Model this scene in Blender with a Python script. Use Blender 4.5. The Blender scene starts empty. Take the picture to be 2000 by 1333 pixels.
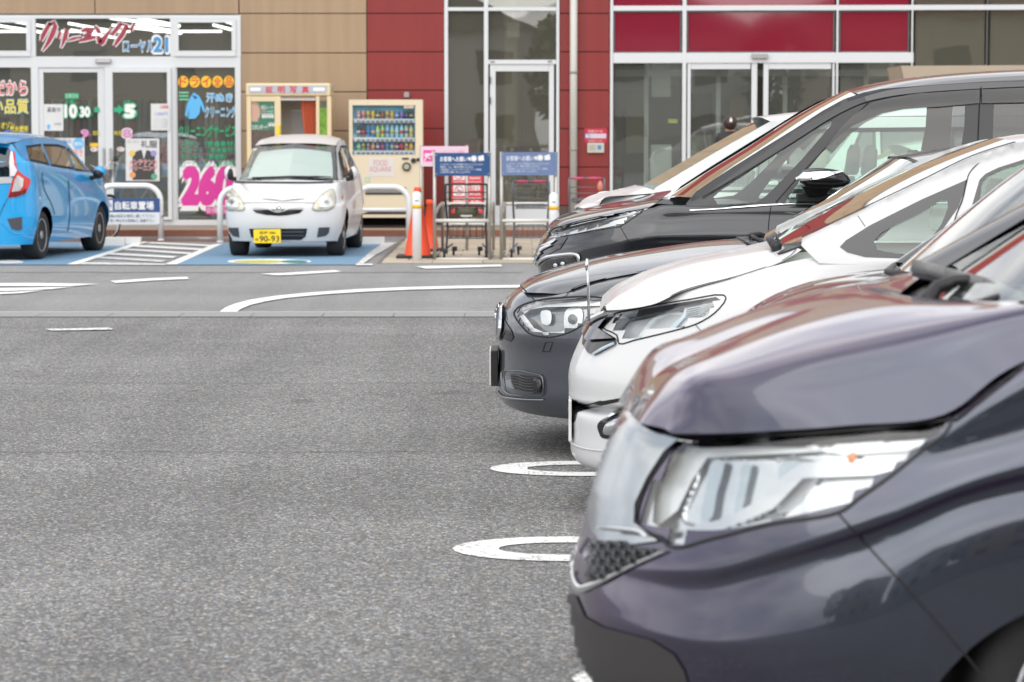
import bpy, bmesh, math, random
import numpy as np
from mathutils import Vector, Matrix
from mathutils.bvhtree import BVHTree
from mathutils.geometry import delaunay_2d_cdt
random.seed(7)
R = math.radians
scene = bpy.context.scene
# ------------------------------------------------------------------ camera
FPX, CU, CV, HV, CH = 5450.0, 1000.0, 666.5, 258.0, 1.55     # focal length and centre in 2000 px pixels, horizon row, eye height
TH = math.atan((CV - HV) / FPX)
cam_d = bpy.data.cameras.new("camera")
cam = bpy.data.objects.new("camera", cam_d)
scene.collection.objects.link(cam)
cam.location = (0, 0, CH)
cam.rotation_euler = (R(90) - TH, 0, 0)
cam_d.sensor_width = 36.0
cam_d.lens = FPX / 2000.0 * 36.0
cam_d.clip_start, cam_d.clip_end = 0.1, 2000
cam_d.dof.use_dof = True
cam_d.dof.focus_distance = 14.3
cam_d.dof.aperture_fstop = 5.8
scene.camera = cam
# ------------------------------------------------------------------ sky and sun
world = bpy.data.worlds.new("World"); scene.world = world; world.use_nodes = True
nt = world.node_tree; nt.nodes.clear()
wo = nt.nodes.new('ShaderNodeOutputWorld'); bg = nt.nodes.new('ShaderNodeBackground')
sky = nt.nodes.new('ShaderNodeTexSky'); sky.sky_type = 'NISHITA'; sky.sun_disc = False
sky.sun_elevation = R(43); sky.sun_rotation = R(194); sky.air_density = 1.0; sky.dust_density = 3.0
hs = nt.nodes.new('ShaderNodeHueSaturation'); hs.inputs['Saturation'].default_value = 0.12
tc = nt.nodes.new('ShaderNodeTexCoord')
mp = nt.nodes.new('ShaderNodeMapping'); mp.inputs['Scale'].default_value = (1.6, 1.6, 4.0)
nz = nt.nodes.new('ShaderNodeTexNoise'); nz.inputs['Scale'].default_value = 1.3; nz.inputs['Detail'].default_value = 5; nz.inputs['Roughness'].default_value = 0.55
cr_ = nt.nodes.new('ShaderNodeValToRGB')
cr_.color_ramp.elements[0].position = 0.40; cr_.color_ramp.elements[0].color = (5.2, 5.6, 6.6, 1)
cr_.color_ramp.elements[1].position = 0.60; cr_.color_ramp.elements[1].color = (12.2, 12.0, 11.7, 1)
mx = nt.nodes.new('ShaderNodeMix'); mx.data_type = 'RGBA'; mx.inputs[0].default_value = 0.82
nt.links.new(tc.outputs['Generated'], mp.inputs['Vector']); nt.links.new(mp.outputs[0], nz.inputs['Vector'])
nt.links.new(nz.outputs['Fac'], cr_.inputs[0]); nt.links.new(sky.outputs[0], hs.inputs['Color'])
nt.links.new(hs.outputs[0], mx.inputs[6]); nt.links.new(cr_.outputs[0], mx.inputs[7])
nt.links.new(mx.outputs[2], bg.inputs['Color']); bg.inputs['Strength'].default_value = 0.10
nt.links.new(bg.outputs[0], wo.inputs[0])
sun_d = bpy.data.lights.new("sun", 'SUN'); sun_d.energy = 1.5; sun_d.angle = R(85); sun_d.color = (1.0, 0.96, 0.90)
sun = bpy.data.objects.new("sun", sun_d); scene.collection.objects.link(sun)
sun.rotation_euler = (R(47), 0, R(-14)); sun.location = (0, 0, 30)
scene.view_settings.view_transform = 'Standard'
scene.view_settings.look = 'None'
scene.view_settings.gamma = 1.0
scene.view_settings.use_curve_mapping = False
scene.view_settings.exposure = 0.60
scene.cycles.max_bounces = 10
scene.cycles.transparent_max_bounces = 24
scene.cycles.caustics_reflective = False
scene.cycles.caustics_refractive = False
# ------------------------------------------------------------------ pixel helpers: a reference pixel to a point in the place
CT, ST = math.cos(TH), math.sin(TH)
def ray(u, v):
    a, b = (u - CU) / FPX, (CV - v) / FPX
    return np.array([a, CT + b * ST, -ST + b * CT])
EYE = np.array([0, 0, CH])
def atY(u, v, Y):
    r = ray(u, v); return EYE + r * (Y / r[1])
def atZ(u, v, z=0.0):
    r = ray(u, v); return EYE + r * ((z - CH) / r[2])
def proj(V):
    V = np.asarray(V, float) - EYE
    f = V[..., 1] * CT - V[..., 2] * ST
    up = V[..., 1] * ST + V[..., 2] * CT
    return np.stack([CU + FPX * V[..., 0] / f, CV - FPX * up / f], -1)
# ------------------------------------------------------------------ materials
MATS = {}
def nodemat(name):
    m = bpy.data.materials.new(name); m.use_nodes = True
    n = m.node_tree; b = n.nodes['Principled BSDF']
    return m, n, b
def mat(name, col, rough=0.5, metal=0.0, coat=0.0, spec=0.5, noise=0.0, nscale=20, bump=0.0, emit=None, es=1.0, rvar=0.0):
    if name in MATS: return MATS[name]
    m, n, b = nodemat(name)
    b.inputs['Base Color'].default_value = (*col, 1); b.inputs['Roughness'].default_value = rough
    b.inputs['Metallic'].default_value = metal; b.inputs['Coat Weight'].default_value = coat
    b.inputs['Coat Roughness'].default_value = 0.03
    b.inputs['Specular IOR Level'].default_value = spec
    if noise or bump or rvar:
        t = n.nodes.new('ShaderNodeTexCoord'); x = n.nodes.new('ShaderNodeTexNoise')
        x.inputs['Scale'].default_value = nscale; x.inputs['Detail'].default_value = 6
        n.links.new(t.outputs['Object'], x.inputs['Vector'])
        if noise:
            k = n.nodes.new('ShaderNodeMix'); k.data_type = 'RGBA'
            k.inputs[6].default_value = (*[c * (1 - noise) for c in col], 1)
            k.inputs[7].default_value = (*[min(1, c * (1 + noise)) for c in col], 1)
            n.links.new(x.outputs['Fac'], k.inputs[0]); n.links.new(k.outputs[2], b.inputs['Base Color'])
        if bump:
            bp = n.nodes.new('ShaderNodeBump'); bp.inputs['Strength'].default_value = bump; bp.inputs['Distance'].default_value = 0.01
            n.links.new(x.outputs['Fac'], bp.inputs['Height']); n.links.new(bp.outputs[0], b.inputs['Normal'])
        if rvar:
            mr = n.nodes.new('ShaderNodeMapRange'); mr.inputs[3].default_value = max(0, rough - rvar); mr.inputs[4].default_value = rough + rvar
            n.links.new(x.outputs['Fac'], mr.inputs[0]); n.links.new(mr.outputs[0], b.inputs['Roughness'])
    if emit:
        b.inputs['Emission Color'].default_value = (*emit, 1); b.inputs['Emission Strength'].default_value = es
    MATS[name] = m; return m
def cladding(name, col, rough):
    m = mat(name, col, rough); n = m.node_tree; b = n.nodes['Principled BSDF']; L = n.links
    t = n.nodes.new('ShaderNodeTexCoord'); mp_ = n.nodes.new('ShaderNodeMapping'); mp_.inputs['Scale'].default_value = (7, 1, .35); x = n.nodes.new('ShaderNodeTexNoise'); x.inputs['Scale'].default_value = 1.0; x.inputs['Detail'].default_value = 8
    y = n.nodes.new('ShaderNodeTexNoise'); y.inputs['Scale'].default_value = .5; y.inputs['Detail'].default_value = 3
    L.new(t.outputs['Object'], mp_.inputs[0]); L.new(mp_.outputs[0], x.inputs['Vector']); L.new(t.outputs['Object'], y.inputs['Vector'])
    ad = n.nodes.new('ShaderNodeMath'); ad.operation = 'ADD'; L.new(x.outputs['Fac'], ad.inputs[0]); L.new(y.outputs['Fac'], ad.inputs[1])
    k = n.nodes.new('ShaderNodeMapRange'); k.inputs[1].default_value = .7; k.inputs[2].default_value = 1.3; L.new(ad.outputs[0], k.inputs[0])
    c = n.nodes.new('ShaderNodeMix'); c.data_type = 'RGBA'; c.inputs[6].default_value = (*[q * .86 for q in col], 1); c.inputs[7].default_value = (*[q * 1.10 for q in col], 1)
    L.new(k.outputs[0], c.inputs[0]); L.new(c.outputs[2], b.inputs['Base Color']); return m
def paint(name, col, metal=0.0, rough=0.4, coat=1.0, flip=None):
    """car paint: flake base under a clear coat; flip = colour seen at a slant, flake tone plus painted-in sky reflection"""
    if name in MATS: return MATS[name]
    m, n, b = nodemat(name)
    b.inputs['Metallic'].default_value = metal; b.inputs['Roughness'].default_value = rough
    if not metal: coat = coat * 0.55; b.inputs['Specular IOR Level'].default_value = 0.25
    b.inputs['Coat Weight'].default_value = coat; b.inputs['Coat Roughness'].default_value = 0.015
    b.inputs['Coat IOR'].default_value = 1.55 if metal else 1.42
    if flip:
        lw = n.nodes.new('ShaderNodeLayerWeight'); lw.inputs[0].default_value = 0.45
        k = n.nodes.new('ShaderNodeMix'); k.data_type = 'RGBA'
        k.inputs[6].default_value = (*col, 1); k.inputs[7].default_value = (*flip, 1)
        n.links.new(lw.outputs['Facing'], k.inputs[0]); n.links.new(k.outputs[2], b.inputs['Base Color'])
    else:
        b.inputs['Base Color'].default_value = (*col, 1)
    t = n.nodes.new('ShaderNodeTexCoord'); x = n.nodes.new('ShaderNodeTexNoise'); x.inputs['Scale'].default_value = 3.0; x.inputs['Detail'].default_value = 3
    mr = n.nodes.new('ShaderNodeMapRange'); mr.inputs[3].default_value = 0.008; mr.inputs[4].default_value = 0.05
    n.links.new(t.outputs['Object'], x.inputs['Vector']); n.links.new(x.outputs['Fac'], mr.inputs[0]); n.links.new(mr.outputs[0], b.inputs['Coat Roughness'])
    MATS[name] = m; return m
def glass(name, tint=(0.8, 0.88, 0.84), ior=1.5, rough=0.0, body=0.0, bcol=(0.1, 0.1, 0.1), gain=1.7, wave=0.0):
    """thin pane: fresnel reflection over tinted transparency, with an optional share of diffuse body colour, a painted haze that lifts dark glass"""
    if name in MATS: return MATS[name]
    m = bpy.data.materials.new(name); m.use_nodes = True; n = m.node_tree; n.nodes.clear()
    o = n.nodes.new('ShaderNodeOutputMaterial'); mixn = n.nodes.new('ShaderNodeMixShader')
    tr = n.nodes.new('ShaderNodeBsdfTransparent'); tr.inputs[0].default_value = (*tint, 1)
    gl = n.nodes.new('ShaderNodeBsdfGlossy'); gl.inputs['Roughness'].default_value = rough; gl.inputs[0].default_value = (1, 1, 1, 1)
    fr = n.nodes.new('ShaderNodeFresnel'); fr.inputs[0].default_value = ior
    # the fresnel node reads the back of a face as glass-to-air: use the two-sided form
    ge = n.nodes.new('ShaderNodeNewGeometry'); dv = n.nodes.new('ShaderNodeMix'); dv.data_type = 'FLOAT'
    dv.inputs[2].default_value = ior; dv.inputs[3].default_value = 1.0 / ior
    n.links.new(ge.outputs['Backfacing'], dv.inputs[0]); n.links.new(dv.outputs[0], fr.inputs[0])
    fm = n.nodes.new('ShaderNodeMath'); fm.operation = 'MULTIPLY'; fm.inputs[1].default_value = gain; fm.use_clamp = True
    n.links.new(fr.outputs[0], fm.inputs[0])
    if wave:
        t = n.nodes.new('ShaderNodeTexCoord'); x = n.nodes.new('ShaderNodeTexNoise'); x.inputs['Scale'].default_value = 1.1; x.inputs['Detail'].default_value = 1.5
        bp = n.nodes.new('ShaderNodeBump'); bp.inputs['Strength'].default_value = wave; bp.inputs['Distance'].default_value = 0.02
        n.links.new(t.outputs['Object'], x.inputs['Vector']); n.links.new(x.outputs['Fac'], bp.inputs['Height']); n.links.new(bp.outputs[0], gl.inputs['Normal'])
    base = tr
    if body:
        df = n.nodes.new('ShaderNodeBsdfDiffuse'); df.inputs[0].default_value = (*bcol, 1)
        ms = n.nodes.new('ShaderNodeMixShader'); ms.inputs[0].default_value = body
        n.links.new(tr.outputs[0], ms.inputs[1]); n.links.new(df.outputs[0], ms.inputs[2]); base = ms
    n.links.new(fm.outputs[0], mixn.inputs[0]); n.links.new(base.outputs[0], mixn.inputs[1]); n.links.new(gl.outputs[0], mixn.inputs[2])
    n.links.new(mixn.outputs[0], o.inputs[0])
    MATS[name] = m; return m
# ------------------------------------------------------------------ objects
col = scene.collection
def tag(o, label=None, cat=None, group=None, kind=None):
    if label: o['label'] = label
    if cat: o['category'] = cat
    if group: o['group'] = group
    if kind: o['kind'] = kind
    return o
def thing(name, loc, label, cat, group=None):
    o = bpy.data.objects.new(name, None); o.empty_display_size = 0.2; col.objects.link(o)
    o.location = Vector([float(c) for c in loc]); return tag(o, label, cat, group)
def base_of(p):
    l = Vector((0, 0, 0))
    while p is not None:
        l += p.location; p = p.parent
    return l
def mkmesh(name, V, F, m, parent=None, smooth=True, bevel=0.0):
    """world-space vertices to ONE mesh object under its parent"""
    V = np.asarray(V, float); b = base_of(parent)
    me = bpy.data.meshes.new(name)
    me.from_pydata([tuple(p) for p in (V - np.array(b))], [], [tuple(int(i) for i in f) for f in F])
    me.materials.append(m)
    if smooth: me.polygons.foreach_set('use_smooth', [True] * len(me.polygons))
    me.update()
    o = bpy.data.objects.new(name, me); col.objects.link(o)
    if parent: o.parent = parent
    if bevel:
        bv = o.modifiers.new('bevel', 'BEVEL'); bv.width = bevel; bv.segments = 2; bv.limit_method = 'ANGLE'; bv.harden_normals = False
    return o
class MB:
    """collects boxes, tubes, prisms into one mesh"""
    def __init__(s): s.V = []; s.F = []
    def add(s, V, F):
        k = len(s.V); s.V += [tuple(map(float, p)) for p in V]; s.F += [tuple(i + k for i in f) for f in F]; return s
    def box(s, x0, x1, y0, y1, z0, z1):
        V = [(x, y, z) for z in (z0, z1) for y in (y0, y1) for x in (x0, x1)]
        return s.add(V, [(0, 2, 3, 1), (4, 5, 7, 6), (0, 1, 5, 4), (2, 6, 7, 3), (0, 4, 6, 2), (1, 3, 7, 5)])
    def tube(s, pts, r, n=8, close=False, caps=True):
        P = [Vector(p) for p in pts]; k = len(P); rr = r if hasattr(r, '__len__') else [r] * k
        V = []; up = None
        for i, p in enumerate(P):
            t = (P[(i + 1) % k] - P[i - 1]) if (close or 0 < i < k - 1) else (P[1] - P[0] if i == 0 else P[-1] - P[-2])
            t.normalize()
            if up is None: up = Vector((0, 0, 1)) if abs(t.z) < 0.9 else Vector((1, 0, 0))
            a = t.cross(up)
            if a.length < 1e-4: a = t.cross(Vector((0.3, 0.7, 0.2)))
            a.normalize(); up = a.cross(t).normalized()
            for j in range(n):
                th = 2 * math.pi * j / n
                V.append(p + (a * math.cos(th) + up * math.sin(th)) * rr[i])
        F = []
        for i in range(k if close else k - 1):
            for j in range(n):
                a0, b0 = i * n + j, i * n + (j + 1) % n; c0, d0 = ((i + 1) % k) * n + (j + 1) % n, ((i + 1) % k) * n + j
                F.append((a0, b0, c0, d0))
        if caps and not close: F += [tuple(range(n))[::-1], tuple(range((k - 1) * n, k * n))]
        return s.add(V, F)
    def lathe(s, prof, o, axis=(0, 0, 1), n=16):
        """prof = [(radius, height along axis)]"""
        ax = Vector(axis).normalized(); a = ax.orthogonal().normalized(); b = ax.cross(a); o = Vector([float(c) for c in o])
        V = [o + ax * h + (a * math.cos(2 * math.pi * j / n) + b * math.sin(2 * math.pi * j / n)) * max(r, 1e-4) for r, h in prof for j in range(n)]
        F = [(i * n + j, i * n + (j + 1) % n, (i + 1) * n + (j + 1) % n, (i + 1) * n + j) for i in range(len(prof) - 1) for j in range(n)]
        F += [tuple(range(n))[::-1], tuple(range((len(prof) - 1) * n, len(prof) * n))]
        return s.add(V, F)
    def prism(s, poly, off):
        """poly: 3-D outline, off: extrusion vector"""
        k = len(poly); off = Vector(off); A = [Vector([float(c) for c in p]) for p in poly]
        V = A + [p + off for p in A]
        return s.add(V, [tuple(range(k)), tuple(range(2 * k - 1, k - 1, -1))] + [(i, i + k, (i + 1) % k + k, (i + 1) % k) for i in range(k)])
    def build(s, name, m, parent=None, smooth=False, bevel=0.0):
        o = mkmesh(name, s.V, s.F, m, parent, smooth, bevel)
        return o
def autosmooth(o, ang=40):
    me = o.data
    bm = bmesh.new(); bm.from_mesh(me)
    bmesh.ops.recalc_face_normals(bm, faces=bm.faces)
    for f in bm.faces: f.smooth = True
    for e in bm.edges:
        if len(e.link_faces) == 2 and e.calc_face_angle(0) > R(ang): e.smooth = False
    bm.to_mesh(me); bm.free(); return o
def copy_tree(o, parent=None):
    c = o.copy(); col.objects.link(c)
    if parent: c.parent = parent
    for ch in list(o.children): copy_tree(ch, c)
    return c
def struct(o): o['kind'] = 'structure'; return o
def stuff(o): o['kind'] = 'stuff'; return o
def px_prism(name, poly, Y, t, m, parent=None, bevel=0.0):
    """an outline given in photo pixels, standing on the plane at distance Y, with thickness t towards the viewer"""
    return MB().prism([atY(u, v, Y) for u, v in poly], (0, -t, 0)).build(name, m, parent, False, bevel)
def rect(name, u0, v0, u1, v1, Y, t, m, parent=None, bevel=0.0, back=0.0):
    a, b = atY(u0, v1, Y), atY(u1, v0, Y)
    return MB().box(a[0], b[0], Y - t, Y + back, a[2], b[2]).build(name, m, parent, False, bevel)
def ground_poly(name, poly, z, m, parent=None):
    P = [atZ(u, v, z) for u, v in poly]
    return mkmesh(name, P, [tuple(range(len(P)))], m, parent, False)
_tc = {}
def text(name, body, u0, v0, u1, v1, Y, m, parent=None, bold=0.0, ext=0.001, shear=0.0, outline=None, ow=0.05, spacing=1.0):
    """flat lettering fitted to a pixel box on the plane at distance Y"""
    key = (body, bold, shear, spacing, outline is not None)
    c = bpy.data.curves.new(name, 'FONT'); c.body = body; c.size = 1; c.shear = shear; c.space_character = spacing; c.resolution_u = 3
    o = bpy.data.objects.new('tmp', c); col.objects.link(o)
    dg = bpy.context.evaluated_depsgraph_get(); me = bpy.data.meshes.new_from_object(o.evaluated_get(dg)); bpy.data.objects.remove(o); bpy.data.curves.remove(c)
    n = len(me.vertices)
    if n == 0: return None
    co = np.empty(n * 3); me.vertices.foreach_get('co', co); co = co.reshape(-1, 3)
    if outline is not None:
        mm, MM = co[:, :2].min(0), co[:, :2].max(0)
    else:
        mm, MM = co[:, :2].min(0), co[:, :2].max(0)
    a, b = atY(u0, v1, Y), atY(u1, v0, Y)
    V = np.stack([a[0] + (co[:, 0] - mm[0]) / (MM[0] - mm[0]) * (b[0] - a[0]), np.full(n, Y), a[2] + (co[:, 1] - mm[1]) / (MM[1] - mm[1]) * (b[2] - a[2])], -1)
    F = [tuple(p.vertices) for p in me.polygons]; bpy.data.meshes.remove(me)
    if bold:   # weight: the same glyphs laid again a hair aside and a hair deeper
        hx = (b[0] - a[0]) / (MM[0] - mm[0]) * bold; hz = (b[2] - a[2]) / (MM[1] - mm[1]) * bold; V0 = V; F0 = F; k8 = 8 if bold > .03 else 4
        for i in range(k8):
            an = 2 * math.pi * i / k8 + .4; F = F + [tuple(q + len(V) for q in f) for f in F0]
            V = np.vstack([V, V0 + np.array([hx * math.cos(an), .00012 * (i + 1), hz * math.sin(an)])])
    ob = mkmesh(name, V, F, m, parent, False)
    if outline is not None:
        gx, gz = (b[0] - a[0]) / (MM[0] - mm[0]) * ow, (b[2] - a[2]) / (MM[1] - mm[1]) * ow
        k = FPX / Y
        text(name + '_outline', body, u0 - gx * k, v0 - gz * k, u1 + gx * k, v1 + gz * k, Y + 0.0015, outline, parent, bold + ow, ext, shear, None, 0, spacing)
    return ob
# ================================================================== ground materials
def asphalt(name, base, var, scale=115.0, fleck=0.5, tan=0.25, bump=0.6, patch=0.12):
    m, n, b = nodemat(name)
    L = n.links; t = n.nodes.new('ShaderNodeTexCoord')
    vo = n.nodes.new('ShaderNodeTexVoronoi'); vo.inputs['Scale'].default_value = scale
    L.new(t.outputs['Object'], vo.inputs['Vector'])
    sep = n.nodes.new('ShaderNodeSeparateColor'); L.new(vo.outputs['Color'], sep.inputs[0])
    ra = n.nodes.new('ShaderNodeValToRGB'); e = ra.color_ramp.elements
    e[0].position = 0.0; e[0].color = (*[base * (1 - var)] * 3, 1)
    e[1].position = 0.62; e[1].color = (*[base * 1.06] * 3, 1)
    k = e.new(0.86); k.color = (base * (1 + var), base * (1 + var) * 0.99, base * (1 + var) * 0.96, 1)
    k = e.new(0.985); k.color = (*[base * (1 + var * 2.6)] * 3, 1)
    L.new(sep.outputs[0], ra.inputs[0])
    # some stones are tan or bluish
    hu = n.nodes.new('ShaderNodeValToRGB'); e = hu.color_ramp.elements
    e[0].position = 0.0; e[0].color = (0.93, 0.98, 1.06, 1); e[1].position = 0.45; e[1].color = (1, 1, 1, 1)
    k = e.new(0.86); k.color = (1, 1, 1, 1); k = e.new(0.97); k.color = (1 + tan, 1 + tan * 0.45, 1 - tan * 0.35, 1)
    L.new(sep.outputs[1], hu.inputs[0])
    mu = n.nodes.new('ShaderNodeMix'); mu.data_type = 'RGBA'; mu.blend_type = 'MULTIPLY'; mu.inputs[0].default_value = 1
    L.new(ra.outputs[0], mu.inputs[6]); L.new(hu.outputs[0], mu.inputs[7])
    # dark binder between stones
    vd = n.nodes.new('ShaderNodeTexVoronoi'); vd.feature = 'DISTANCE_TO_EDGE'; vd.inputs['Scale'].default_value = scale
    L.new(t.outputs['Object'], vd.inputs['Vector'])
    mr = n.nodes.new('ShaderNodeMapRange'); mr.inputs[1].default_value = 0.0; mr.inputs[2].default_value = 0.16; mr.inputs[3].default_value = 1 - fleck; mr.inputs[4].default_value = 1.0
    L.new(vd.outputs['Distance'], mr.inputs[0])
    m2 = n.nodes.new('ShaderNodeMix'); m2.data_type = 'RGBA'; m2.blend_type = 'MULTIPLY'; m2.inputs[0].default_value = 1
    L.new(mu.outputs[2], m2.inputs[6]); L.new(mr.outputs[0], m2.inputs[7])
    # large wear
    nz = n.nodes.new('ShaderNodeTexNoise'); nz.inputs['Scale'].default_value = 0.55; nz.inputs['Detail'].default_value = 7; nz.inputs['Roughness'].default_value = 0.6
    mp = n.nodes.new('ShaderNodeMapping'); mp.inputs['Scale'].default_value = (0.5, 1.3, 1); L.new(t.outputs['Object'], mp.inputs[0]); L.new(mp.outputs[0], nz.inputs['Vector'])
    mr2 = n.nodes.new('ShaderNodeMapRange'); mr2.inputs[1].default_value = 0.3; mr2.inputs[2].default_value = 0.7; mr2.inputs[3].default_value = 1 - patch; mr2.inputs[4].default_value = 1 + patch
    L.new(nz.outputs['Fac'], mr2.inputs[0])
    m3 = n.nodes.new('ShaderNodeMix'); m3.data_type = 'RGBA'; m3.blend_type = 'MULTIPLY'; m3.inputs[0].default_value = 1
    L.new(m2.outputs[2], m3.inputs[6]); L.new(mr2.outputs[0], m3.inputs[7])
    # tyre tracks along the aisle and a few oil spots
    nt2 = n.nodes.new('ShaderNodeTexNoise'); nt2.inputs['Scale'].default_value = 1.0; nt2.inputs['Detail'].default_value = 4
    mp2 = n.nodes.new('ShaderNodeMapping'); mp2.inputs['Scale'].default_value = (2.2, 0.10, 1); L.new(t.outputs['Object'], mp2.inputs[0]); L.new(mp2.outputs[0], nt2.inputs['Vector'])
    mt2 = n.nodes.new('ShaderNodeMapRange'); mt2.inputs[1].default_value = 0.35; mt2.inputs[2].default_value = 0.65; mt2.inputs[3].default_value = 0.90; mt2.inputs[4].default_value = 1.08; L.new(nt2.outputs['Fac'], mt2.inputs[0])
    no = n.nodes.new('ShaderNodeTexNoise'); no.inputs['Scale'].default_value = 1.9; no.inputs['Detail'].default_value = 3; L.new(t.outputs['Object'], no.inputs['Vector'])
    mo2 = n.nodes.new('ShaderNodeMapRange'); mo2.inputs[1].default_value = 0.66; mo2.inputs[2].default_value = 0.76; mo2.inputs[3].default_value = 1.0; mo2.inputs[4].default_value = 0.72; L.new(no.outputs['Fac'], mo2.inputs[0])
    mm2 = n.nodes.new('ShaderNodeMath'); mm2.operation = 'MULTIPLY'; L.new(mt2.outputs[0], mm2.inputs[0]); L.new(mo2.outputs[0], mm2.inputs[1])
    mq = n.nodes.new('ShaderNodeMath'); mq.operation = 'MULTIPLY'; L.new(mr2.outputs[0], mq.inputs[0]); L.new(mm2.outputs[0], mq.inputs[1]); L.new(mq.outputs[0], m3.inputs[7])
    # rusty smudges
    nr = n.nodes.new('ShaderNodeTexNoise'); nr.inputs['Scale'].default_value = 6.0; nr.inputs['Detail'].default_value = 6
    L.new(t.outputs['Object'], nr.inputs['Vector'])
    mr3 = n.nodes.new('ShaderNodeMapRange'); mr3.inputs[1].default_value = 0.66; mr3.inputs[2].default_value = 0.80; mr3.inputs[3].default_value = 0; mr3.inputs[4].default_value = 0.45
    L.new(nr.outputs['Fac'], mr3.inputs[0])
    m4 = n.nodes.new('ShaderNodeMix'); m4.data_type = 'RGBA'; m4.blend_type = 'MULTIPLY'; m4.inputs[7].default_value = (1.15, 0.92, 0.78, 1)
    L.new(mr3.outputs[0], m4.inputs[0]); L.new(m3.outputs[2], m4.inputs[6])
    L.new(m4.outputs[2], b.inputs['Base Color'])
    b.inputs['Roughness'].default_value = 0.85; b.inputs['Specular IOR Level'].default_value = 0.35
    bp = n.nodes.new('ShaderNodeBump'); bp.inputs['Strength'].default_value = bump; bp.inputs['Distance'].default_value = 0.004
    ad = n.nodes.new('ShaderNodeMath'); ad.operation = 'ADD'; L.new(mr.outputs[0], ad.inputs[0]); L.new(sep.outputs[2], ad.inputs[1])
    L.new(ad.outputs[0], bp.inputs['Height']); L.new(bp.outputs[0], b.inputs['Normal'])
    return m
def road_paint(name, colr, under, wear=0.45, scale=95.0, edge=0.5):
    """paint laid on stones: worn through to the asphalt in grains"""
    m, n, b = nodemat(name); L = n.links; t = n.nodes.new('ShaderNodeTexCoord')
    vo = n.nodes.new('ShaderNodeTexVoronoi'); vo.inputs['Scale'].default_value = scale; L.new(t.outputs['Object'], vo.inputs['Vector'])
    sep = n.nodes.new('ShaderNodeSeparateColor'); L.new(vo.outputs['Color'], sep.inputs[0])
    nz = n.nodes.new('ShaderNodeTexNoise'); nz.inputs['Scale'].default_value = 5; nz.inputs['Detail'].default_value = 5; L.new(t.outputs['Object'], nz.inputs['Vector'])
    ad = n.nodes.new('ShaderNodeMath'); ad.operation = 'ADD'; L.new(sep.outputs[0], ad.inputs[0]); L.new(nz.outputs['Fac'], ad.inputs[1])
    gt = n.nodes.new('ShaderNodeMapRange'); gt.inputs[1].default_value = wear; gt.inputs[2].default_value = wear + 0.12; L.new(ad.outputs[0], gt.inputs[0])
    k = n.nodes.new('ShaderNodeMix'); k.data_type = 'RGBA'; k.inputs[6].default_value = (*under, 1); k.inputs[7].default_value = (*colr, 1)
    L.new(gt.outputs[0], k.inputs[0]); L.new(k.outputs[2], b.inputs['Base Color']); b.inputs['Roughness'].default_value = 0.7
    bp = n.nodes.new('ShaderNodeBump'); bp.inputs['Strength'].default_value = 0.3; bp.inputs['Distance'].default_value = 0.003
    L.new(sep.outputs[1], bp.inputs['Height']); L.new(bp.outputs[0], b.inputs['Normal'])
    return m
M_near = asphalt('coarse_asphalt', 0.238, 0.52, scale=100, fleck=0.48, tan=0.34, bump=0.8, patch=0.15)
M_far = asphalt('fine_asphalt', 0.262, 0.30, scale=150, fleck=0.3, tan=0.1, bump=0.3, patch=0.10)
M_white = road_paint('white_road_paint', (0.80, 0.80, 0.79), (0.24, 0.24, 0.24), 0.55)
M_whitefar = road_paint('white_road_paint_clean', (0.82, 0.82, 0.80), (0.5, 0.5, 0.5), 0.35)
M_worn = road_paint('worn_road_paint', (0.66, 0.66, 0.65), (0.2, 0.2, 0.2), 0.62, 40)
M_blue = road_paint('blue_road_paint', (0.14, 0.275, 0.41), (0.17, 0.22, 0.27), 0.60, 60)
M_conc = mat('concrete', (0.27, 0.27, 0.265), 0.85, noise=0.15, nscale=9, bump=0.15)
# ================================================================== ground
YG = 8450 / (614 - 258)              # the gutter line across the drive aisle
gz = 0.0
struct(mkmesh('ground', [(-60, -70, -0.03), (60, -70, -0.03), (60, 140, -0.03), (-60, 140, -0.03)], [(0, 1, 2, 3)], mat('distant_ground', (0.15, 0.15, 0.14), 0.9), None, False))
struct(mkmesh('car_park_asphalt', [(-25, -40, 0), (25, -40, 0), (25, YG, 0), (-25, YG, 0)], [(0, 1, 2, 3)], M_near, None, False))
struct(mkmesh('drive_aisle_asphalt', [(-25, YG, -0.002), (25, YG, -0.002), (25, 41.0, -0.002), (-25, 41.0, -0.002)], [(0, 1, 2, 3)], M_far, None, False))
# concrete gutter: strips with a kerb edge, blocks 0.6 m long
g = MB(); y0, y1 = atZ(500, 620)[1], atZ(500, 611)[1]
x = -7.0
while x < 9:
    g.box(x + 0.004, x + 0.596, y0 + .01, y1 - .12, -0.02, 0.006); x += 0.6
gut = struct(g.build('gutter', M_conc))
struct(mkmesh('gutter_slot', [(-25, y0 - 0.02, 0.003), (25, y0 - 0.02, 0.003), (25, y0 + 0.03, 0.003), (-25, y0 + 0.03, 0.003)], [(0, 1, 2, 3)], mat('gap_dark', (0.05, 0.05, 0.05), 0.9), None, False))
g = MB().box(-7, 9, y1 - .11, y1, -0.02, 0.010); struct(g.build('gutter_edge', mat('pale_concrete', (0.37, 0.37, 0.36), 0.8, noise=0.1)))
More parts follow.
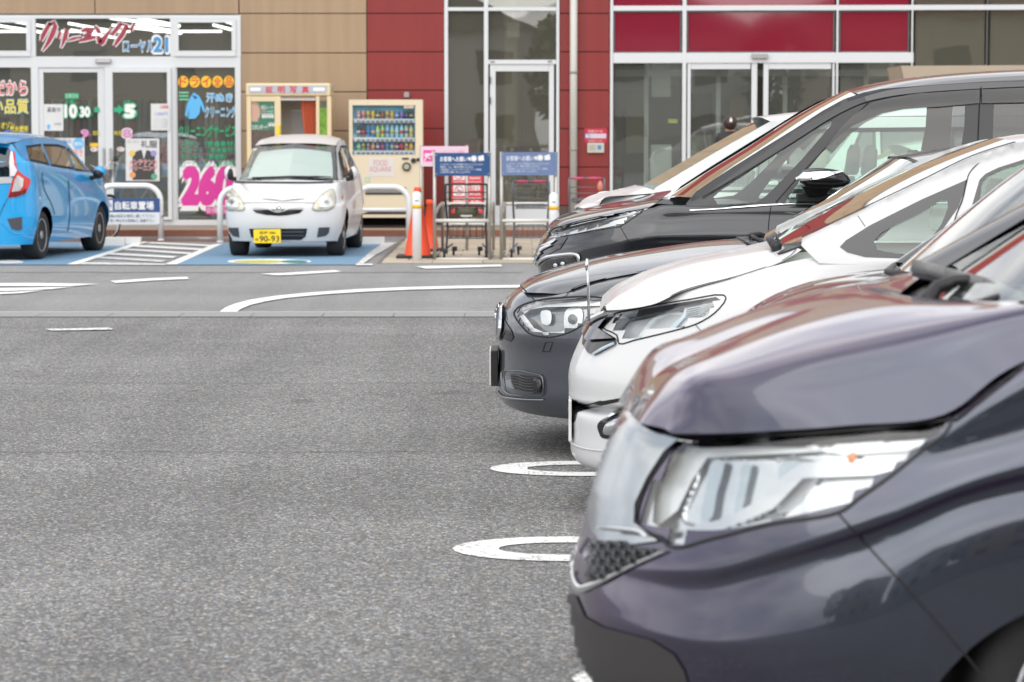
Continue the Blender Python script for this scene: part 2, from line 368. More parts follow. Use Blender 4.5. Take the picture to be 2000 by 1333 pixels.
# a faint seam in the far asphalt and long cracks in the near one
def crack(name, pts, w, m, z=0.004):
    P = [atZ(u, v, z) for u, v in pts]; V = []
    for i, p in enumerate(P):
        q = P[min(i + 1, len(P) - 1)] - P[max(i - 1, 0)]; nrm = np.array([-q[1], q[0], 0]); nrm /= np.linalg.norm(nrm)
        V += [p + nrm * w, p - nrm * w]
    return mkmesh(name, V, [(2 * i, 2 * i + 1, 2 * i + 3, 2 * i + 2) for i in range(len(P) - 1)], m, None, False)
rs = random.Random(3)
M_crack = mat('asphalt_crack', (0.11, 0.11, 0.11), 0.9)
struct(crack('asphalt_joint', [(u, 532 + rs.uniform(-.6, .6)) for u in range(-60, 1060, 40)], 0.035, mat('joint', (0.16, 0.16, 0.16), 0.9)))
struct(crack('asphalt_seam', [(u, 748 + rs.uniform(-1.2, 1.2)) for u in range(-60, 960, 22)], 0.006, M_crack))
struct(crack('asphalt_seam', [(u, 882 + rs.uniform(-1.5, 1.5)) for u in range(-60, 1120, 22)], 0.005, M_crack))
# painted markings
def marking(name, poly, m=None, z=0.008): return struct(ground_poly(name, poly, z, m or M_whitefar))
marking('dashed_line', [(215, 549), (295, 544), (365, 541), (369, 545), (300, 548), (226, 553)])
marking('dashed_line', [(508, 535), (560, 533), (655, 528), (667, 531), (570, 537), (540, 538)])
marking('dashed_line', [(812, 520.5), (978, 517), (981, 520.5), (832, 525)])
marking('dashed_line', [(88, 642.5), (215, 640), (222, 644), (100, 646)], M_worn)
marking('arrow_marking', [(-60, 554), (60, 553), (192, 555), (140, 559), (-60, 559)])
marking('arrow_marking', [(-60, 564), (60, 562), (142, 560.5), (100, 565), (20, 568.5), (-60, 569)])
marking('arrow_marking', [(-60, 571.5), (20, 570.5), (85, 567), (40, 573), (-60, 577)])
outer = [(427, 610.5), (440, 601), (460, 593), (490, 585.5), (540, 578), (600, 572), (700, 565), (800, 561), (900, 558.5), (1012, 557), (1100, 556), (1250, 555)]
inner = [(461, 610.5), (470, 603.5), (490, 595.5), (520, 588.5), (560, 582), (640, 574.5), (720, 569.5), (800, 566), (900, 563.5), (1012, 562), (1100, 561), (1250, 560)]
P = [atZ(u, v, 0.008) for u, v in outer + inner]; k = len(outer)
struct(mkmesh('curved_line', P, [(i, i + 1, k + i + 1, k + i) for i in range(k - 1)], M_whitefar, None, False))
# U-shaped ends of the bay lines (pairs of lines joined by a rounded tip); rows go on under the parked cars
def u_mark(Y, xt, w, lw=0.13, z=0.004):
    yo = w / 2; V = []; n = 14; outer = []; inner = []
    for i in range(n + 1):
        a = math.pi / 2 + math.pi * i / n
        outer.append((xt + 0.42 + 0.42 * math.cos(a), Y + yo * math.sin(a)))
        inner.append((xt + 0.42 + 0.25 * math.cos(a), Y + (yo - lw) * math.sin(a)))
    outer = [(xt + 5, Y + yo)] + outer + [(xt + 5, Y - yo)]; inner = [(xt + 5, Y + yo - lw)] + inner + [(xt + 5, Y - yo + lw)]
    V = [(x, y, z) for x, y in outer + inner]; k = len(outer)
    return struct(mkmesh('bay_line', V, [(i, i + 1, k + i + 1, k + i) for i in range(k - 1)], M_white, None, False))
for v, u, wpx in ((1073.5, 884, 48), (916.5, 957, 29.5)):
    Yc = atZ(u, v)[1]; w = atZ(u, v - wpx / 2)[1] - atZ(u, v + wpx / 2)[1]
    u_mark(Yc, atZ(u, v)[0], w, w * 0.25)
pitch = atZ(900, 916.5)[1] - atZ(900, 1073.5)[1]
for k_ in (-1, 2, 3, 4): u_mark(atZ(900, 1073.5)[1] + pitch * k_, 0.17, 0.56, 0.14)
# blue priority bays, hatched strip between them
marking('blue_bay', [(-80, 517.5), (133, 517.5), (275, 473), (-80, 473)], M_blue, 0.006)
marking('blue_bay', [(327, 517.5), (695, 517.5), (752, 474), (430, 475)], M_blue, 0.006)
marking('bay_edge_line', [(130, 516.5), (150, 516.5), (290, 472.5), (271, 472.5)], z=0.010)
marking('bay_edge_line', [(322, 516.5), (345, 516.5), (436, 476), (415, 478)], z=0.010)
marking('bay_edge_line', [(697, 515), (710, 515), (735, 497), (758, 485), (774, 474), (750, 474), (722, 493)], M_worn, z=0.010)
marking('bay_edge_line', [(695, 515.6), (728, 515.6), (728, 518), (695, 518)], z=0.012)
for p in ([(295, 473.3), (415, 479), (410, 481.5), (285, 475)], [(268, 479), (400, 486), (396, 489.5), (258, 482)], [(243, 485.5), (374, 494), (370, 497), (233, 488)],
          [(215, 494), (346, 501), (338, 504), (206, 497)]): marking('hatch_line', p, z=0.008)
for p in ([(188, 501), (324, 509), (316, 512), (178, 504)], [(160, 512), (325, 515.5), (322, 518), (140, 516.5)]): marking('hatch_line', p, M_worn, z=0.008)
def ell(cx, cv, a, b, n=28, f=0, t=2 * math.pi): return [(cx + a * math.cos(f + (t - f) * i / n), cv + b * math.sin(f + (t - f) * i / n)) for i in range(n + 1)][: n if t - f > 6.2 else None]
marking('bay_symbol', ell(526, 511, 82, 4.8), M_whitefar, 0.010)
marking('bay_symbol', ell(505, 511, 50, 3.0), road_paint('yellow_road_paint', (0.45, 0.44, 0.08), (0.2, 0.25, 0.3), 0.4, 60), 0.013)
marking('bay_symbol', ell(575, 511, 26, 2.8), road_paint('green_road_paint', (0.03, 0.20, 0.18), (0.2, 0.25, 0.3), 0.4, 60), 0.013)
marking('bay_symbol', ell(20, 512, 26, 3.4), M_worn, 0.010)
marking('bay_line_end', [(388, 463.5), (413, 463.5), (413, 466.5), (388, 466.5)], z=0.008)
# paved cart area: sandy slabs set one by one
M_slab = [mat('sand_slab_%d' % i, c, 0.85, noise=0.1, nscale=14, bump=0.15) for i, c in enumerate([(0.42, 0.36, 0.28), (0.47, 0.41, 0.32), (0.39, 0.345, 0.275)])]
pav = MB().box(-1.6, 12, 32.95, 40.6, -0.02, 0.0015).build('cart_pavement', mat('slab_bed', (0.16, 0.14, 0.12), 0.9)); struct(pav)
SL = 0.6; yy = 32.95; j = 0; base_me = {}
while yy < 40.5:
    xl = atZ(745, 516)[0] + (yy - 32.95) * 0.004 + (0.3 if j % 2 else 0); x = xl - 0.01
    lim = 2.6; x0 = x
    if j % 2: MB().box(x0 - 0.3, x0 - 0.012, yy + .006, yy + SL - .006, 0, 0.014).build('slab', M_slab[j % 3], pav)
    while x0 < lim:
        c = rs.randrange(3)
        if c not in base_me:
            t_ = MB().box(0.006, SL - .006, 0.006, SL - .006, 0, 0.014); me = bpy.data.meshes.new('slab')
            me.from_pydata(t_.V, [], t_.F); me.materials.append(M_slab[c]); base_me[c] = me
        o = bpy.data.objects.new('slab', base_me[c]); col.objects.link(o); o.parent = pav; o.location = (x0, yy, rs.uniform(-.003, .002))
        x0 += SL
    yy += SL; j += 1
# pavement in front of the shops: raised, brick-red strip and an ochre edge line
YK = 40.6
pv = MB().box(-14, 14, YK + 0.14, 43.0, -0.02, 0.12).build('shop_pavement', mat('pavement_slab', (0.27, 0.235, 0.20), 0.85, noise=0.12, nscale=5)); struct(pv)
struct(MB().box(-14, 14, YK - 0.05, YK + 0.0, -0.02, 0.03).build('kerb_foot', M_conc))
struct(MB().box(-14, 14, YK, YK + 0.14, -0.02, 0.122).build('pavement_kerb', mat('brick_red_kerb', (0.20, 0.085, 0.06), 0.85, noise=0.2, nscale=12)))
struct(MB().box(-14, 14, YK + 0.03, YK + 0.14, 0.124, 0.128).build('kerb_edge_line', mat('ochre_line', (0.50, 0.23, 0.09), 0.8, noise=0.15)))
struct(mkmesh('brick_strip', [(-14, 39.55, 0.004), (atZ(745, 470)[0], 39.55, 0.004), (atZ(745, 470)[0], YK - .05, 0.004), (-14, YK - .05, 0.004)], [(0, 1, 2, 3)], mat('brick_strip_red', (0.17, 0.10, 0.085), 0.9, noise=0.2, nscale=10), None, False))

# ================================================================== building
F = 43.0
M_tan = cladding('tan_cladding', (0.345, 0.242, 0.150), 0.6)
M_red = cladding('red_cladding', (0.215, 0.017, 0.015), 0.5)
M_joint = mat('cladding_joint', (0.10, 0.062, 0.045), 0.8)
M_alu = mat('white_aluminium', (0.60, 0.62, 0.64), 0.38, metal=0.0, spec=0.6, noise=0.03, nscale=2)
M_aludark = mat('grey_seal', (0.12, 0.12, 0.125), 0.6)
M_shopglass = glass('shop_glass', (0.86, 0.89, 0.87), 1.52, body=0.08, bcol=(0.46, 0.47, 0.43), gain=2.6, wave=0.10)  # body share is a painted haze, lifting the dark interior
M_shopglass2 = glass('tinted_shop_glass', (0.72, 0.74, 0.70), 1.6, body=0.15, bcol=(0.38, 0.36, 0.29), gain=2.4, wave=0.08)
B = thing('shop_building', (0, F, 0), 'long tan and red clad shop building with white framed glass shopfronts', 'building')
def zf(v, Y=F): return atY(1000, v, Y)[2]
def xf(u, Y=F): return (u - 1000) / FPX * Y
core = MB()   # dark backing wall behind the cladding
def panel(u0, v0, u1, v1, m, t=0.03, Y=F):
    g = 0.007; o = MB().box(xf(u0) + g, xf(u1) - g, Y - t, Y, zf(v1) + g, zf(v0) - g).build('wall_panel', m, B, False, 0.004); return o
vs = [27 - 75 * k for k in range(0, 8)]
def back(u0, v0, u1, v1): core.box(xf(u0), xf(u1), F + .002, F + 0.22, zf(v1), zf(v0))
# visible cladding between ground and the first band
for u0, u1, m in ((470.5, 718, M_tan), (718, 868.5, M_red), (1092, 1190, M_red)):
    ed = [-600, 27 + 0, 104, 180, 256, 331, 406, 443] if m is M_tan else [-48, 27, 102, 177, 252, 327, 402, 443]
    ed[0] = -48
    for a, b in zip(ed[:-1], ed[1:]):
        mm = m
        if b == 443 and m is M_red: mm = mat('brown_plinth', (0.10, 0.06, 0.05), 0.7)
        panel(u0, a, u1, b, mm)
    back(u0, -48, u1, 445)
for a, b in ((-90, 191), (191, 490 - 20)): panel(a, -48, b, 28.5, M_tan)
back(-90, -48, 470.5, 28.5)
for a, b in ((191 - 281 * 2, -90),): panel(a, -48, b, 443, M_tan); back(a, -48, b, 443)
# upper wall, out of the frame but mirrored in the bonnets: tan, letter band, red band, tan, coping
u_edges = [-650, -380, -90, 191, 470, 718, 960, 1200, 1490, 1780, 2060, 2340, 2620]
def zband(z0, z1, m, skip=()):
    for a, b in zip(u_edges[:-1], u_edges[1:]):
        g = .007; MB().box(xf(a) + g, xf(b) - g, F - .05, F - 0.02, z0 + g, z1 - g).build('wall_panel', m, B, False, .004)
ztop = zf(-48)
zband(ztop, ztop + 0.62, M_tan); zband(ztop + .62, ztop + 1.7, M_red); zband(ztop + 1.7, ztop + 2.5, M_tan); zband(ztop + 2.5, ztop + 3.3, M_tan)
core.box(xf(-650), xf(2620), F - .019, F + 0.25, ztop, ztop + 3.3)
core.box(xf(-650), xf(2620), F + 9.0, F + 9.2, 0, ztop + 3.3)     # rear wall
core.box(xf(-650), xf(-646), F + .25, F + 9, 0, ztop + 3.3); core.box(xf(2616), xf(2620), F + .25, F + 9, 0, ztop + 3.3)
core.build('wall', M_joint, B)
MB().box(xf(-655), xf(2625), F - .12, F + 9.3, ztop + 3.3, ztop + 3.42).build('roof', mat('coping_grey', (0.45, 0.45, 0.46), 0.5), B)
MB().box(xf(-646), xf(2616), F + .26, F + 8.99, -0.02, 0.13).build('shop_floor', mat('shop_floor', (0.50, 0.47, 0.42), 0.4, noise=.1, nscale=3), B)
MB().box(xf(-646), xf(2616), F + .26, F + 8.99, ztop + .2, ztop + .3).build('ceiling', mat('shop_ceiling', (0.75, 0.75, 0.72), 0.8), B)
MB().box(xf(600), xf(606), F + .26, F + 8.99, .13, ztop + .2).build('inner_wall', mat('shop_inner', (0.52, 0.48, 0.40), 0.8), B)
MB().box(xf(1100), xf(1104), F + .26, F + 8.99, .13, ztop + .2).build('inner_wall', mat('shop_inner', (0.52, 0.48, 0.40), 0.8), B)
MB().box(xf(-646), xf(2616), F + 8.8, F + 8.98, .13, ztop + .2).build('inner_wall', mat('shop_inner2', (0.45, 0.43, 0.38), 0.8), B)
def bar(u0, v0, u1, v1, m=M_alu, t=0.05, back=0.05, name='frame_bar', bevel=.004, par=None, Y=F):
    if (u1 - u0) > (v1 - v0): t -= .003; back -= .003
    return rect(name, u0, v0, u1, v1, Y, t, m, par or B, bevel, back)
def pane(u0, v0, u1, v1, m=M_shopglass, Y=F + .015, name='pane', par=None): return rect(name, u0, v0, u1, v1, Y, 0.008, m, par or B)
# ---- left shop (dry cleaner)
for b in ((-90, 30, 470.5, 37), (-90, 111, 470.5, 132.5), (-90, 430, 470.5, 441), (61, 37, 70, 111), (333.5, 37, 341.5, 111), (461.5, 37, 470.5, 111), (461.5, 132.5, 470.5, 430), (65, 132.5, 75.5, 430), (334, 132.5, 343.5, 430)): bar(*b)
for a, b in ((-90, 61), (341.5, 461.5)):   # opening top sashes
    for q in ((a, 37.5, b, 45), (a, 100, b, 111), (a, 45, a + 8, 100), (b - 8, 45, b, 100)): bar(*q, t=0.075, back=-0.03)
    pane(a + 8, 45, b - 8, 100)
pane(70, 37, 333.5, 111)
pane(-90, 132.5, 65, 430); pane(343.5, 132.5, 461.5, 430)
bar(343.5, 132.5, 346, 430, t=.03)
def door(u0, u1, v0, v1, s0, s1, top, bot, handle_u, Y=F, gm=M_shopglass, off=0.0, nm='sliding_door'):
    D = bpy.data.objects.new(nm, None); col.objects.link(D); D.parent = B
    D.location = Vector((float(xf((u0 + u1) / 2)), float(-off), 0.13))
    for q in ((u0, v0, s0, v1), (s1, v0, u1, v1), (s0, v0, s1, top), (s0, bot, s1, v1)): bar(*q, t=0.03, back=0.03, name='door_frame', par=D, Y=Y - off)
    pane(s0, top, s1, bot, gm, Y=Y - off, par=D)
    if handle_u: rect('door_handle', handle_u - 2, 290, handle_u + 2, 345, Y - off - .045, .02, mat('handle_steel', (.35, .35, .36), .35, metal=.8), D)
    return D
door(76, 208, 132.5, 430, 85, 194, 142, 424, 203.5)
door(208.5, 334, 132.5, 430, 220, 329, 142, 424, 216.5, off=0.07)
rect('door_sensor', 187, 115.5, 217, 123.5, F - .05, .05, mat('sensor_grey', (.33, .33, .33), .5), B, .004)
rect('door_sensor', 189, 117, 215, 121.5, F - .10, .004, mat('sensor_face', (.5, .5, .5), .4), B)
# interior of the cleaner: lamps, rail with clothes, low boarded counter
M_lamp = mat('lit_tube', (1, 1, 1), 0.5, emit=(1, 1, 0.97), es=3.2)
for u0, u1, d, dv in ((-40, 60, 1.2, 0), (70, 160, 3.4, 0), (195, 330, 1.3, 0), (250, 336, 1.0, 2), (400, 460, 1.2, 0)):
    for k in (0, 1):
        zz = ztop + .05 - .2; Y = F + d + 0.25 * k
        a = MB().tube([(xf(u0, F) , Y, 3.34 - .1 * k), (xf(u1, F), Y + .3, 3.22 - .1 * k)], 0.022, 6)
        a.build('tube_lamp', M_lamp, B)
ctr = MB()
for k in range(6): ctr.box(xf(225), xf(460), F + .5 - .006 * (k % 2), F + .56, .13 + .14 * k + .004, .13 + .14 * (k + 1))
ctr.build('boarded_counter', mat('beige_boards', (0.36, 0.32, 0.25), 0.6, noise=.08, nscale=4), B)
MB().box(xf(215), xf(460), F + .42, F + 1.1, .97, 1.01).build('counter_top', mat('counter_white', (.45, .46, .5), .4), B)
cols = [(.10, .08, .16), (.45, .42, .40), (.06, .07, .09), (.32, .07, .08), (.10, .18, .32), (.5, .5, .52), (.08, .07, .06), (.24, .22, .3)]
gr = MB().tube([(xf(-60), F + 3.5, 2.15), (xf(560), F + 3.5, 2.15)], .015, 6); gr.build('clothes_rail', mat('rail_steel', (.5, .5, .5), .3, metal=1), B)
for k in range(5):  # extra row of tubes, added to raise the light inside
    MB().tube([(xf(-200) + 1.6 * k, F + 6.0, 3.3), (xf(-200) + 1.6 * k + 1.2, F + 6.0, 3.3)], 0.022, 6).build('tube_lamp', M_lamp, B)
for k in range(46):
    x = xf(-40) + k * 0.10 + rs.uniform(-.02, .02); c = cols[rs.randrange(8)]; h = rs.uniform(.7, 1.15)
    q = MB(); q.box(x, x + .07, F + 3.28 - rs.uniform(0, .1), F + 3.72, 2.1 - h, 2.08)
    q.build('hanging_garment', mat('cloth_%d' % cols.index(c), c, .85), B, False, .02)
for k in range(9):
    q = MB().box(xf(80) + k * .36, xf(80) + k * .36 + .3, F + 1.6, F + 2.0, .13, .5 + .5 * rs.random()); q.build('shop_box', mat('cloth_%d' % (k % 8), cols[k % 8], .8), B, False, .01)
MB().box(xf(300), xf(335), F + .9, F + 1.2, .6, 1.35).build('red_basket', mat('red_plastic', (.45, .02, .02), .4), B, False, .01)
# ---- lettering on the cleaner's glass
def T(body, u0, v0, u1, v1, c, bold=0.012, oc=None, ow=0.03, shear=0.0, Y=F - .012, sp=1.0, par=None, name='lettering'):
    m = mat('ink_%02x%02x%02x' % tuple(int(255 * min(1, q)) for q in c), c, 0.5)
    om = mat('ink_%02x%02x%02x' % tuple(int(255 * min(1, q)) for q in oc), oc, 0.5) if oc else None
    return text(name, body, u0, v0, u1, v1, Y, m, par or B, bold, shear=shear, outline=om, ow=ow, spacing=sp)
W_ = (.75, .75, .75); GR = (.02, .36, .17); PK = (.62, .03, .30); YL = (.75, .55, .03); RD = (.55, .03, .03); BL = (.03, .22, .50)
# brush-written katakana drawn as strokes (top and tail tapered)
MAR = (.30, .03, .055)
def strokes(lst, m, Y, name='lettering', grow=0.0):
    o = MB()
    for pts in lst:
        L_, R_ = [], []
        for i, (u, v, w) in enumerate(pts):
            a, b = pts[max(0, i - 1)], pts[min(len(pts) - 1, i + 1)]; dx, dy = b[0] - a[0], b[1] - a[1]; l = math.hypot(dx, dy) or 1
            w = w + grow; L_.append((u - dy / l * w, v + dx / l * w)); R_.append((u + dy / l * w, v - dx / l * w))
        V = [atY(u, v, Y) for u, v in L_ + R_]; k = len(L_)
        o.add(V, [(i, i + 1, k + i + 1, k + i) for i in range(k - 1)])
    return o.build(name, m, B)
ku = [[(99, 45, 4), (92, 55, 4), (84, 70, 4.5), (80, 81, 2)], [(95, 48, 2), (106, 44, 3.5), (108, 52, 4.5), (102, 68, 5), (94, 84, 4), (82, 101, 1)],
      [(118, 62, 3), (113, 76, 3)], [(131, 57, 4), (127, 74, 4.5), (119, 95, 1)], [(131, 80, 1), (143, 76, 3), (159, 72, 1)],
      [(158, 62, 2), (168, 58, 4), (183, 58, 4), (175, 66, 4), (164, 71, 3)], [(153, 81, 2), (165, 77, 4), (186, 73, 3)],
      [(185, 50, 1), (192, 60, 4), (194, 65, 3)], [(218, 55, 1), (209, 68, 3), (199, 82, 6), (195, 88, 3)], [(191, 70, 3), (195, 84, 5)],
      [(237, 45, 3.5), (228, 57, 4), (217, 70, 3)], [(236, 47, 2), (247, 50, 4), (240, 66, 4.5), (230, 80, 4), (223, 91, 2)], [(251, 53, 3), (249, 60, 3)], [(262, 46, 2), (256, 60, 3)]]
strokes(ku, mat('white_print', W_, .5), F - .011, grow=2.0); strokes(ku, mat('maroon_print', MAR, .5), F - .013)
T('ローヤル', 241, 80, 300, 101, (.05, .25, .5), .02, W_, .04); T('21', 301, 74, 327, 101, (.05, .25, .5), .05, W_, .05)
for k, ch in enumerate('ドライ全品'):
    cu, cvv = 358 + k * 22.3, 160; rr = 10.3
    MB().prism([atY(cu + rr * math.cos(a * math.pi / 12), cvv + 1.12 * rr * math.sin(a * math.pi / 12), F - .010) for a in range(24)], (0, -.001, 0)).build('yellow_disc', mat('yellow_print', (.80, .47, .02), .5), B)
    T(ch, cu - 7, cvv - 8.5, cu + 7, cvv + 8.5, (.5, .02, .03), .02)
T('汗ぬき', 404, 183, 453, 199, (.1, .42, .75), .03, W_, .03); T('クリーニング', 401, 209, 460, 229, (.1, .42, .75), .025, W_, .03)
coat = [(378, 181), (372, 190), (365, 205), (361, 225), (366, 229), (370, 212), (368, 233), (382, 232), (390, 222), (392, 205), (397, 220), (400, 215), (396, 200), (388, 187)]
px_prism('blue_coat_print', coat, F - .012, .001, mat('print_blue', (.1, .42, .75), .5), B)
px_prism('blue_coat_print', [(375, 186), (381, 195), (386, 190)], F - .014, .001, mat('print_navy', (.02, .06, .2), .5), B)
T('≡', 350, 180, 368, 196, (.15, .5, .3), .01)
T('クリーニングサービス', 349, 245, 460, 268, GR, .03, shear=.1)
for k, s in enumerate(('ズボン（普通素材）', 'スカート（普通素材）', 'セーター（普通類）', 'カーディガン（普通類）')):
    T(s, 354, 276 + 12.3 * k, 459 if k != 2 else 442, 287 + 12.3 * k, GR, .02)
    bar(354, 288.6 + 12.3 * k, 458, 289.5 + 12.3 * k, mat('pink_rule', (.4, .1, .3), .5), t=.002, back=0, name='rule_print', bevel=0, Y=F - .012)
T('260', 357, 331, 452, 396, PK, .08, W_, .05, shear=.12); T('お得', 404, 405, 425, 417, W_, .0)
px_prism('pink_patch', [(402, 404), (458, 404), (458, 419), (402, 419)], F - .009, .001, mat('pink_print', PK, .5), B)
T('税込〜', 428, 405, 456, 417, W_, .0)
T('送だから', -34, 158, 52, 186, (.62, .08, .08), .02, W_, .05); T('良い品質', -38, 194, 55, 222, (.75, .60, .08), .02, (.1, .3, .4), .03)
T('オゾン', 2, 238, 28, 252, (.8, .65, .06), .02); T('軟水使用', 20, 246, 54, 258, (.8, .65, .06), .02)
strokes([[(4, 262, 1), (14, 256, 2), (27, 254, 1)], [(24, 264, 1), (36, 260, 2), (52, 259, 1)]], mat('print_blue2', (.05, .2, .5), .5), F - .012)
T('仕上げ', 26, 260, 56, 266, PK, .01)
T('日祭日も', 128, 184, 153, 192, (.5, .7, .6), .0, Y=F - .045)
px_prism('green_patch', [(127, 182.5), (154, 182.5), (154, 193.5), (127, 193.5)], F - .033, .001, mat('green_print', GR, .5), B)
T('お渡し', 128, 195, 152, 203, GR, .02, Y=F - .045)
T('10', 127, 206, 149, 229, W_, .06, GR, .03, Y=F - .045); T('30', 157, 210, 175, 228, W_, .06, GR, .03, Y=F - .045)
T('時', 149, 220, 157, 228, GR, .02, Y=F - .045); T('分', 176, 220, 182, 228, GR, .02, Y=F - .045)
px_prism('green_arrow', [(184, 210), (194, 210), (194, 220), (184, 220)], F - .045, .001, MATS['green_print'], B)
px_prism('green_arrow', [(222, 210.5), (231, 210.5), (231, 204), (242, 214.5), (231, 225), (231, 219.5), (222, 219.5)], F - .115, .001, MATS['green_print'], B)
T('お直し', 241, 196, 262, 202, GR, .02, Y=F - .115); T('5', 245, 206, 262, 229, W_, .08, GR, .03, Y=F - .115); T('時', 262, 220, 269, 228, GR, .02, Y=F - .115)
T('9', 159, 254, 172, 269, (.55, .25, .45), .06, Y=F - .045); T('8', 241, 253, 255, 269, (.55, .25, .45), .06, W_, .03, Y=F - .115)
T('営業', 181, 256, 194, 265, (.6, .5, .05), .01, Y=F - .045); T('時間', 223, 256, 239, 265, (.6, .5, .05), .01, Y=F - .115)
T('時', 172, 261, 179, 268, (.5, .1, .4), .0, Y=F - .045); T('時', 256, 261, 263, 268, (.5, .1, .4), .0, Y=F - .115)
M_paper = mat('poster_paper', (.62, .63, .64), .7, noise=.04, nscale=6)
def poster(u0, v0, u1, v1, m=M_paper, Y=F - .035, nm='poster'): return rect(nm, u0, v0, u1, v1, Y, .002, m, B)
poster(86, 204, 123.5, 256); px_prism('blue_arrow', [(95, 242), (100, 248), (97, 248), (97, 253), (92.5, 253), (92.5, 248), (90, 248)], F - .039, .001, mat('print_blue', (.1, .42, .75), .5), B)
T('お友達', 106, 240, 119, 245, (.1, .1, .1), 0, Y=F - .039); T('募集中', 92, 210, 118, 220, (.1, .1, .12), .01, Y=F - .039)
poster(101, 270, 165, 333); T('洗う前の', 104, 272, 139, 281, (.05, .2, .5), .01, Y=F - .039)
MB().prism([atY(153 + 11 * math.cos(a * math.pi / 10), 281 + 11 * math.sin(a * math.pi / 10), F - .039) for a in range(20)], (0, -.001, 0)).build('blue_disc', mat('print_blue', (.1, .42, .75), .5), B)
T('無料', 145, 277, 161, 286, W_, .01, Y=F - .042); T('シミ抜き', 126, 290, 161, 306, (.65, .2, .25), .02, W_, .03, Y=F - .039)
px_prism('clothes_picture', [(128, 333), (132, 318), (148, 308), (163, 316), (165, 333)], F - .038, .001, mat('picture_green', (.15, .22, .06), .7, noise=.8, nscale=40), B)
poster(246, 271, 311, 354, Y=F - .11); T('礼服', 275, 275, 307, 289, (.04, .04, .05), .02, Y=F - .114)
px_prism('suit_picture', [(259, 304), (266, 296), (276, 293), (281, 300), (288, 293), (296, 297), (303, 304), (302, 352), (259, 352)], F - .113, .001, mat('picture_black', (.05, .05, .05), .7), B)
px_prism('shirt_picture', [(277, 293), (281, 312), (286, 293)], F - .115, .001, M_paper, B)
T('メンテナンス', 252, 313, 307, 322, (.62, .04, .06), .02, W_, .04, Y=F - .117); T('クリーニング', 252, 324, 307, 333, (.62, .04, .06), .02, W_, .04, Y=F - .117)
for cu, cv_, c in ((258, 300, (.7, .5, .1)), (300, 300, (.3, .25, .55)), (259, 342, (.7, .3, .1)), (301, 345, (.1, .35, .2))):
    MB().prism([atY(cu + 6 * math.cos(a * math.pi / 8), cv_ + 6 * math.sin(a * math.pi / 8), F - .117) for a in range(16)], (0, -.001, 0)).build('colour_disc', mat('disc_%d' % cu + str(cv_), c, .6), B)
T('防虫・防カビ', 249, 275, 272, 280, (.3, .3, .3), 0, Y=F - .114)
poster(295, 203, 331, 255, Y=F - .11); T('大募集', 312, 206, 329, 213, (.6, .05, .05), .01, Y=F - .114); T('1,000円', 303, 219, 327, 227, (.2, .25, .6), .01, Y=F - .114)
for k in range(4): T('クリーニング会員', 300, 232 + 5 * k, 327, 235.5 + 5 * k, (.3, .3, .35), 0, Y=F - .114)
for u, Y in ((184, F - .035), (236, F - .11)):
    MB().prism([atY(u + 8 * math.cos(a * math.pi / 10), 292 + 4.5 * math.sin(a * math.pi / 10), Y) for a in range(20)], (0, -.002, 0)).build('door_sticker', M_paper, B)
    T('自動ドア', u - 6, 290, u + 6, 294, (.6, .1, .1), 0, Y=Y - .004)
px_prism('door_sticker', [(176, 280), (192, 280), (192, 287), (176, 287)], F - .035, .001, mat('yellow_print', (.80, .47, .02), .5), B)
# ---- middle glazed bay
bar(868.5, -48, 875, 441); bar(945.5, -48, 953.5, 430); bar(1086, -48, 1092.5, 441); bar(875, 15, 1086, 22); bar(953.5, 117.5, 1086, 126); bar(875, 430, 1086, 441)
pane(875, -48, 945.5, 15, M_shopglass2); pane(875, 22, 945.5, 430, M_shopglass2); pane(953.5, -48, 1086, 15, M_shopglass2); pane(953.5, 22, 1086, 117.5, M_shopglass2)
door(957, 1082, 126, 430, 968, 1072, 140, 402, 0, gm=M_shopglass2, nm='glass_door')
for v in (150, 190): rect('hinge', 956.5, v, 959, v + 14, F - .05, .012, M_aludark, B)
rect('door_closer', 958, 120, 966, 122, F - .05, .01, M_aludark, B); rect('door_closer', 1070, 119.5, 1078, 121.5, F - .05, .01, M_aludark, B)
MB().box(xf(990), xf(1015), F + .3, F + .31, zf(73, F + .3), zf(44, F + .3)).build('hanging_card', mat('white_card', (.8, .8, .78), .7), B)
MB().tube([(xf(1002), F + .3, zf(44)), (xf(1002), F + .3, ztop)], .006, 6).build('card_cord', mat('white_card', (.8, .8, .78), .7), B)
MB().box(xf(1026), xf(1085), F + .75, F + 4, .13, zf(175)).build('dark_cabinet', mat('dark_cabinet', (.05, .05, .055), .5), B)
MB().box(xf(985), xf(1010), F + .55, F + .9, .13, ztop).build('inner_column', mat('cream_column', (.48, .43, .34), .7), B)
T('KA', 1062, 22, 1085, 38, (.55, .55, .55), 0, Y=F + .30); T('KAS', 1045, 175, 1072, 186, (.55, .55, .55), 0, Y=F + .30)
T('S', 1061, 85, 1073, 98, (.5, .5, .5), 0, Y=F + .30)
MB().box(xf(968), xf(1072), F + .12, F + .14, zf(300), zf(288)).build('shop_counter_band', mat('dark_red_band', (.10, .01, .015), .5), B)
for k in range(2): MB().lathe([(.03, 0), (.03, .01)], (xf(1000 + 37 * k), F + .11, zf(293)), (0, -1, 0), 10).build('round_light', mat('white_card', (.8, .8, .78), .7), B)
MB().box(xf(968), xf(1072), F + .6, F + 1.2, .13, zf(300)).build('dark_counter', mat('dark_counter', (.035, .03, .03), .5), B)
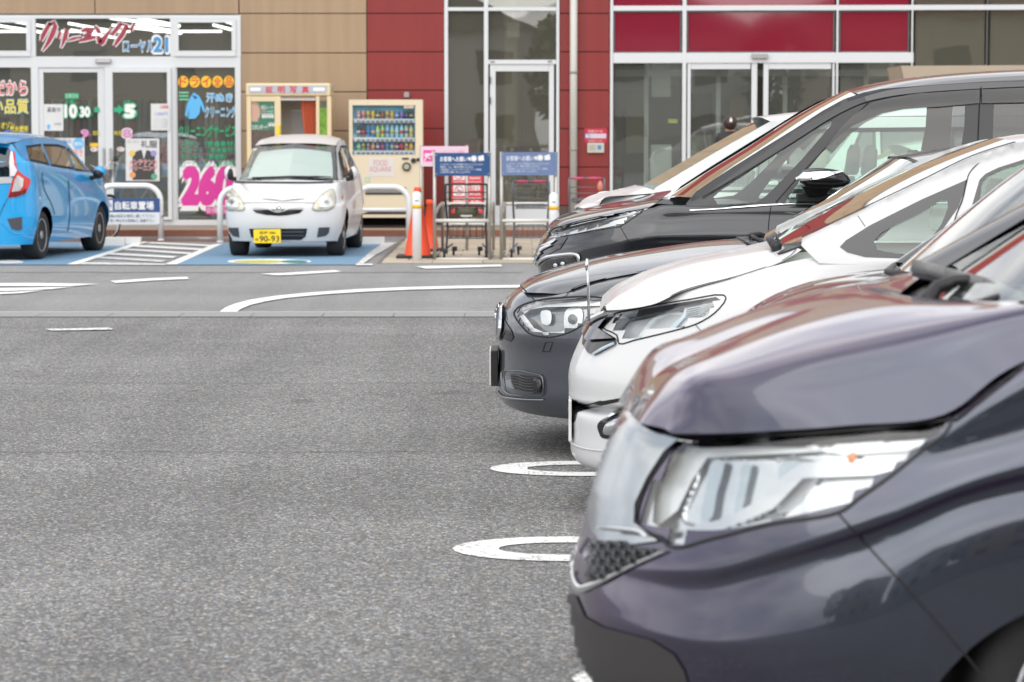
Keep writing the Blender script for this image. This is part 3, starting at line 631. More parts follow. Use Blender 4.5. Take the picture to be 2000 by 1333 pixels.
# ---- right entrance: a bay turned a little towards the drive, built square and then rotated about its left edge
E0 = xf(1192); EB = []
def ebar(*a, **k): o = bar(*a, **k); EB.append(o); return o
def epane(*a, **k): o = pane(*a, **k); EB.append(o); return o
M_redglass = mat('red_glass_panel', (0.21, 0.012, 0.030), 0.05, spec=0.6, coat=0.6)
for b in ((1191, -48, 1198, 441), (1331, -48, 1341, 430), (1628, -48, 1636, 430), (1772, -48, 1780, 430), (1917, -48, 1923, 430), (2060, -48, 2068, 430), (1198, 12, 2068, 22), (1198, 104, 1780, 124), (1198, 430, 2068, 441)): ebar(*b)
for a, b in ((1198, 1331), (1341, 1628), (1636, 1772)):
    for q in ((a, 22, b, 25), (a, 101.5, b, 104), (a, 25, a + 3, 101.5), (b - 3, 25, b, 101.5)): ebar(*q, m=M_aludark, t=.02)
    EB.append(rect('red_panel', a + 3, 25, b - 3, 101.5, F + .01, .01, M_redglass, B)); EB.append(rect('red_panel', a, -48, b, 12, F + .01, .01, M_redglass, B))
for a, b in ((1780, 1917), (1923, 2060)): epane(a, -48, b, 12, M_shopglass2); epane(a, 22, b, 430, M_shopglass2)
epane(1198, 124, 1331, 430); epane(1636, 124, 1772, 430)
EB.append(door(1341, 1478, 124, 430, 1349, 1465, 136, 424, 0)); EB.append(door(1488, 1628, 124, 430, 1500, 1621, 136, 424, 0))
EB.append(rect('door_sensor', 1467, 106, 1499, 115, F - .05, .05, MATS['sensor_grey'], B, .004))
M_in = mat('inner_frame', (.72, .74, .73), .5)
for u in (1255, 1398, 1530, 1690, 1740): EB.append(MB().box(xf(u), xf(u + 9), F + 1.0, F + 1.08, .13, 3.0).build('inner_door_frame', M_in, B))
EB.append(MB().box(xf(1198), xf(1772), F + 1.0, F + 1.07, 2.42, 2.52).build('inner_door_frame', M_in, B))
EB.append(MB().box(xf(1198), xf(1772), F + .3, F + 2.5, 3.02, 3.1).build('vestibule_ceiling', mat('vestibule_ceiling', (.34, .34, .31), .7), B))
EB.append(MB().box(xf(1268), xf(1310), F + 1.15, F + 1.2, .13, 1.35).build('white_board', mat('mint_board', (.72, .80, .74), .6), B))
EB.append(MB().box(xf(1270), xf(1308), F + 1.15, F + 1.2, 2.1, 2.9).build('white_board', mat('mint_board', (.72, .80, .74), .6), B))
EB.append(MB().box(xf(1304), xf(1322), F + .02, F + .024, zf(241), zf(233)).build('yellow_sticker', mat('lime_sticker', (.6, .7, .05), .6), B))
for k, (u0, u1, z0, z1, d, c) in enumerate(((1215, 1250, 1.2, 2.2, 2.6, (.40, .36, .22)), (1345, 1392, 1.0, 1.5, 2.7, (.45, .42, .36)), (1405, 1460, 1.5, 2.6, 3.6, (.30, .29, .26)), (1505, 1560, 1.3, 2.5, 4.4, (.32, .30, .27)), (1205, 1330, 2.3, 2.9, 3.0, (.34, .34, .30)), (1205, 1250, .13, 1.9, 4, (.10, .10, .09)), (1340, 1395, .13, 2.2, 4, (.22, .15, .07)), (1410, 1465, .13, 1.4, 4.5, (.06, .06, .06)), (1500, 1528, .13, 2.1, 3.5, (.12, .1, .07)),
        (1550, 1620, .13, 1.9, 5, (.1, .09, .08)), (1640, 1700, .13, 2.3, 4, (.15, .16, .17)), (1430, 1462, 1.5, 2.1, 3.2, (.35, .22, .08)), (1640, 1760, 2.1, 2.7, 3.4, (.2, .22, .23)))):
    EB.append(MB().box(xf(u0), xf(u1), F + d, F + d + .5, z0, z1).build('display_stand', mat('stand_%d' % k, c, .7), B, False, .01))
piv = Matrix.Translation(Vector((E0, 0, 0))) @ Matrix.Rotation(R(-3.5), 4, 'Z') @ Matrix.Translation(Vector((-E0, 0, 0)))
for o in EB: o.matrix_local = piv @ Matrix.Translation(o.location)
# downpipe, call point, wall light: fixed to the wall
dp = thing('downpipe', (xf(1119.5), F - .1, .12), 'cream rain downpipe with two joints on the red wall', 'downpipe')
M_pipe = mat('cream_pipe', (.50, .50, .46), .4)
xd = xf(1119.5); MB().tube([(xd, F - .1, .12), (xd, F - .1, ztop + .5)], .057, 16).build('pipe', M_pipe, dp, True)
for v in (142, 292): MB().tube([(xd, F - .1, zf(v) - .02), (xd, F - .1, zf(v) + .02)], .063, 16).build('bracket', mat('pipe_joint', (.28, .28, .26), .5), dp, True)
cs = thing('call_sign', (xf(1163), F - .03, zf(279)), 'small red assistance call sign above the wall intercom', 'sign')
rect('plate', 1141.5, 251, 1185, 278.5, F - .03, .006, mat('crimson_plate', (.48, .02, .05), .4), cs)
T('お台コール', 1149, 254, 1177, 259.5, W_, .01, Y=F - .04, par=cs); T('呼出装置ございます', 1149, 274, 1176, 277, W_, 0, Y=F - .04, par=cs)
rect('white_strip', 1142.5, 261.5, 1184, 270.5, F - .036, .001, mat('lilac_strip', (.55, .5, .6), .5), cs)
rect('wheelchair_mark', 1142.5, 261.5, 1151.5, 270.5, F - .037, .001, mat('sign_blue', (.02, .12, .45), .4), cs)
T('♿', 1144, 262.5, 1150, 269.5, W_, 0, Y=F - .04, par=cs)
ic = thing('intercom', (xf(1164), F - .03, zf(299)), 'beige intercom box with a blue button on the red wall', 'intercom')
rect('case', 1147, 279.5, 1180, 299, F - .03, .05, mat('beige_plastic', (.50, .47, .40), .5), ic, .008)
rect('speaker_grille', 1151, 283, 1163, 294, F - .081, .002, mat('grey_beige', (.38, .36, .32), .6), ic); rect('button', 1167, 284, 1174, 292, F - .081, .006, mat('sign_blue2', (.05, .22, .5), .4), ic)
wl = thing('wall_box', (xf(794), F - .03, zf(191)), 'small grey box on the red wall above the drinks machine', 'wall box')
rect('case', 789, 182, 799.5, 191, F - .03, .06, mat('grey_box', (.33, .30, .28), .5), wl, .006); rect('cap', 790.5, 180, 798, 182.5, F - .03, .04, mat('grey_box', (.33, .30, .28), .5), wl)
bd = thing('beige_canopy', (xf(1900, 38), 38.2, 0), 'beige panelled awning box in front of the far right windows', 'awning')
m_aw = mat('beige_awning', (.40, .33, .25), .6, noise=.08, nscale=2)
MB().prism([atY(u, v, 37.6) for u, v in ((1760, 129), (2120, 127), (2120, 200), (1776, 200))], (0, 1.4, 0)).build('fascia', m_aw, bd)
for u in (1790, 2100): MB().box(xf(u, 38), xf(u + 8, 38), 38.2, 38.3, 0.1, atY(u, 199, 38.2)[2]).build('post', m_aw, bd)
# ================================================================== surfaces
def cr_curve(P, per, closed=False):
    """centripetal Catmull-Rom through P (n,k), sampled `per` times per span"""
    P = np.asarray(P, float); n = len(P)
    if closed: P = np.vstack([P[-1], P, P[0], P[1]])
    if n == 2 and not closed:
        t = np.linspace(0, 1, per + 1)[:, None]; return P[0] * (1 - t) + P[1] * t
    d = np.maximum(np.linalg.norm(np.diff(P, axis=0), axis=-1), 1e-5) ** 0.5
    k = np.concatenate([[0], np.cumsum(d)]); m = np.zeros_like(P)
    h = np.diff(k)
    s = np.diff(P, axis=0) / h[:, None]
    m[1:-1] = (s[:-1] * h[1:, None] + s[1:] * h[:-1, None]) / (h[:-1] + h[1:])[:, None]
    m[0] = 1.5 * s[0] - 0.5 * m[1]; m[-1] = 1.5 * s[-1] - 0.5 * m[-2]
    out = []
    rng = range(1, len(P) - 2) if closed else range(len(P) - 1)
    for i in rng:
        f = np.linspace(0, 1, per, endpoint=False)[:, None]; H = h[i]
        out.append((2 * f**3 - 3 * f**2 + 1) * P[i] + (f**3 - 2 * f**2 + f) * H * m[i] + (-2 * f**3 + 3 * f**2) * P[i + 1] + (f**3 - f**2) * H * m[i + 1])
    if not closed: out.append(P[-1:])
    return np.vstack(out)
def resample(P, n):
    P = np.asarray(P, float); s = np.concatenate([[0], np.cumsum(np.linalg.norm(np.diff(P, axis=0), axis=1))])
    t = np.linspace(0, s[-1], n); return np.stack([np.interp(t, s, P[:, j]) for j in range(P.shape[1])], -1)
def grow(poly, k):
    P = np.asarray(poly, float); c = P.mean(0); return [tuple(q) for q in c + (P - c) * k]
class Surf:
    def __init__(s, V, F): s.V = np.asarray(V, float); s.F = [tuple(f) for f in F]; s._b = None
    @property
    def bvh(s):
        if s._b is None: s._b = BVHTree.FromPolygons([tuple(v) for v in s.V], s.F, epsilon=0.0)
        return s._b
    @property
    def vn(s):
        if getattr(s, '_n', None) is None or len(s._n) != len(s.V):
            N = np.zeros_like(s.V)
            for f in s.F:
                a, b, c = s.V[f[0]], s.V[f[1]], s.V[f[2]]; n = np.cross(b - a, c - a)
                if len(f) > 3: n = n + np.cross(c - a, s.V[f[3]] - a)
                for i in f: N[i] += n
            s._n = N / (np.linalg.norm(N, axis=1)[:, None] + 1e-12)
        return s._n
    def copy(s): return Surf(s.V.copy(), list(s.F))
    def join(s, o):
        k = len(s.V); return Surf(np.vstack([s.V, o.V]), s.F + [tuple(i + k for i in f) for f in o.F])
    def cut(s, inside):
        """remove faces lying wholly in `inside` (mask per vertex)"""
        s.F = [f for f in s.F if not all(inside[i] for i in f)]; return s
def loft(rows, nu=6, nv=5, K=None):
    """rows of control points -> smooth quad sheet"""
    cr = [cr_curve(r, nu) for r in rows]
    if K or len({len(c) for c in cr}) > 1:
        K = K or max(len(c) for c in cr); cr = [resample(c, K) for c in cr]
    A = np.stack(cr)                                   # rows, cols, 3
    n, m = A.shape[:2]
    if n > 2:
        # one common knot spacing across rows keeps the sheet even
        d = np.maximum(np.linalg.norm(np.diff(A, axis=0), axis=-1).mean(1), 1e-4) ** 0.5
        h = d; s_ = np.diff(A, axis=0) / h[:, None, None]; mt = np.zeros_like(A)
        mt[1:-1] = (s_[:-1] * h[1:, None, None] + s_[1:] * h[:-1, None, None]) / (h[:-1] + h[1:])[:, None, None]
        mt[0] = 1.5 * s_[0] - .5 * mt[1]; mt[-1] = 1.5 * s_[-1] - .5 * mt[-2]
        out = []
        for i in range(n - 1):
            for f in np.linspace(0, 1, nv, endpoint=False):
                out.append((2 * f**3 - 3 * f**2 + 1) * A[i] + (f**3 - 2 * f**2 + f) * h[i] * mt[i] + (-2 * f**3 + 3 * f**2) * A[i + 1] + (f**3 - f**2) * h[i] * mt[i + 1])
        out.append(A[-1]); A = np.stack(out)
    else:
        t = np.linspace(0, 1, nv + 1)[:, None, None]; A = A[0] * (1 - t) + A[1] * t
    n, m = A.shape[:2]
    V = A.reshape(-1, 3)
    F = [(i * m + j, i * m + j + 1, (i + 1) * m + j + 1, (i + 1) * m + j) for i in range(n - 1) for j in range(m - 1)]
    return Surf(V, F)
def inpoly(P, poly):
    P = np.asarray(P); x, y = P[:, 0], P[:, 1]; poly = np.asarray(poly, float); c = np.zeros(len(P), bool); j = len(poly) - 1
    for i in range(len(poly)):
        xi, yi = poly[i]; xj, yj = poly[j]
        c ^= ((yi > y) != (yj > y)) & (x < (xj - xi) * (y - yi) / (yj - yi + 1e-12) + xi); j = i
    return c
def smooth_poly(poly, per=5): return cr_curve(np.array(poly, float), per, True)
class Car:
    """frame of a car: x runs back from the nose, d from its visible side towards its far side, z up"""
    def __init__(s, label, cat, O, l, a, W, group=None, name='parked_car'):
        s.O = np.array([O[0], O[1], 0.0]); s.l = np.array([l[0], l[1], 0.0]); s.a = np.array([a[0], a[1], 0.0]); s.W = W; s.c = W / 2
        s.root = thing(name, s.O, label, cat, group)
    def M(s, x, d, z): return s.O + s.l * x + s.a * d + np.array([0, 0, z])
    def L(s, V):
        D = np.asarray(V, float) - s.O; return np.stack([D @ s.l, D @ s.a, D[..., 2]], -1)
    def W3(s, L): L = np.asarray(L, float); return s.O + L[..., :1] * s.l + L[..., 1:2] * s.a + L[..., 2:] * np.array([0, 0, 1.0])
    def P(s, u, v, d):
        """photo pixel on the plane at depth d inside the car"""
        r = ray(u, v); t = (s.O + s.a * d - EYE) @ s.a / (r @ s.a); return EYE + r * t
    def mir(s, S):
        L = s.L(S.V); L[:, 1] = s.W - L[:, 1]; return Surf(s.W3(L), [tuple(reversed(f)) for f in S.F])
    def rows(s, rr): return [[s.M(*p) for p in r] for r in rr]
    def nose_row(s, xc, a, inset, zf, xs, n=2.0, side=None, ts=(0, .3, .55, .72, .84, .92, .97, 1.0), rear=None):
        """from the nose centre round the corner and along the side. zf = [(x, z)], xs = side stations, side = [(x, inset)]"""
        zx = [p[0] for p in zf]; zz = [p[1] for p in zf]; c = s.c - inset; out = []
        ins = (lambda x: inset) if side is None else (lambda x: float(np.interp(x, [p[0] for p in side], [p[1] for p in side])))
        for t in ts:
            x = xc + a * (1 - (max(0, 1 - t ** n)) ** (1 / n)); d = s.c - c * t
            out.append((x, d, float(np.interp(x, zx, zz))))
        for x in xs: out.append((x, ins(x), float(np.interp(x, zx, zz))))
        if rear:
            xr, ar = rear
            for t in (1.0, .92, .72, .4, 0): out.append((xr - ar + ar * (1 - t ** 2) ** .5 , s.c - (s.c - ins(xr - ar)) * t, float(np.interp(xr, zx, zz))))
        return [s.M(*p) for p in out]
    def put(s, name, S, m, par=None, smooth=True): return mkmesh(name, S.V, S.F, m, par or s.root, smooth)
    def both(s, name, S, m, par=None):
        a = s.put(name, S, m, par); b = s.put(name, s.mir(S), m, par); return a, b
    def full(s, name, S, m, par=None): return s.put(name, S.join(s.mir(S)), m, par)
    # -------- pieces that follow a guide surface, outlined in photo pixels (or in any plane given by `rayf`)
    def hit(s, G, u, v, rayf=None):
        if rayf: o, r = rayf(u, v)
        else: o, r = EYE, ray(u, v)
        h = G.bvh.ray_cast(Vector(o), Vector(r).normalized(), 200.0)
        if h[0] is None:
            return None, None
        n0 = np.array(h[1]); p = np.array(h[0]); f = G.F[h[2]]
        w = np.array([1.0 / (np.linalg.norm(G.V[i] - p) + 1e-4) for i in f]); N = G.vn[list(f)]; N = N * np.sign((N @ n0))[:, None]
        n = (N * w[:, None]).sum(0); l = np.linalg.norm(n); n = n / l if l > 1e-6 else n0
        if n0 @ r > 0: n = -n
        return p, n
    def piece(s, G, poly, off=0.003, holes=(), step=5.0, smooth=False, rayf=None, thick=0.0, dome=0.0, drop=False):
        """conformal sheet: fills the outline, sits `off` proud of the guide (negative = recessed)"""
        poly = smooth_poly(poly) if smooth else np.array(poly, float)
        loops = [poly] + [np.array(h, float) for h in holes]
        pts, edges = [], []
        for lp in loops:
            k = len(pts); q = []
            for i in range(len(lp)):
                a, b = lp[i], lp[(i + 1) % len(lp)]; m = max(1, int(np.linalg.norm(b - a) / step))
                q += [a + (b - a) * j / m for j in range(m)]
            pts += q; edges += [(k + i, k + (i + 1) % len(q)) for i in range(len(q))]
        nb = len(pts)
        lo, hi = poly.min(0), poly.max(0); gx = np.arange(lo[0] + step * .5, hi[0], step); gy = np.arange(lo[1] + step * .5, hi[1], step)
        if len(gx) * len(gy):
            g = np.stack(np.meshgrid(gx, gy), -1).reshape(-1, 2); ok = inpoly(g, poly)
            for h in holes: ok &= ~inpoly(g, h)
            g = g[ok]
            if len(g):
                B_ = np.array(pts); dd = np.sqrt(((g[:, None] - B_[None]) ** 2).sum(-1)).min(1) if len(g) * len(B_) < 4e6 else np.full(len(g), 9)
                g = g[dd > step * .45]; pts += list(g)
        r = delaunay_2d_cdt([Vector((float(p[0]), float(p[1]))) for p in pts], edges, [], 2 if len(loops) == 1 else 5, 1e-4)
        v2, f2 = r[0], r[2]
        if len(loops) > 1 or True:
            c = np.array([[sum(v2[i][0] for i in f) / len(f), sum(v2[i][1] for i in f) / len(f)] for f in f2])
            ok = inpoly(c, poly)
            for h in holes: ok &= ~inpoly(c, h)
            f2 = [f for f, k in zip(f2, ok) if k]
        V, good = [], []; ref = None
        for p in v2:
            h, n = s.hit(G, p[0], p[1], rayf)
            if h is None:
                V.append(None)
            else:
                V.append(h + n * off); ref = h
        if drop: f2 = [f for f in f2 if all(V[i] is not None for i in f)]
        # points off the guide: take the plane of the nearest found point
        idx = [i for i, p in enumerate(V) if p is not None]
        if not idx: return Surf(np.zeros((3, 3)), [])
        for i, p in enumerate(V):
            if p is None:
                q = min(idx, key=lambda j: (v2[j][0] - v2[i][0]) ** 2 + (v2[j][1] - v2[i][1]) ** 2)
                if rayf: V[i] = V[q] + (np.array(rayf(v2[i][0], v2[i][1])[0]) - np.array(rayf(v2[q][0], v2[q][1])[0]))
                else:
                    rr = ray(v2[i][0], v2[i][1]); V[i] = EYE + rr * ((V[q] - EYE)[1] / rr[1])
        V = np.array(V)
        if dome:   # swell towards the middle
            B_ = np.array([[p[0], p[1]] for p in v2]); dd = np.sqrt(((B_[:, None] - poly[None]) ** 2).sum(-1)).min(1); dd = np.minimum(dd / (dd.max() * .7 + 1e-6), 1)
            dirs = np.array([-(ray(p[0], p[1])) for p in v2]); dirs /= np.linalg.norm(dirs, axis=1)[:, None]; V = V + dirs * (dome * np.sqrt(1 - (1 - dd) ** 2))[:, None]
        F = []
        fl = [tuple(f) for f in f2]
        S = Surf(V, fl)
        if thick:
            k = len(V); dv = np.array([(s.W3(np.array([[0, 1.0, 0]]))[0] - s.O)]) * thick
            bd = {}
            for f in fl:
                for i in range(len(f)):
                    e = (f[i], f[(i + 1) % len(f)]); bd[e] = 1
            be = [e for e in bd if (e[1], e[0]) not in bd]
            S = Surf(np.vstack([V, V + dv]), fl + [tuple(i + k for i in reversed(f)) for f in fl] + [(e[1], e[0], e[0] + k, e[1] + k) for e in be])
        return S
    def ribbon(s, G, pts, w=1.2, off=0.002, smooth=True, rayf=None, closed=False, per=6):
        """narrow strip along a pixel polyline, w = half width in pixels (number or one per point)"""
        P = np.array([[p[0], p[1], (p[2] if len(p) > 2 else w)] for p in pts], float)
        P = cr_curve(P, per, closed) if smooth else P
        V = []; n = len(P)
        for i in range(n):
            a, b = (P[i - 1], P[(i + 1) % n]) if closed else (P[max(i - 1, 0)], P[min(i + 1, n - 1)])
            t = b[:2] - a[:2]; t /= (np.linalg.norm(t) + 1e-9); nn = np.array([-t[1], t[0]]) * P[i][2]
            row = []
            for sgn in (1, 0, -1):
                q = P[i][:2] + nn * sgn; h, nm = s.hit(G, q[0], q[1], rayf); row.append(None if h is None else h + nm * (off + (0.0 if sgn else abs(off) * .6)))
            if any(r is None for r in row):
                g = [r for r in row if r is not None]
                if not g: continue
                row = [r if r is not None else g[0] for r in row]
            V += row
        k = len(V) // 3; F = []
        for i in range(k if closed else k - 1):
            j = (i + 1) % k
            F += [(3 * i, 3 * i + 1, 3 * j + 1, 3 * j), (3 * i + 1, 3 * i + 2, 3 * j + 2, 3 * j + 1)]
        return Surf(np.array(V) if V else np.zeros((3, 3)), F)
    def cut_px(s, S, poly):
        """open the sheet where it lies under the pixel outline (near half only)"""
        L = s.L(S.V); ins = inpoly(proj(S.V), poly) & (L[:, 1] < s.c + .02)
        return S.cut(ins)
    def arch(s, S, xw, r, zw=0.31, depth=0.35):
        """wheel opening: clear faces inside the circle, pull the rim onto it"""
        L = s.L(S.V); near = L[:, 1] < depth
        q = np.hypot(L[:, 0] - xw, L[:, 2] - zw); ins = near & (q < r)
        S.cut(ins)
        used = set(i for f in S.F for i in f)
        for i in np.where(ins)[0]:
            if i in used:
                k = r / max(q[i], 1e-3); L[i, 0] = xw + (L[i, 0] - xw) * k; L[i, 2] = zw + (L[i, 2] - zw) * k
        S.V = s.W3(L); S._b = None; return S
M_tyre = mat('tyre_rubber', (0.022, 0.022, 0.023), 0.8, noise=.2, nscale=30)
M_rim = mat('alloy', (0.50, 0.50, 0.52), 0.32, metal=0.85)
M_blk = mat('black_plastic', (0.018, 0.018, 0.02), 0.45, spec=.4, noise=.2, nscale=30)
M_gloss = mat('gloss_black', (0.012, 0.012, 0.013), 0.12, spec=.6)
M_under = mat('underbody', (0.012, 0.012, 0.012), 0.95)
M_chrome = mat('chrome', (0.80, 0.81, 0.82), 0.07, metal=1.0)
M_satin = mat('satin_chrome', (0.62, 0.63, 0.65), 0.22, metal=1.0)
M_seam = mat('panel_gap', (0.01, 0.01, 0.011), 0.8)
M_lens = glass('lamp_lens', (0.93, 0.95, 0.95), 1.5)
M_bowl = mat('lamp_bowl', (0.66, 0.68, 0.70), 0.22, metal=0.9, noise=.12, nscale=26)
M_bowld = mat('lamp_bezel', (0.10, 0.105, 0.11), 0.25, metal=0.5)
M_bowlw = mat('lamp_white_reflector', (0.78, 0.80, 0.82), 0.30, metal=0.35)
M_cgl = glass('car_glass', (0.82, 0.93, 0.87), 1.52)
M_cdark = glass('privacy_glass', (0.16, 0.17, 0.18), 1.52)
M_visor = glass('smoked_visor', (0.22, 0.22, 0.23), 1.45)
M_seat = mat('seat_cloth', (0.05, 0.05, 0.052), 0.9); M_seatl = mat('seat_cloth_light', (0.20, 0.19, 0.18), 0.9)
M_dash = mat('dash_plastic', (0.035, 0.035, 0.037), 0.7); M_dashl = mat('dash_beige', (0.42, 0.42, 0.39), 0.7)
M_orange = mat('amber_lens', (.75, .20, .02), .3)
M_plate = mat('plate_white', (.75, .75, .74), .5)
def wheel(C, x, d, r=.31, w=.20, far=False, spokes=5, zw=None, m=None):
    zw = zw or r; out = -1 if not far else 1; ax = tuple(C.a * out); o = C.M(x, d, zw)
    b = MB(); b.lathe([(r * .66, -w), (r * .93, -w), (r, -w * .82), (r, -w * .2), (r * .94, 0), (r * .72, 0.0), (r * .66, -.012), (r * .66, -w)][:7], o, ax, 36)
    t = b.build('wheel', M_tyre, C.root, True)
    b = MB(); b.lathe([(r * .66, -.10), (r * .68, -.006), (r * .64, -.004), (r * .60, -.05)], o, ax, 36)
    A = np.array(ax); up = np.array([0, 0, 1.0]); side = np.cross(A, up)
    for k in range(spokes):
        th = 2 * math.pi * k / spokes + .3; e = side * math.cos(th) + up * math.sin(th); f = np.cross(A, e)
        q = [np.array(o) + e * (r * .12) + f * .032 - A * .02, np.array(o) + e * (r * .62) + f * .045 - A * .012, np.array(o) + e * (r * .62) - f * .045 - A * .012, np.array(o) + e * (r * .12) - f * .032 - A * .02]
        b.prism(q, tuple(-A * .03))
    b.lathe([(r * .18, -.04), (r * .17, -.008), (r * .1, -.002)], o, ax, 14)
    b.build('rim', m or M_rim, t, True)
    MB().lathe([(r * .62, -.115), (r * .62, -.10)], o, ax, 24).build('brake_disc', M_under, t, True)
    return t
def pod(C, x, d, z, rx, rd, rz, name, m, par=None, n=14):
    V = []; k = 9
    for i in range(k):
        ph = math.pi * (i + .02) / (k - 1 + .04); V += [C.M(x + rx * math.cos(ph), d + rd * math.sin(ph) * math.cos(2 * math.pi * j / n), z + rz * math.sin(ph) * math.sin(2 * math.pi * j / n)) for j in range(n)]
    F_ = [(i * n + j, i * n + (j + 1) % n, (i + 1) * n + (j + 1) % n, (i + 1) * n + j) for i in range(k - 1) for j in range(n)] + [tuple(range(n)), tuple(range((k - 1) * n, k * n))]
    return mkmesh(name, V, F_, m, par or C.root)
def interior(C, x0, xs, zb, W, seat=M_seat, dash=M_dash, rows=2, zfl=.35, steer_near=False, xr=None):
    """dashboard, wheel, seats with head rests"""
    b = MB(); ins = .12
    pr = [(x0 - .30, zb - .03), (x0 + .15, zb + .02), (x0 + .30, zb - .02), (x0 + .32, zb - .3), (x0 + .1, zfl), (x0 - .4, zfl)]
    b.prism([C.M(x, ins, z) for x, z in pr], tuple(C.a * (W - 2 * ins))); o = b.build('dashboard', dash, C.root, False, .03)
    MB().prism([C.M(x, ins, z) for x, z in ((x0 - .5, zfl - .08), (xr or xs + 2, zfl - .08), (xr or xs + 2, zfl), (x0 - .5, zfl))], tuple(C.a * (W - 2 * ins))).build('cabin_floor', M_under, C.root)
    dd = W - .42 if not steer_near else .42; pts = []
    for k in range(20):
        a = 2 * math.pi * k / 20; pts.append(C.M(x0 + .42 + .07 * math.sin(a), dd + .18 * math.cos(a), zb + .0 + .17 * math.sin(a)))
    st = MB().tube(pts, .014, 6, True); st.tube([C.M(x0 + .42, dd - .17, zb), C.M(x0 + .42, dd + .17, zb)], .02, 6); st.build('steering_wheel', M_dash, C.root, True)
    for i in range(rows):
        for d in (.40, W - .40):
            x = xs + .85 * i
            q = MB()
            def slab(cx, z0, z1, w, t, lean=0):
                n = 10; ring = []
                for z, k in ((z0, .7), (z0 + (z1 - z0) * .15, 1), (z0 + (z1 - z0) * .8, .92), (z1, .55)):
                    ring.append([C.M(cx + (z - z0) * lean + t * math.sin(a) * k, d + w * math.cos(a) * k, z) for a in [2 * math.pi * j / n for j in range(n)]])
                V = [p for r_ in ring for p in r_]; F_ = [(a * n + b_, a * n + (b_ + 1) % n, (a + 1) * n + (b_ + 1) % n, (a + 1) * n + b_) for a in range(3) for b_ in range(n)] + [tuple(range(n)), tuple(range(3 * n, 4 * n))]
                q.add(V, F_)
            slab(x + .12, zb - .45, zb + .14, .235, .075, .22); slab(x + .27, zb + .15, zb + .36, .13, .05, .1)
            q.prism([C.M(x - .38, d - .22, zb - .5), C.M(x + .1, d - .22, zb - .5), C.M(x + .1, d - .22, zb - .36), C.M(x - .38, d - .22, zb - .34)], tuple(C.a * .44))
            q.build('seat', seat, C.root, True)
# ================================================================== the row of parked cars
def yawed(Y0, deg, x0=0.0):
    a = R(deg); return dict(O=(x0, Y0), l=(math.cos(a), math.sin(a)), a=(-math.sin(a), math.cos(a)))
ROW = None
# ---------------------------------------------------------------- 1: nearest, dark metallic minivan
M_p1 = paint('dusk_purple_paint', (0.042, 0.052, 0.074), metal=0.75, rough=0.22, flip=(0.120, 0.070, 0.160))  # slant purple mixes flake tone with painted sky reflection
C = Car('dark metallic purple-grey minivan nearest the camera, bonnet and big headlight in view', 'car', W=1.70, **yawed(5.80, 3.0))
xs1 = (1.3, 1.6, 2.1, 2.8, 3.6, 4.3)
rows = [
 C.nose_row(0.310, 0.800, .08, [(0, .17), (5, .17)], xs1, side=[(0, .08), (5, .08)]),
 C.nose_row(0.220, 0.800, .03, [(0, .25), (5, .26)], xs1),
 C.nose_row(0.185, 0.800, .0, [(0, .38), (.45, .40), (5, .42)], xs1),
 C.nose_row(0.183, 0.800, .010, [(0, .46), (.45, .47), (.78, .60), (1.07, .74), (5, .80)], xs1),
 C.nose_row(0.195, 0.790, .030, [(0, .52), (.42, .55), (.78, .695), (1.07, .815), (1.6, .88), (5, .93)], xs1, side=[(0, .012), (.5, .015), (.75, .030), (5, .032)]),
 C.nose_row(0.208, 0.790, .0, [(0, .56), (.42, .585), (.78, .725), (1.07, .845), (1.6, .91), (5, .96)], xs1),
 C.nose_row(0.250, 0.790, .030, [(0, .72), (.45, .73), (.9, .85), (1.3, .97), (5, 1.03)], xs1),
 C.nose_row(0.318, 0.780, .045, [(0, .884), (.45, .878), (.92, .93), (1.07, 1.04), (1.3, 1.125), (2, 1.15), (5, 1.16)], xs1, side=[(0, .045), (1.3, .065), (5, .07)]),
 C.nose_row(0.400, 0.750, .15, [(0, .893), (.45, .885), (.92, .935), (1.07, 1.03), (1.3, 1.11), (2, 1.13), (5, 1.14)], xs1, side=[(0, .15), (1.3, .17), (5, .17)]),
]
G1 = loft(rows, 7, 5)
body = G1.copy(); C.arch(body, 1.24, .40, .16)
hl = [(1325, 850), (1336, 846), (1448, 846), (1564, 843), (1700, 834), (1856, 818), (1850, 842), (1796, 885), (1738, 931), (1680, 972), (1639, 1001), (1506, 1024), (1390, 1053), (1315, 1070), (1291, 1053), (1245, 1024), (1247, 989), (1268, 937), (1303, 885)]
C.cut_px(body, hl)
C.full('body', body, M_p1)
wheel(C, 1.29, .06, .31, .22); wheel(C, 1.24, 1.64, .31, .22, True); wheel(C, 3.98, .05, .335, .22); wheel(C, 3.98, 1.65, .335, .22, True)
ar = MB(); ar.lathe([(.40, 0), (.40, .5)], C.M(1.24, .035, .18), tuple(C.a), 40); S_ = Surf(ar.V, ar.F[:-2]); C.put('wheel_liner', S_, M_under)
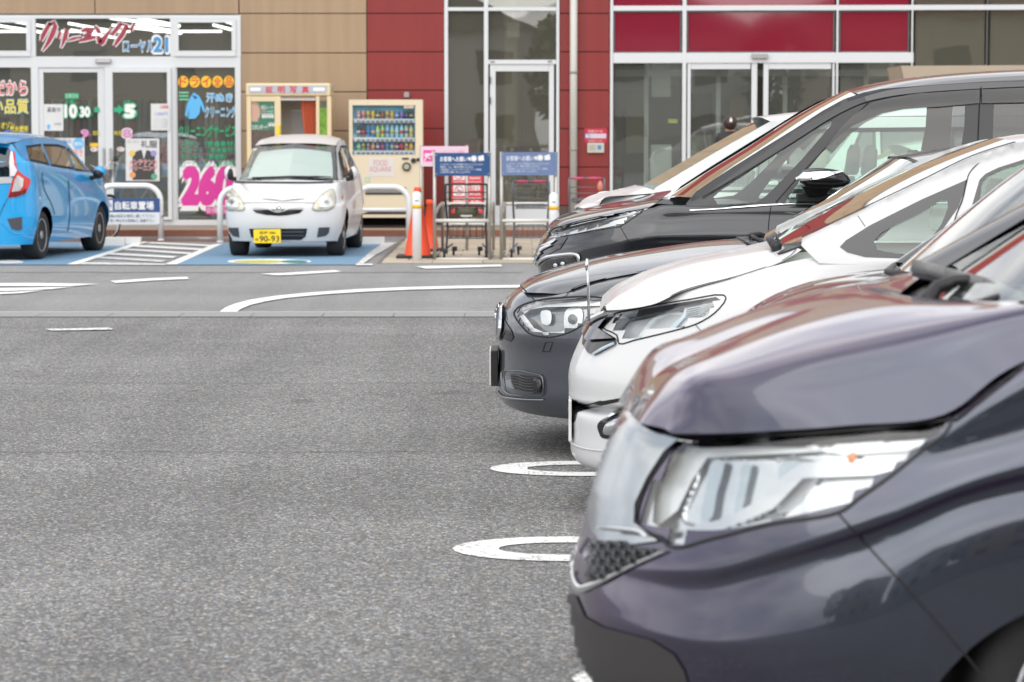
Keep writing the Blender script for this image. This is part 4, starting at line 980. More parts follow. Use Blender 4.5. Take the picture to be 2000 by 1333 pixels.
# bonnet: side face, crest, ridge, crown
def bonnet(C, rows, m, nu=7, nv=7):
    rows = [[(x + .052 * max(0, d - .15), d, z) for x, d, z in r] for r in rows]
    G = loft(C.rows(rows), nu, nv); return G
h1 = [[(.365, .40, .876), (.485, .28, .889), (.616, .195, .905), (.733, .13, .921), (.923, .062, .950), (1.06, .065, 1.045), (1.28, .08, 1.13)],
      [(.362, .41, .879), (.445, .335, .945), (.56, .255, .972), (.69, .195, .998), (.90, .125, 1.045), (1.06, .11, 1.11), (1.28, .115, 1.17)],
      [(.352, .45, .882), (.420, .38, .985), (.52, .315, 1.012), (.67, .235, 1.056), (.90, .165, 1.112), (1.06, .145, 1.155), (1.26, .14, 1.195)],
      [(.308, .56, .882), (.392, .53, .995), (.51, .48, 1.042), (.68, .43, 1.102), (.90, .36, 1.150), (1.04, .30, 1.165), (1.16, .26, 1.180)],
      [(.294, .70, .882), (.372, .70, .985), (.50, .68, 1.045), (.68, .65, 1.112), (.86, .62, 1.155), (.95, .60, 1.162), (1.02, .60, 1.162)],
      [(.288, .85, .884), (.362, .85, .975), (.49, .85, 1.038), (.67, .85, 1.110), (.82, .85, 1.152), (.90, .85, 1.162), (.94, .85, 1.160)]]
H1 = bonnet(C, h1, M_p1); C.full('bonnet', H1, M_p1)
# cowl and scuttle behind the bonnet
cw = loft(C.rows([[(1.24, .14, 1.17), (1.02, .60, 1.13), (.94, .85, 1.12)], [(1.36, .20, 1.175), (1.16, .60, 1.13), (1.10, .85, 1.12)]]), 6, 3); C.full('scuttle', cw, M_blk)
under = loft(C.rows([[(.41, .42, .86), (.64, .22, .89), (.95, .09, .93), (1.28, .10, 1.10)], [(.36, .85, .82), (.6, .85, .9), (.9, .85, 1.0), (1.2, .85, 1.08)]]), 5, 4); C.full('inner_panel', under, M_under)
# windscreen, far pillar in black, roof
ws = C.rows([[(1.28, .17, 1.19), (1.75, .22, 1.46), (2.2, .30, 1.70)], [(1.14, .5, 1.16), (1.62, .5, 1.47), (2.08, .52, 1.74)], [(1.08, .85, 1.15), (1.56, .85, 1.48), (2.03, .85, 1.755)]])
WS1 = loft(ws, 6, 4); C.full('windscreen', WS1, M_cgl)
pl = loft(C.rows([[(1.22, .10, 1.17), (1.74, .14, 1.46), (2.2, .24, 1.71)], [(1.16, .12, 1.20), (1.70, .17, 1.49), (2.17, .27, 1.735)], [(1.12, .34, 1.155), (1.66, .33, 1.475), (2.13, .37, 1.725)]]), 6, 4)
C.both('windscreen_pillar', pl, M_gloss)
rf = loft(C.rows([[(2.2, .24, 1.71), (2.8, .2, 1.76), (3.6, .2, 1.77), (4.5, .24, 1.72)], [(2.1, .5, 1.76), (2.8, .5, 1.83), (3.6, .5, 1.84), (4.5, .5, 1.79)], [(2.04, .85, 1.76), (2.8, .85, 1.85), (3.6, .85, 1.86), (4.5, .85, 1.8)]]), 6, 4); C.full('roof', rf, M_p1)
sg = loft(C.rows([[(1.28, .06, 1.12), (2.2, .07, 1.14), (3.4, .07, 1.16), (4.5, .08, 1.17)], [(1.32, .10, 1.2), (2.2, .24, 1.71), (3.4, .2, 1.76), (4.5, .24, 1.72)]]), 6, 5); C.both('side_glass', sg, M_cdark)
tl = loft(C.rows([[(4.3, .0, .3), (4.62, .15, .3), (4.7, .85, .3)], [(4.3, .0, .8), (4.62, .12, .8), (4.7, .85, .8)], [(4.3, .07, 1.16), (4.6, .15, 1.16), (4.66, .85, 1.16)], [(4.4, .24, 1.72), (4.5, .3, 1.74), (4.55, .85, 1.78)]]), 5, 4); C.full('tailgate', tl, M_p1)
# lamp: deep bowl, shells, lens
bowl = C.piece(G1, grow(hl, 1.28), -.05, step=9); C.put('headlight', bowl, M_bowl)
hlo = [o for o in C.root.children if o.name.startswith('headlight')][-1]
def lamp_bits(C, G, lst, par):
    for nm, poly, off, m, sm, dm in lst:
        S = C.piece(G, poly, off, step=7, smooth=sm, dome=dm); C.put(nm, S, m, par)
lamp_bits(C, G1, [
 ('side_shell', [(1322, 858), (1570, 856), (1600, 872), (1430, 880), (1360, 884), (1330, 930), (1300, 990), (1262, 1020), (1250, 1015), (1268, 940), (1300, 890)], -.035, M_bowlw, False, .0),
 ('reflector', [(1350, 888), (1440, 884), (1500, 888), (1515, 915), (1500, 975), (1440, 1012), (1330, 1022), (1305, 1010), (1325, 940)], -.042, M_bowl, True, -.02),
 ('reflector', [(1505, 890), (1560, 890), (1590, 905), (1580, 940), (1540, 985), (1500, 992), (1512, 930)], -.038, M_bowlw, True, -.01),
 ('light_guide', [(1560, 862), (1720, 852), (1835, 838), (1820, 856), (1770, 880), (1640, 886), (1590, 872)], -.028, M_bowlw, False, .0),
 ('light_guide', [(1560, 900), (1620, 898), (1760, 893), (1740, 915), (1700, 925), (1560, 932), (1500, 990), (1400, 1030), (1310, 1050), (1300, 1035), (1400, 1010), (1470, 975), (1510, 935)], -.020, M_satin, False, .0),
 ('led_module', [(1555, 975), (1580, 945), (1700, 930), (1725, 935), (1690, 958), (1640, 985), (1530, 1008), (1520, 1000)], -.030, M_bowlw, False, .0)], hlo)
for k in range(5):
    u = 1560 + 32 * k; v = 985 - 10 * k
    lamp_bits(C, G1, [('led_lens', [(u - 9, v + 9), (u - 2, v - 13), (u + 10, v - 15), (u + 5, v + 5)], -.024, M_lens, True, .01)], hlo)
lamp_bits(C, G1, [('reflector_shade', q, -.036, mat('lamp_blue_grey', (.50, .56, .60), .2, metal=.6), True, 0) for q in ([(1368, 895), (1392, 893), (1378, 960), (1368, 1005), (1348, 1010), (1356, 950)], [(1508, 900), (1548, 897), (1542, 930), (1520, 965), (1494, 985), (1502, 940)], [(1432, 900), (1446, 900), (1436, 960), (1424, 1000), (1414, 1000), (1422, 950)])], hlo)
lamp_bits(C, G1, [('indicator_bulb', [(1652, 884), (1664, 882), (1666, 900), (1655, 910), (1649, 900)], -.022, M_orange, True, .006)], hlo)
C.put('lamp_housing', C.piece(G1, [(1303, 884), (1267, 937), (1246, 989), (1244, 1025), (1290, 1054), (1315, 1071), (1390, 1054), (1506, 1025), (1500, 1012), (1390, 1038), (1310, 1052), (1268, 1018), (1272, 950), (1318, 888)], -.010, step=6), M_bowl, hlo)
C.put('lamp_cover', C.piece(G1, hl, -.002, step=8), M_lens, hlo)
C.put('lamp_seal', C.ribbon(G1, hl, 3.2, .003, closed=True), M_blk, hlo)
# clear chrome bar and badge area beside the lamp
gr1 = [(1252, 826), (1236, 820), (1215, 836), (1200, 858), (1178, 880), (1158, 925), (1152, 985), (1158, 1035), (1178, 1056), (1243, 1064), (1290, 1058), (1243, 1022), (1245, 985), (1268, 935), (1300, 885), (1335, 856), (1300, 852)]
gb = C.piece(G1, gr1, .008, step=5, drop=True); go = C.put('grille_bar', gb, mat('smoked_chrome', (.46, .49, .50), .16, metal=1.0, noise=.25, nscale=9))
C.put('grille_trim', C.ribbon(G1, [(1199, 1038, 3), (1240, 1040, 5), (1275, 1046, 4), (1287, 1056, 3)], 4, .03), M_chrome, go)
msh = [(1158, 1052), (1180, 1060), (1243, 1068), (1300, 1076), (1230, 1105), (1175, 1135), (1152, 1140), (1148, 1090)]
mo = C.put('lower_grille', C.piece(G1, msh, .004, step=5, drop=True), M_gloss)
for r_ in range(5):
    for c_ in range(7):
        u, v = 1163 + c_ * 20 + (10 if r_ % 2 else 0), 1066 + r_ * 15
        if inpoly([(u, v)], msh)[0]:
            hx = [(u + 9 * math.cos(a * math.pi / 3), v + 8 * math.sin(a * math.pi / 3)) for a in range(6)]
            C.put('mesh_cell', C.ribbon(G1, hx + [hx[0]], 1.5, .010, smooth=False), M_bowld, mo)
C.put('chrome_strip', C.ribbon(G1, [(1304, 1077, 2.5), (1230, 1110, 3), (1170, 1140, 5), (1135, 1150, 7), (1122, 1130, 5), (1124, 1090, 4), (1145, 1050, 3)], 4, .008), M_chrome)
lowb = [(1100, 1155), (1128, 1165), (1145, 1205), (1180, 1225), (1274, 1250), (1318, 1278), (1338, 1310), (1348, 1345), (1352, 1420), (1100, 1420)]
C.put('bumper_insert', C.piece(G1, lowb, .004, step=7, drop=True), mat('dark_bumper_plastic', (.045, .042, .043), .55, noise=.1, nscale=40))
# panel gaps
C.put('panel_gap', C.ribbon(G1, [(1637, 1003), (1703, 1076), (1790, 1170), (1890, 1285), (1930, 1335)], 2.0, .003), M_seam)
C.put('bonnet_gap', C.ribbon(H1.join(G1), [(1866, 823), (1925, 778), (2000, 716), (2080, 650)], 1.6, .004), M_seam)
C.put('bonnet_gap', C.ribbon(G1, [(1250, 834), (1300, 849), (1400, 853), (1564, 850), (1720, 838), (1866, 821)], 2.2, .004), M_seam)
# wiper
wp = MB(); wp.tube([C.P(1812, 604, .80), C.P(1812, 588, .82), C.P(1830, 562, .85), C.P(1868, 548, .85), C.P(1905, 547, .82)], [.020, .022, .018, .014, .014], 8)
wo_ = wp.build('wiper', M_blk, C.root, True)
MB().tube([C.P(1860, 590, .6), C.P(1900, 596, .55), C.P(1950, 580, .5)], [.012, .01, .008], 6).build('wiper_link', M_blk, wo_, True)
b_ = MB(); P_ = [C.P(1786, 530, 1.18), C.P(1850, 548, .98), C.P(1925, 568, .74), C.P(1996, 598, .5)]
for a, b in zip(P_[:-1], P_[1:]): b_.add([a + C.l * .012, a - C.l * .012, a - C.l * .006 + np.array([0, 0, .030]), a + C.l * .006 + np.array([0, 0, .030]), b + C.l * .012, b - C.l * .012, b - C.l * .006 + np.array([0, 0, .030]), b + C.l * .006 + np.array([0, 0, .030])], [(0, 1, 2, 3), (4, 7, 6, 5), (0, 4, 5, 1), (1, 5, 6, 2), (2, 6, 7, 3), (3, 7, 4, 0)])
b_.build('wiper_blade', mat('blade_grey', (.16, .16, .16), .4), wo_, True)
MB().tube([p - np.array([0, 0, .006]) for p in P_], .009, 6).build('wiper_rubber', M_blk, wo_, True)

# ---------------------------------------------------------------- generic lower shell used by the side-on cars
def side_car(C, spec):
    """spec: rows of nose_row keyword dicts, wheels, radius"""
    xs = spec['xs']; rows = [C.nose_row(xs=xs, rear=spec.get('rear'), **r) for r in spec['rows']]
    G = loft(rows, 6, 5); body = G.copy()
    for xw in spec['wheels']: C.arch(body, xw, spec['r'] + .045, spec['r'] + .005)
    return G, body
def finish_wheels(C, spec, m=None):
    for xw in spec['wheels']:
        wheel(C, xw, .03, spec['r'], .20, m=m); wheel(C, xw, C.W - .03, spec['r'], .20, True, m=m)
    b = MB(); b.prism([C.M(x, .18, z) for x, z in ((spec['wheels'][0] - .36, .2), (spec['wheels'][1] + .36, .2), (spec['wheels'][1] + .36, .5), (spec['wheels'][0] - .36, .5))], tuple(C.a * (C.W - .36))); b.build('underbody', M_under, C.root)
def sill_glass(C, rows, m): return loft(C.rows(rows), 6, 5)

# ---------------------------------------------------------------- 2: dark car half hidden behind the first
M_p2 = paint('graphite_paint', (0.055, 0.052, 0.055), metal=0.6, rough=0.4)
C = Car('dark graphite car half hidden between the nearest minivan and the white hatchback', 'car', W=1.70, **yawed(8.25, 0.5))
sp = dict(xs=(1.7, 2.3, 3.0, 3.8, 4.6), wheels=(1.45, 4.1), r=.31, rear=(5.1, .3), rows=[
 dict(xc=.72, a=.7, inset=.06, zf=[(0, .2), (6, .2)]), dict(xc=.62, a=.7, inset=.0, zf=[(0, .4), (6, .42)]), dict(xc=.60, a=.7, inset=.0, zf=[(0, .58), (6, .62)]),
 dict(xc=.64, a=.7, inset=.02, zf=[(0, .72), (1.5, .80), (6, .88)]), dict(xc=.70, a=.65, inset=.06, zf=[(0, .82), (1.2, .95), (1.6, 1.0), (6, 1.05)])])
G, body = side_car(C, sp); C.full('body', body, M_p2); finish_wheels(C, sp)
h = [[(.78, .42, .83), (.95, .22, .90), (1.15, .10, .95), (1.35, .07, .985), (1.6, .07, 1.0)], [(.76, .44, .88), (.90, .28, .965), (1.1, .22, 1.03), (1.35, .2, 1.065), (1.55, .18, 1.08)],
     [(.72, .62, .87), (.84, .6, .965), (1.02, .58, 1.035), (1.2, .55, 1.065), (1.36, .5, 1.08)], [(.70, .85, .85), (.82, .85, .955), (1.0, .85, 1.03), (1.15, .85, 1.06), (1.27, .85, 1.075)]]
C.full('bonnet', loft(C.rows(h), 6, 6), M_p2)
ws = [[(1.46, .16, 1.09), (1.93, .22, 1.41), (2.27, .28, 1.59)], [(1.30, .5, 1.07), (1.74, .5, 1.42), (2.1, .52, 1.63)], [(1.25, .85, 1.06), (1.68, .85, 1.43), (2.05, .85, 1.64)]]
C.full('windscreen', loft(C.rows(ws), 6, 4), M_cgl)
pl = loft(C.rows([[(1.40, .10, 1.06), (1.9, .16, 1.41), (2.25, .24, 1.58)], [(1.36, .12, 1.09), (1.87, .18, 1.43), (2.22, .25, 1.61)], [(1.42, .19, 1.085), (1.90, .235, 1.42), (2.24, .30, 1.60)]]), 6, 3); C.both('windscreen_pillar', pl, M_p2)
C.both('side_glass', loft(C.rows([[(1.42, .06, 1.0), (2.5, .06, 1.03), (4.5, .07, 1.05)], [(1.46, .12, 1.10), (2.25, .24, 1.58), (4.4, .24, 1.60)]]), 8, 5), M_cdark)
C.full('roof', loft(C.rows([[(2.25, .24, 1.58), (3.2, .22, 1.64), (4.4, .24, 1.60)], [(2.1, .5, 1.64), (3.2, .5, 1.69), (4.5, .5, 1.64)], [(2.05, .85, 1.645), (3.2, .85, 1.70), (4.6, .85, 1.65)]]), 6, 4), M_p2)
C.full('tailgate', loft(C.rows([[(4.6, .06, 1.04), (5.0, .2, 1.04), (5.08, .85, 1.04)], [(4.4, .24, 1.60), (4.55, .4, 1.63), (4.6, .85, 1.65)]]), 5, 4), M_p2)
interior(C, 1.55, 2.3, 1.02, 1.70)
MB().tube([C.M(1.28, .50, 1.09), C.M(1.22, .75, 1.10), C.M(1.30, 1.15, 1.10)], [.016, .012, .01], 8).build('wiper', M_blk, C.root, True)
MB().prism([C.M(1.18, .4, 1.075), C.M(1.32, .4, 1.085), C.M(1.42, .22, 1.09), C.M(1.30, .22, 1.08)], (0, 0, .02)).build('scuttle', M_blk, C.root)
# ---------------------------------------------------------------- 3: white hatchback
M_pw = paint('white_paint', (0.64, 0.65, 0.66), metal=0.0, rough=0.35)
C = Car('white hatchback with wide dark grille and slanted headlight, beside the dark grey compact', 'car', W=1.70, **yawed(10.80, -1.5))
sp = dict(xs=(1.2, 1.5, 2.0, 2.8, 3.6), wheels=(1.12, 3.68), r=.30, rear=(4.2, .35), rows=[
 dict(xc=0.280, a=.80, inset=.07, zf=[(0, .165), (5, .17)]), dict(xc=0.230, a=.80, inset=.01, zf=[(0, .20), (5, .22)]), dict(xc=0.225, a=.80, inset=.0, zf=[(0, .30), (.5, .33), (5, .30)]),
 dict(xc=.228, a=.80, inset=.0, zf=[(0, .385), (.5, .415), (5, .36)]), dict(xc=.268, a=.80, inset=.035, zf=[(0, .405), (.5, .435), (5, .40)]), dict(xc=.220, a=.80, inset=.005, zf=[(0, .43), (.5, .465), (5, .44)]), dict(xc=0.216, a=.80, inset=.0, zf=[(0, .455), (.5, .50), (5, .50)]),
 dict(xc=0.216, a=.78, inset=.0, zf=[(0, .555), (5, .60)]), dict(xc=0.260, a=.76, inset=.015, zf=[(0, .66), (1, .74), (5, .80)]),
 dict(xc=0.325, a=.72, inset=.05, zf=[(.3, .79), (.55, .855), (.82, .895), (1.1, .96), (1.5, 1.0), (5, 1.03)]),
 dict(xc=0.345, a=.50, inset=.17, n=2, zf=[(.3, .803), (.42, .828), (.561, .872), (.651, .915), (.75, .945), (.85, .97), (.95, 1.0), (1.05, 1.035), (1.2, 1.06), (5, 1.10)], side=[(0, .17), (1.0, .15), (1.3, .06), (5, .06)]),
 dict(xc=0.410, a=.45, inset=.27, n=2, zf=[(.3, .785), (.45, .832), (.561, .868), (.651, .908), (.85, .962), (1.05, 1.028), (1.2, 1.06), (5, 1.07)], side=[(0, .27), (1.0, .25), (1.3, .12), (5, .12)])])
G3, body = side_car(C, sp)
hl3 = [(1178, 640), (1190, 625), (1203, 613), (1240, 605), (1278, 597), (1345, 586), (1413, 577), (1418, 584), (1396, 612), (1359, 634), (1318, 646), (1278, 656), (1240, 665), (1210, 672), (1205, 655)]
C.cut_px(body, hl3); C.full('body', body, M_pw); finish_wheels(C, sp)
h = [[(.37, .40, .835), (.45, .28, .848), (.561, .20, .875), (.651, .185, .918), (.75, .175, .949), (.85, .172, .974), (.95, .172, 1.004), (1.05, .165, 1.040), (1.13, .15, 1.09)],
     [(.365, .45, .85), (.43, .36, .885), (.53, .29, .915), (.63, .27, .945), (.74, .26, .972), (.85, .26, .998), (.95, .26, 1.022), (1.05, .25, 1.055), (1.12, .24, 1.092)],
     [(.350, .60, .825), (.40, .58, .885), (.49, .56, .935), (.60, .54, .977), (.72, .53, 1.01), (.84, .52, 1.035), (.94, .51, 1.055), (1.03, .50, 1.075), (1.1, .50, 1.09)],
     [(.345, .85, .808), (.395, .85, .875), (.48, .85, .930), (.60, .85, .978), (.72, .85, 1.015), (.83, .85, 1.038), (.92, .85, 1.055), (1.0, .85, 1.07), (1.06, .85, 1.08)]]
H3 = loft(C.rows(h), 6, 6); C.full('bonnet', H3, M_pw)
C.put('bonnet_gap', C.ribbon(H3.join(G3), [(1203, 613), (1280, 595.5), (1325, 572), (1375, 557), (1425, 545), (1475, 530), (1525, 512), (1550, 495), (1566, 470)], .6, .003), M_seam)
lo = C.put('headlight', C.piece(G3, grow(hl3, 1.12), -.05, step=5), mat('lamp_pale_bowl', (.58, .60, .62), .35, metal=.3))
lamp_bits(C, G3, [('reflector', [(1190, 636), (1215, 620), (1262, 612), (1250, 640), (1216, 660), (1200, 652)], -.05, M_bowl, True, -.01),
 ('reflector', [(1262, 612), (1306, 600), (1322, 604), (1300, 634), (1262, 650), (1228, 660)], -.045, M_bowlw, True, -.008),
 ('side_shell', [(1180, 638), (1206, 617), (1345, 592), (1330, 598), (1215, 622), (1196, 640)], -.03, M_bowl, False, 0),
 ('light_guide', [(1330, 596), (1400, 582), (1406, 585), (1388, 610), (1352, 628), (1302, 640), (1322, 618)], -.03, M_bowlw, False, 0),
 ('light_guide', [(1210, 662), (1262, 652), (1300, 640), (1338, 604), (1346, 603), (1310, 644), (1262, 658), (1212, 669)], -.018, mat('clear_blue', (.55, .66, .74), .2, metal=.3), False, 0)], lo)
for k in range(6): C.put('lamp_rib', C.ribbon(G3, [(1336 + 0 * k, 602 + 4.6 * k), (1398 - 6 * k, 590 + 5 * k)], .7, -.022, smooth=False), M_bowl, lo)
C.put('lamp_cover', C.piece(G3, hl3, -.002, step=6), M_lens, lo); C.put('lamp_seal', C.ribbon(G3, hl3, 1.4, .002, closed=True, per=3), M_seam, lo)
g3 = [(1203, 616), (1180, 616), (1157, 617), (1148, 628), (1141, 650), (1139, 672), (1150, 690), (1162, 694), (1206, 672), (1205, 662), (1176, 645)]
go = C.put('grille', C.piece(G3, g3, .006, step=4), M_gloss)
C.put('grille_bar', C.piece(G3, [(1200, 616), (1160, 620), (1150, 628), (1145, 652), (1152, 668), (1205, 664), (1176, 645), (1186, 632)], .022, step=4), mat('black_chrome', (.22, .22, .23), .08, metal=1.0), go)
C.put('grille_trim', C.ribbon(G3, [(1198, 618, 1), (1170, 630, 3), (1158, 640, 1)], 2, .030), M_chrome, go)
C.put('grille_trim', C.ribbon(G3, [(1205, 672, 2.4), (1185, 681, 3), (1163, 694, 2)], 2.4, .012), mat('clear_blue', (.55, .66, .74), .2, metal=.3), go)
gap3 = [(1108, 782), (1113, 780), (1143, 790), (1193, 781), (1239, 773), (1245, 778), (1180, 791), (1128, 806), (1124, 822), (1112, 835)]
C.put('lower_grille', C.piece(G3, gap3, .003, step=4), M_gloss)
fg = [(1171, 846), (1168, 830), (1180, 818), (1212, 806), (1240, 798), (1246, 830), (1230, 850), (1178, 856)]
fo = C.put('fog_lamp_recess', C.piece(G3, fg, .003, step=5, smooth=True), M_gloss)
C.put('fog_lamp', C.piece(G3, [(1182, 846), (1186, 830), (1206, 820), (1232, 816), (1232, 840), (1196, 850)], .010, step=4, smooth=True, dome=.015), M_bowl, fo)
C.put('fog_trim', C.ribbon(G3, [(1182, 822, 1), (1206, 810, 2.2), (1238, 802, 2)], 2, .012), M_chrome, fo)
C.put('skirt_edge', C.ribbon(G3, [(1113, 860, 2), (1130, 872, 2), (1170, 880, 1.5), (1240, 878, 1)], 2, .006), mat('white_paint_lip', (.6, .6, .61), .3), C.root)
C.put('panel_gap', C.ribbon(G3, [(1359, 635), (1368, 645), (1378, 656), (1400, 690)], .7, .003), M_seam)
C.put('panel_gap', C.ribbon(G3, [(1176, 783), (1130, 796), (1112, 803)], .8, .004), M_seam)
pt = MB(); a_ = C.M(.215, .65, .375); pt.prism([C.M(.228, .69, .275), C.M(.228, 1.02, .275), C.M(.228, 1.02, .44), C.M(.228, .69, .44)], tuple(-C.l * .012)); pt.build('number_plate', M_plate, C.root)
# greenhouse
gs = loft(C.rows([[(1.12, .07, 1.03), (1.5, .05, 1.04), (2.2, .05, 1.06), (3.0, .05, 1.09), (3.9, .08, 1.12)], [(1.14, .09, 1.09), (1.52, .11, 1.18), (2.2, .14, 1.30), (3.0, .14, 1.33), (3.9, .16, 1.32)],
     [(1.15, .13, 1.125), (1.36, .17, 1.225), (1.62, .21, 1.345), (1.84, .235, 1.43), (2.1, .245, 1.495), (2.5, .25, 1.525), (3.1, .25, 1.53), (3.8, .27, 1.48)]]), 7, 7)
q3o = [(1640, 483), (1652, 470), (1700, 440), (1800, 390), (1889, 351), (1888, 362), (1872, 405), (1842, 448), (1815, 485), (1790, 508), (1745, 505), (1690, 503), (1655, 494)]
q3h = [(1707, 472), (1722, 455), (1760, 435), (1800, 415), (1835, 393), (1850, 392), (1852, 405), (1838, 440), (1815, 470), (1790, 500), (1740, 494), (1713, 488)]
dwo = [(1913, 352), (1925, 340), (1950, 328), (2000, 312), (2140, 292), (2350, 285), (2350, 480), (2100, 490), (1900, 492), (1880, 470), (1893, 420)]
dwi = [(1918, 358), (1930, 344), (1955, 332), (2005, 317), (2140, 297), (2280, 292), (2290, 470), (2100, 478), (1920, 478), (1905, 465)]
outl = [(1565, 480), (1567, 466), (1620, 440), (1670, 417), (1735, 386), (1800, 355), (1850, 330), (1900, 307), (1950, 290), (2000, 276), (2080, 264), (2200, 256), (2400, 252), (2620, 262), (2700, 300), (2700, 500), (2400, 505), (2000, 512), (1700, 518), (1600, 515)]
fr = C.piece(gs, outl, .0, holes=[q3o, dwi], step=9); C.both('side_frame', fr, M_pw)
C.both('quarter_surround', C.piece(gs, q3o, .001, holes=[q3h], step=5), mat('dark_surround', (.075, .077, .08), .25))
C.both('quarter_glass', C.piece(gs, q3h, -.004, step=8), M_cgl)
C.both('door_frame', C.piece(gs, dwo, .002, holes=[dwi], step=7), mat('dark_surround', (.075, .077, .08), .25))
C.both('side_glass', C.piece(gs, dwi, -.004, step=10), M_cgl)
C.put('panel_gap', C.ribbon(gs, [(1888, 358), (1893, 340), (1910, 321), (1935, 307), (2000, 290), (2080, 278)], .9, .004), M_seam)
C.put('panel_gap', C.ribbon(gs, [(1888, 352), (1880, 390), (1868, 420), (1840, 520)], 1.2, .004), M_seam)
C.put('panel_gap', C.ribbon(gs.join(G3), [(1676, 423), (1682, 432), (1690, 444)], .6, .004), M_seam)
ws = [[(1.15, .135, 1.13), (1.36, .175, 1.23), (1.62, .215, 1.35), (1.84, .24, 1.435), (2.05, .25, 1.49)], [(1.10, .5, 1.10), (1.31, .5, 1.22), (1.57, .5, 1.35), (1.79, .5, 1.445), (2.0, .5, 1.515)], [(1.08, .85, 1.095), (1.29, .85, 1.22), (1.55, .85, 1.355), (1.77, .85, 1.45), (1.98, .85, 1.525)]]
WS3 = loft(C.rows(ws), 5, 4); C.full('windscreen', WS3, M_cgl)
C.put('windscreen_seal', C.ribbon(gs.join(WS3), [(1567, 465), (1670, 416), (1800, 354), (1900, 306), (2000, 275)], 1.2, .004), M_seam)
C.full('roof', loft(C.rows([[(2.05, .25, 1.49), (2.5, .25, 1.53), (3.1, .25, 1.535), (3.8, .27, 1.485)], [(2.0, .5, 1.515), (2.5, .5, 1.56), (3.1, .5, 1.57), (3.85, .5, 1.52)], [(1.98, .85, 1.525), (2.5, .85, 1.575), (3.1, .85, 1.585), (3.9, .85, 1.53)]]), 5, 4), M_pw)
C.full('tailgate', loft(C.rows([[(3.85, .06, 1.10), (4.15, .3, 1.1), (4.2, .85, 1.1)], [(3.8, .27, 1.48), (3.88, .5, 1.515), (3.92, .85, 1.53)]]), 5, 4), M_cdark)
MB().prism([C.M(1.05, .3, 1.06), C.M(1.02, .85, 1.06), C.M(1.05, 1.4, 1.06), C.M(1.20, 1.5, 1.11), C.M(1.12, .85, 1.10), C.M(1.17, .2, 1.11)], (0, 0, .008)).build('scuttle', M_blk, C.root)
wq = MB().tube([C.M(1.05, .42, 1.09), C.M(1.03, .6, 1.115), C.M(1.08, .95, 1.12), C.M(1.10, 1.3, 1.11)], [.022, .012, .009, .007], 8); wq.lathe([(.02, 0), (.024, .03), (.01, .045)], C.M(1.05, .42, 1.07), (0, 0, 1), 10); wq.build('wiper', M_blk, C.root, True)
interior(C, 1.36, 2.35, 1.03, 1.70, M_seatl, M_dashl, steer_near=True, xr=3.9)
# corner pole on the wing
cp = MB(); cp.tube([C.P(1150, 628, .45), C.P(1149, 560, .45), C.P(1146.5, 512, .45)], [.006, .005, .004], 8); cp.lathe([(.004, -.02), (.010, .0), (.004, .03)], C.P(1146.5, 520, .45), (0, 0, 1), 8); cp.build('corner_pole', M_satin, C.root, True)

# ---------------------------------------------------------------- 4: dark grey compact
M_pg = paint('mineral_grey_paint', (0.060, 0.068, 0.084), metal=0.55, rough=0.4)
C = Car('dark grey compact car with bright angular headlight and black plate holder', 'car', W=1.77, **yawed(13.0, 0))
sp = dict(xs=(.8, 1.2, 1.8, 2.6, 3.4), wheels=(.72, 3.41), r=.31, rear=(4.25, .35), rows=[
 dict(xc=.06, a=.60, inset=.10, n=2.2, zf=[(0, .19), (5, .18)]), dict(xc=-.03, a=.62, inset=.04, n=2.2, zf=[(-.1, .20), (5, .22)]), dict(xc=-.080, a=.62, inset=.01, n=2.2, zf=[(-.1, .265), (5, .30)]),
 dict(xc=-.068, a=.60, inset=.0, n=2.2, zf=[(-.1, .38), (5, .42)]), dict(xc=-.068, a=.60, inset=.0, n=2.2, zf=[(-.1, .50), (5, .55)]), dict(xc=-.078, a=.58, inset=.01, n=2.2, zf=[(-.1, .58), (5, .66)]),
 dict(xc=-.06, a=.56, inset=.02, n=2.1, zf=[(-.1, .67), (.3, .70), (5, .80)]), dict(xc=-.01, a=.52, inset=.06, n=2.0, zf=[(-.1, .74), (.1, .75), (.25, .77), (.42, .80), (.6, .83), (1, .88), (5, .97)]),
 dict(xc=.045, a=.36, inset=.20, n=2.0, zf=[(0, .778), (.2, .785), (.28, .80), (.42, .846), (.6, .882), (1.0, .935), (1.3, .965), (5, 1.0)], side=[(0, .2), (1.0, .16), (1.4, .08), (5, .08)]),
 dict(xc=.11, a=.36, inset=.30, n=2.0, zf=[(0, .77), (.28, .795), (.42, .84), (.6, .877), (1.0, .93), (1.3, .96), (5, .98)], side=[(0, .3), (1.0, .26), (1.4, .14), (5, .14)])])
G4, body = side_car(C, sp)
hl4 = [(1004, 612), (1010, 603), (1021, 596), (1052, 587), (1097, 582), (1142, 579.5), (1167, 581), (1184, 586), (1186, 600), (1170, 617), (1143, 632), (1120, 646), (1097, 655), (1075, 659), (1057, 658), (1034, 652), (1017, 635), (1007, 621)]
C.cut_px(body, hl4); C.full('body', body, M_pg); finish_wheels(C, sp)
h = [[(.055, .50, .775), (.14, .33, .782), (.25, .22, .788), (.31, .205, .815), (.42, .20, .850), (.6, .19, .886), (.9, .18, .925), (1.2, .16, .965)],
     [(.048, .58, .782), (.12, .45, .808), (.22, .34, .828), (.32, .30, .852), (.45, .29, .880), (.62, .29, .908), (.9, .28, .945), (1.2, .27, .985)],
     [(.042, .72, .785), (.10, .66, .820), (.20, .62, .856), (.32, .60, .888), (.46, .60, .920), (.64, .60, .948), (.9, .6, .982), (1.2, .58, 1.012)],
     [(.04, .885, .787), (.085, .885, .818), (.18, .885, .856), (.30, .885, .892), (.45, .885, .928), (.64, .885, .962), (.9, .885, 1.0), (1.16, .885, 1.025)]]
H4 = loft(C.rows(h), 6, 6); C.full('bonnet', H4, M_pg)
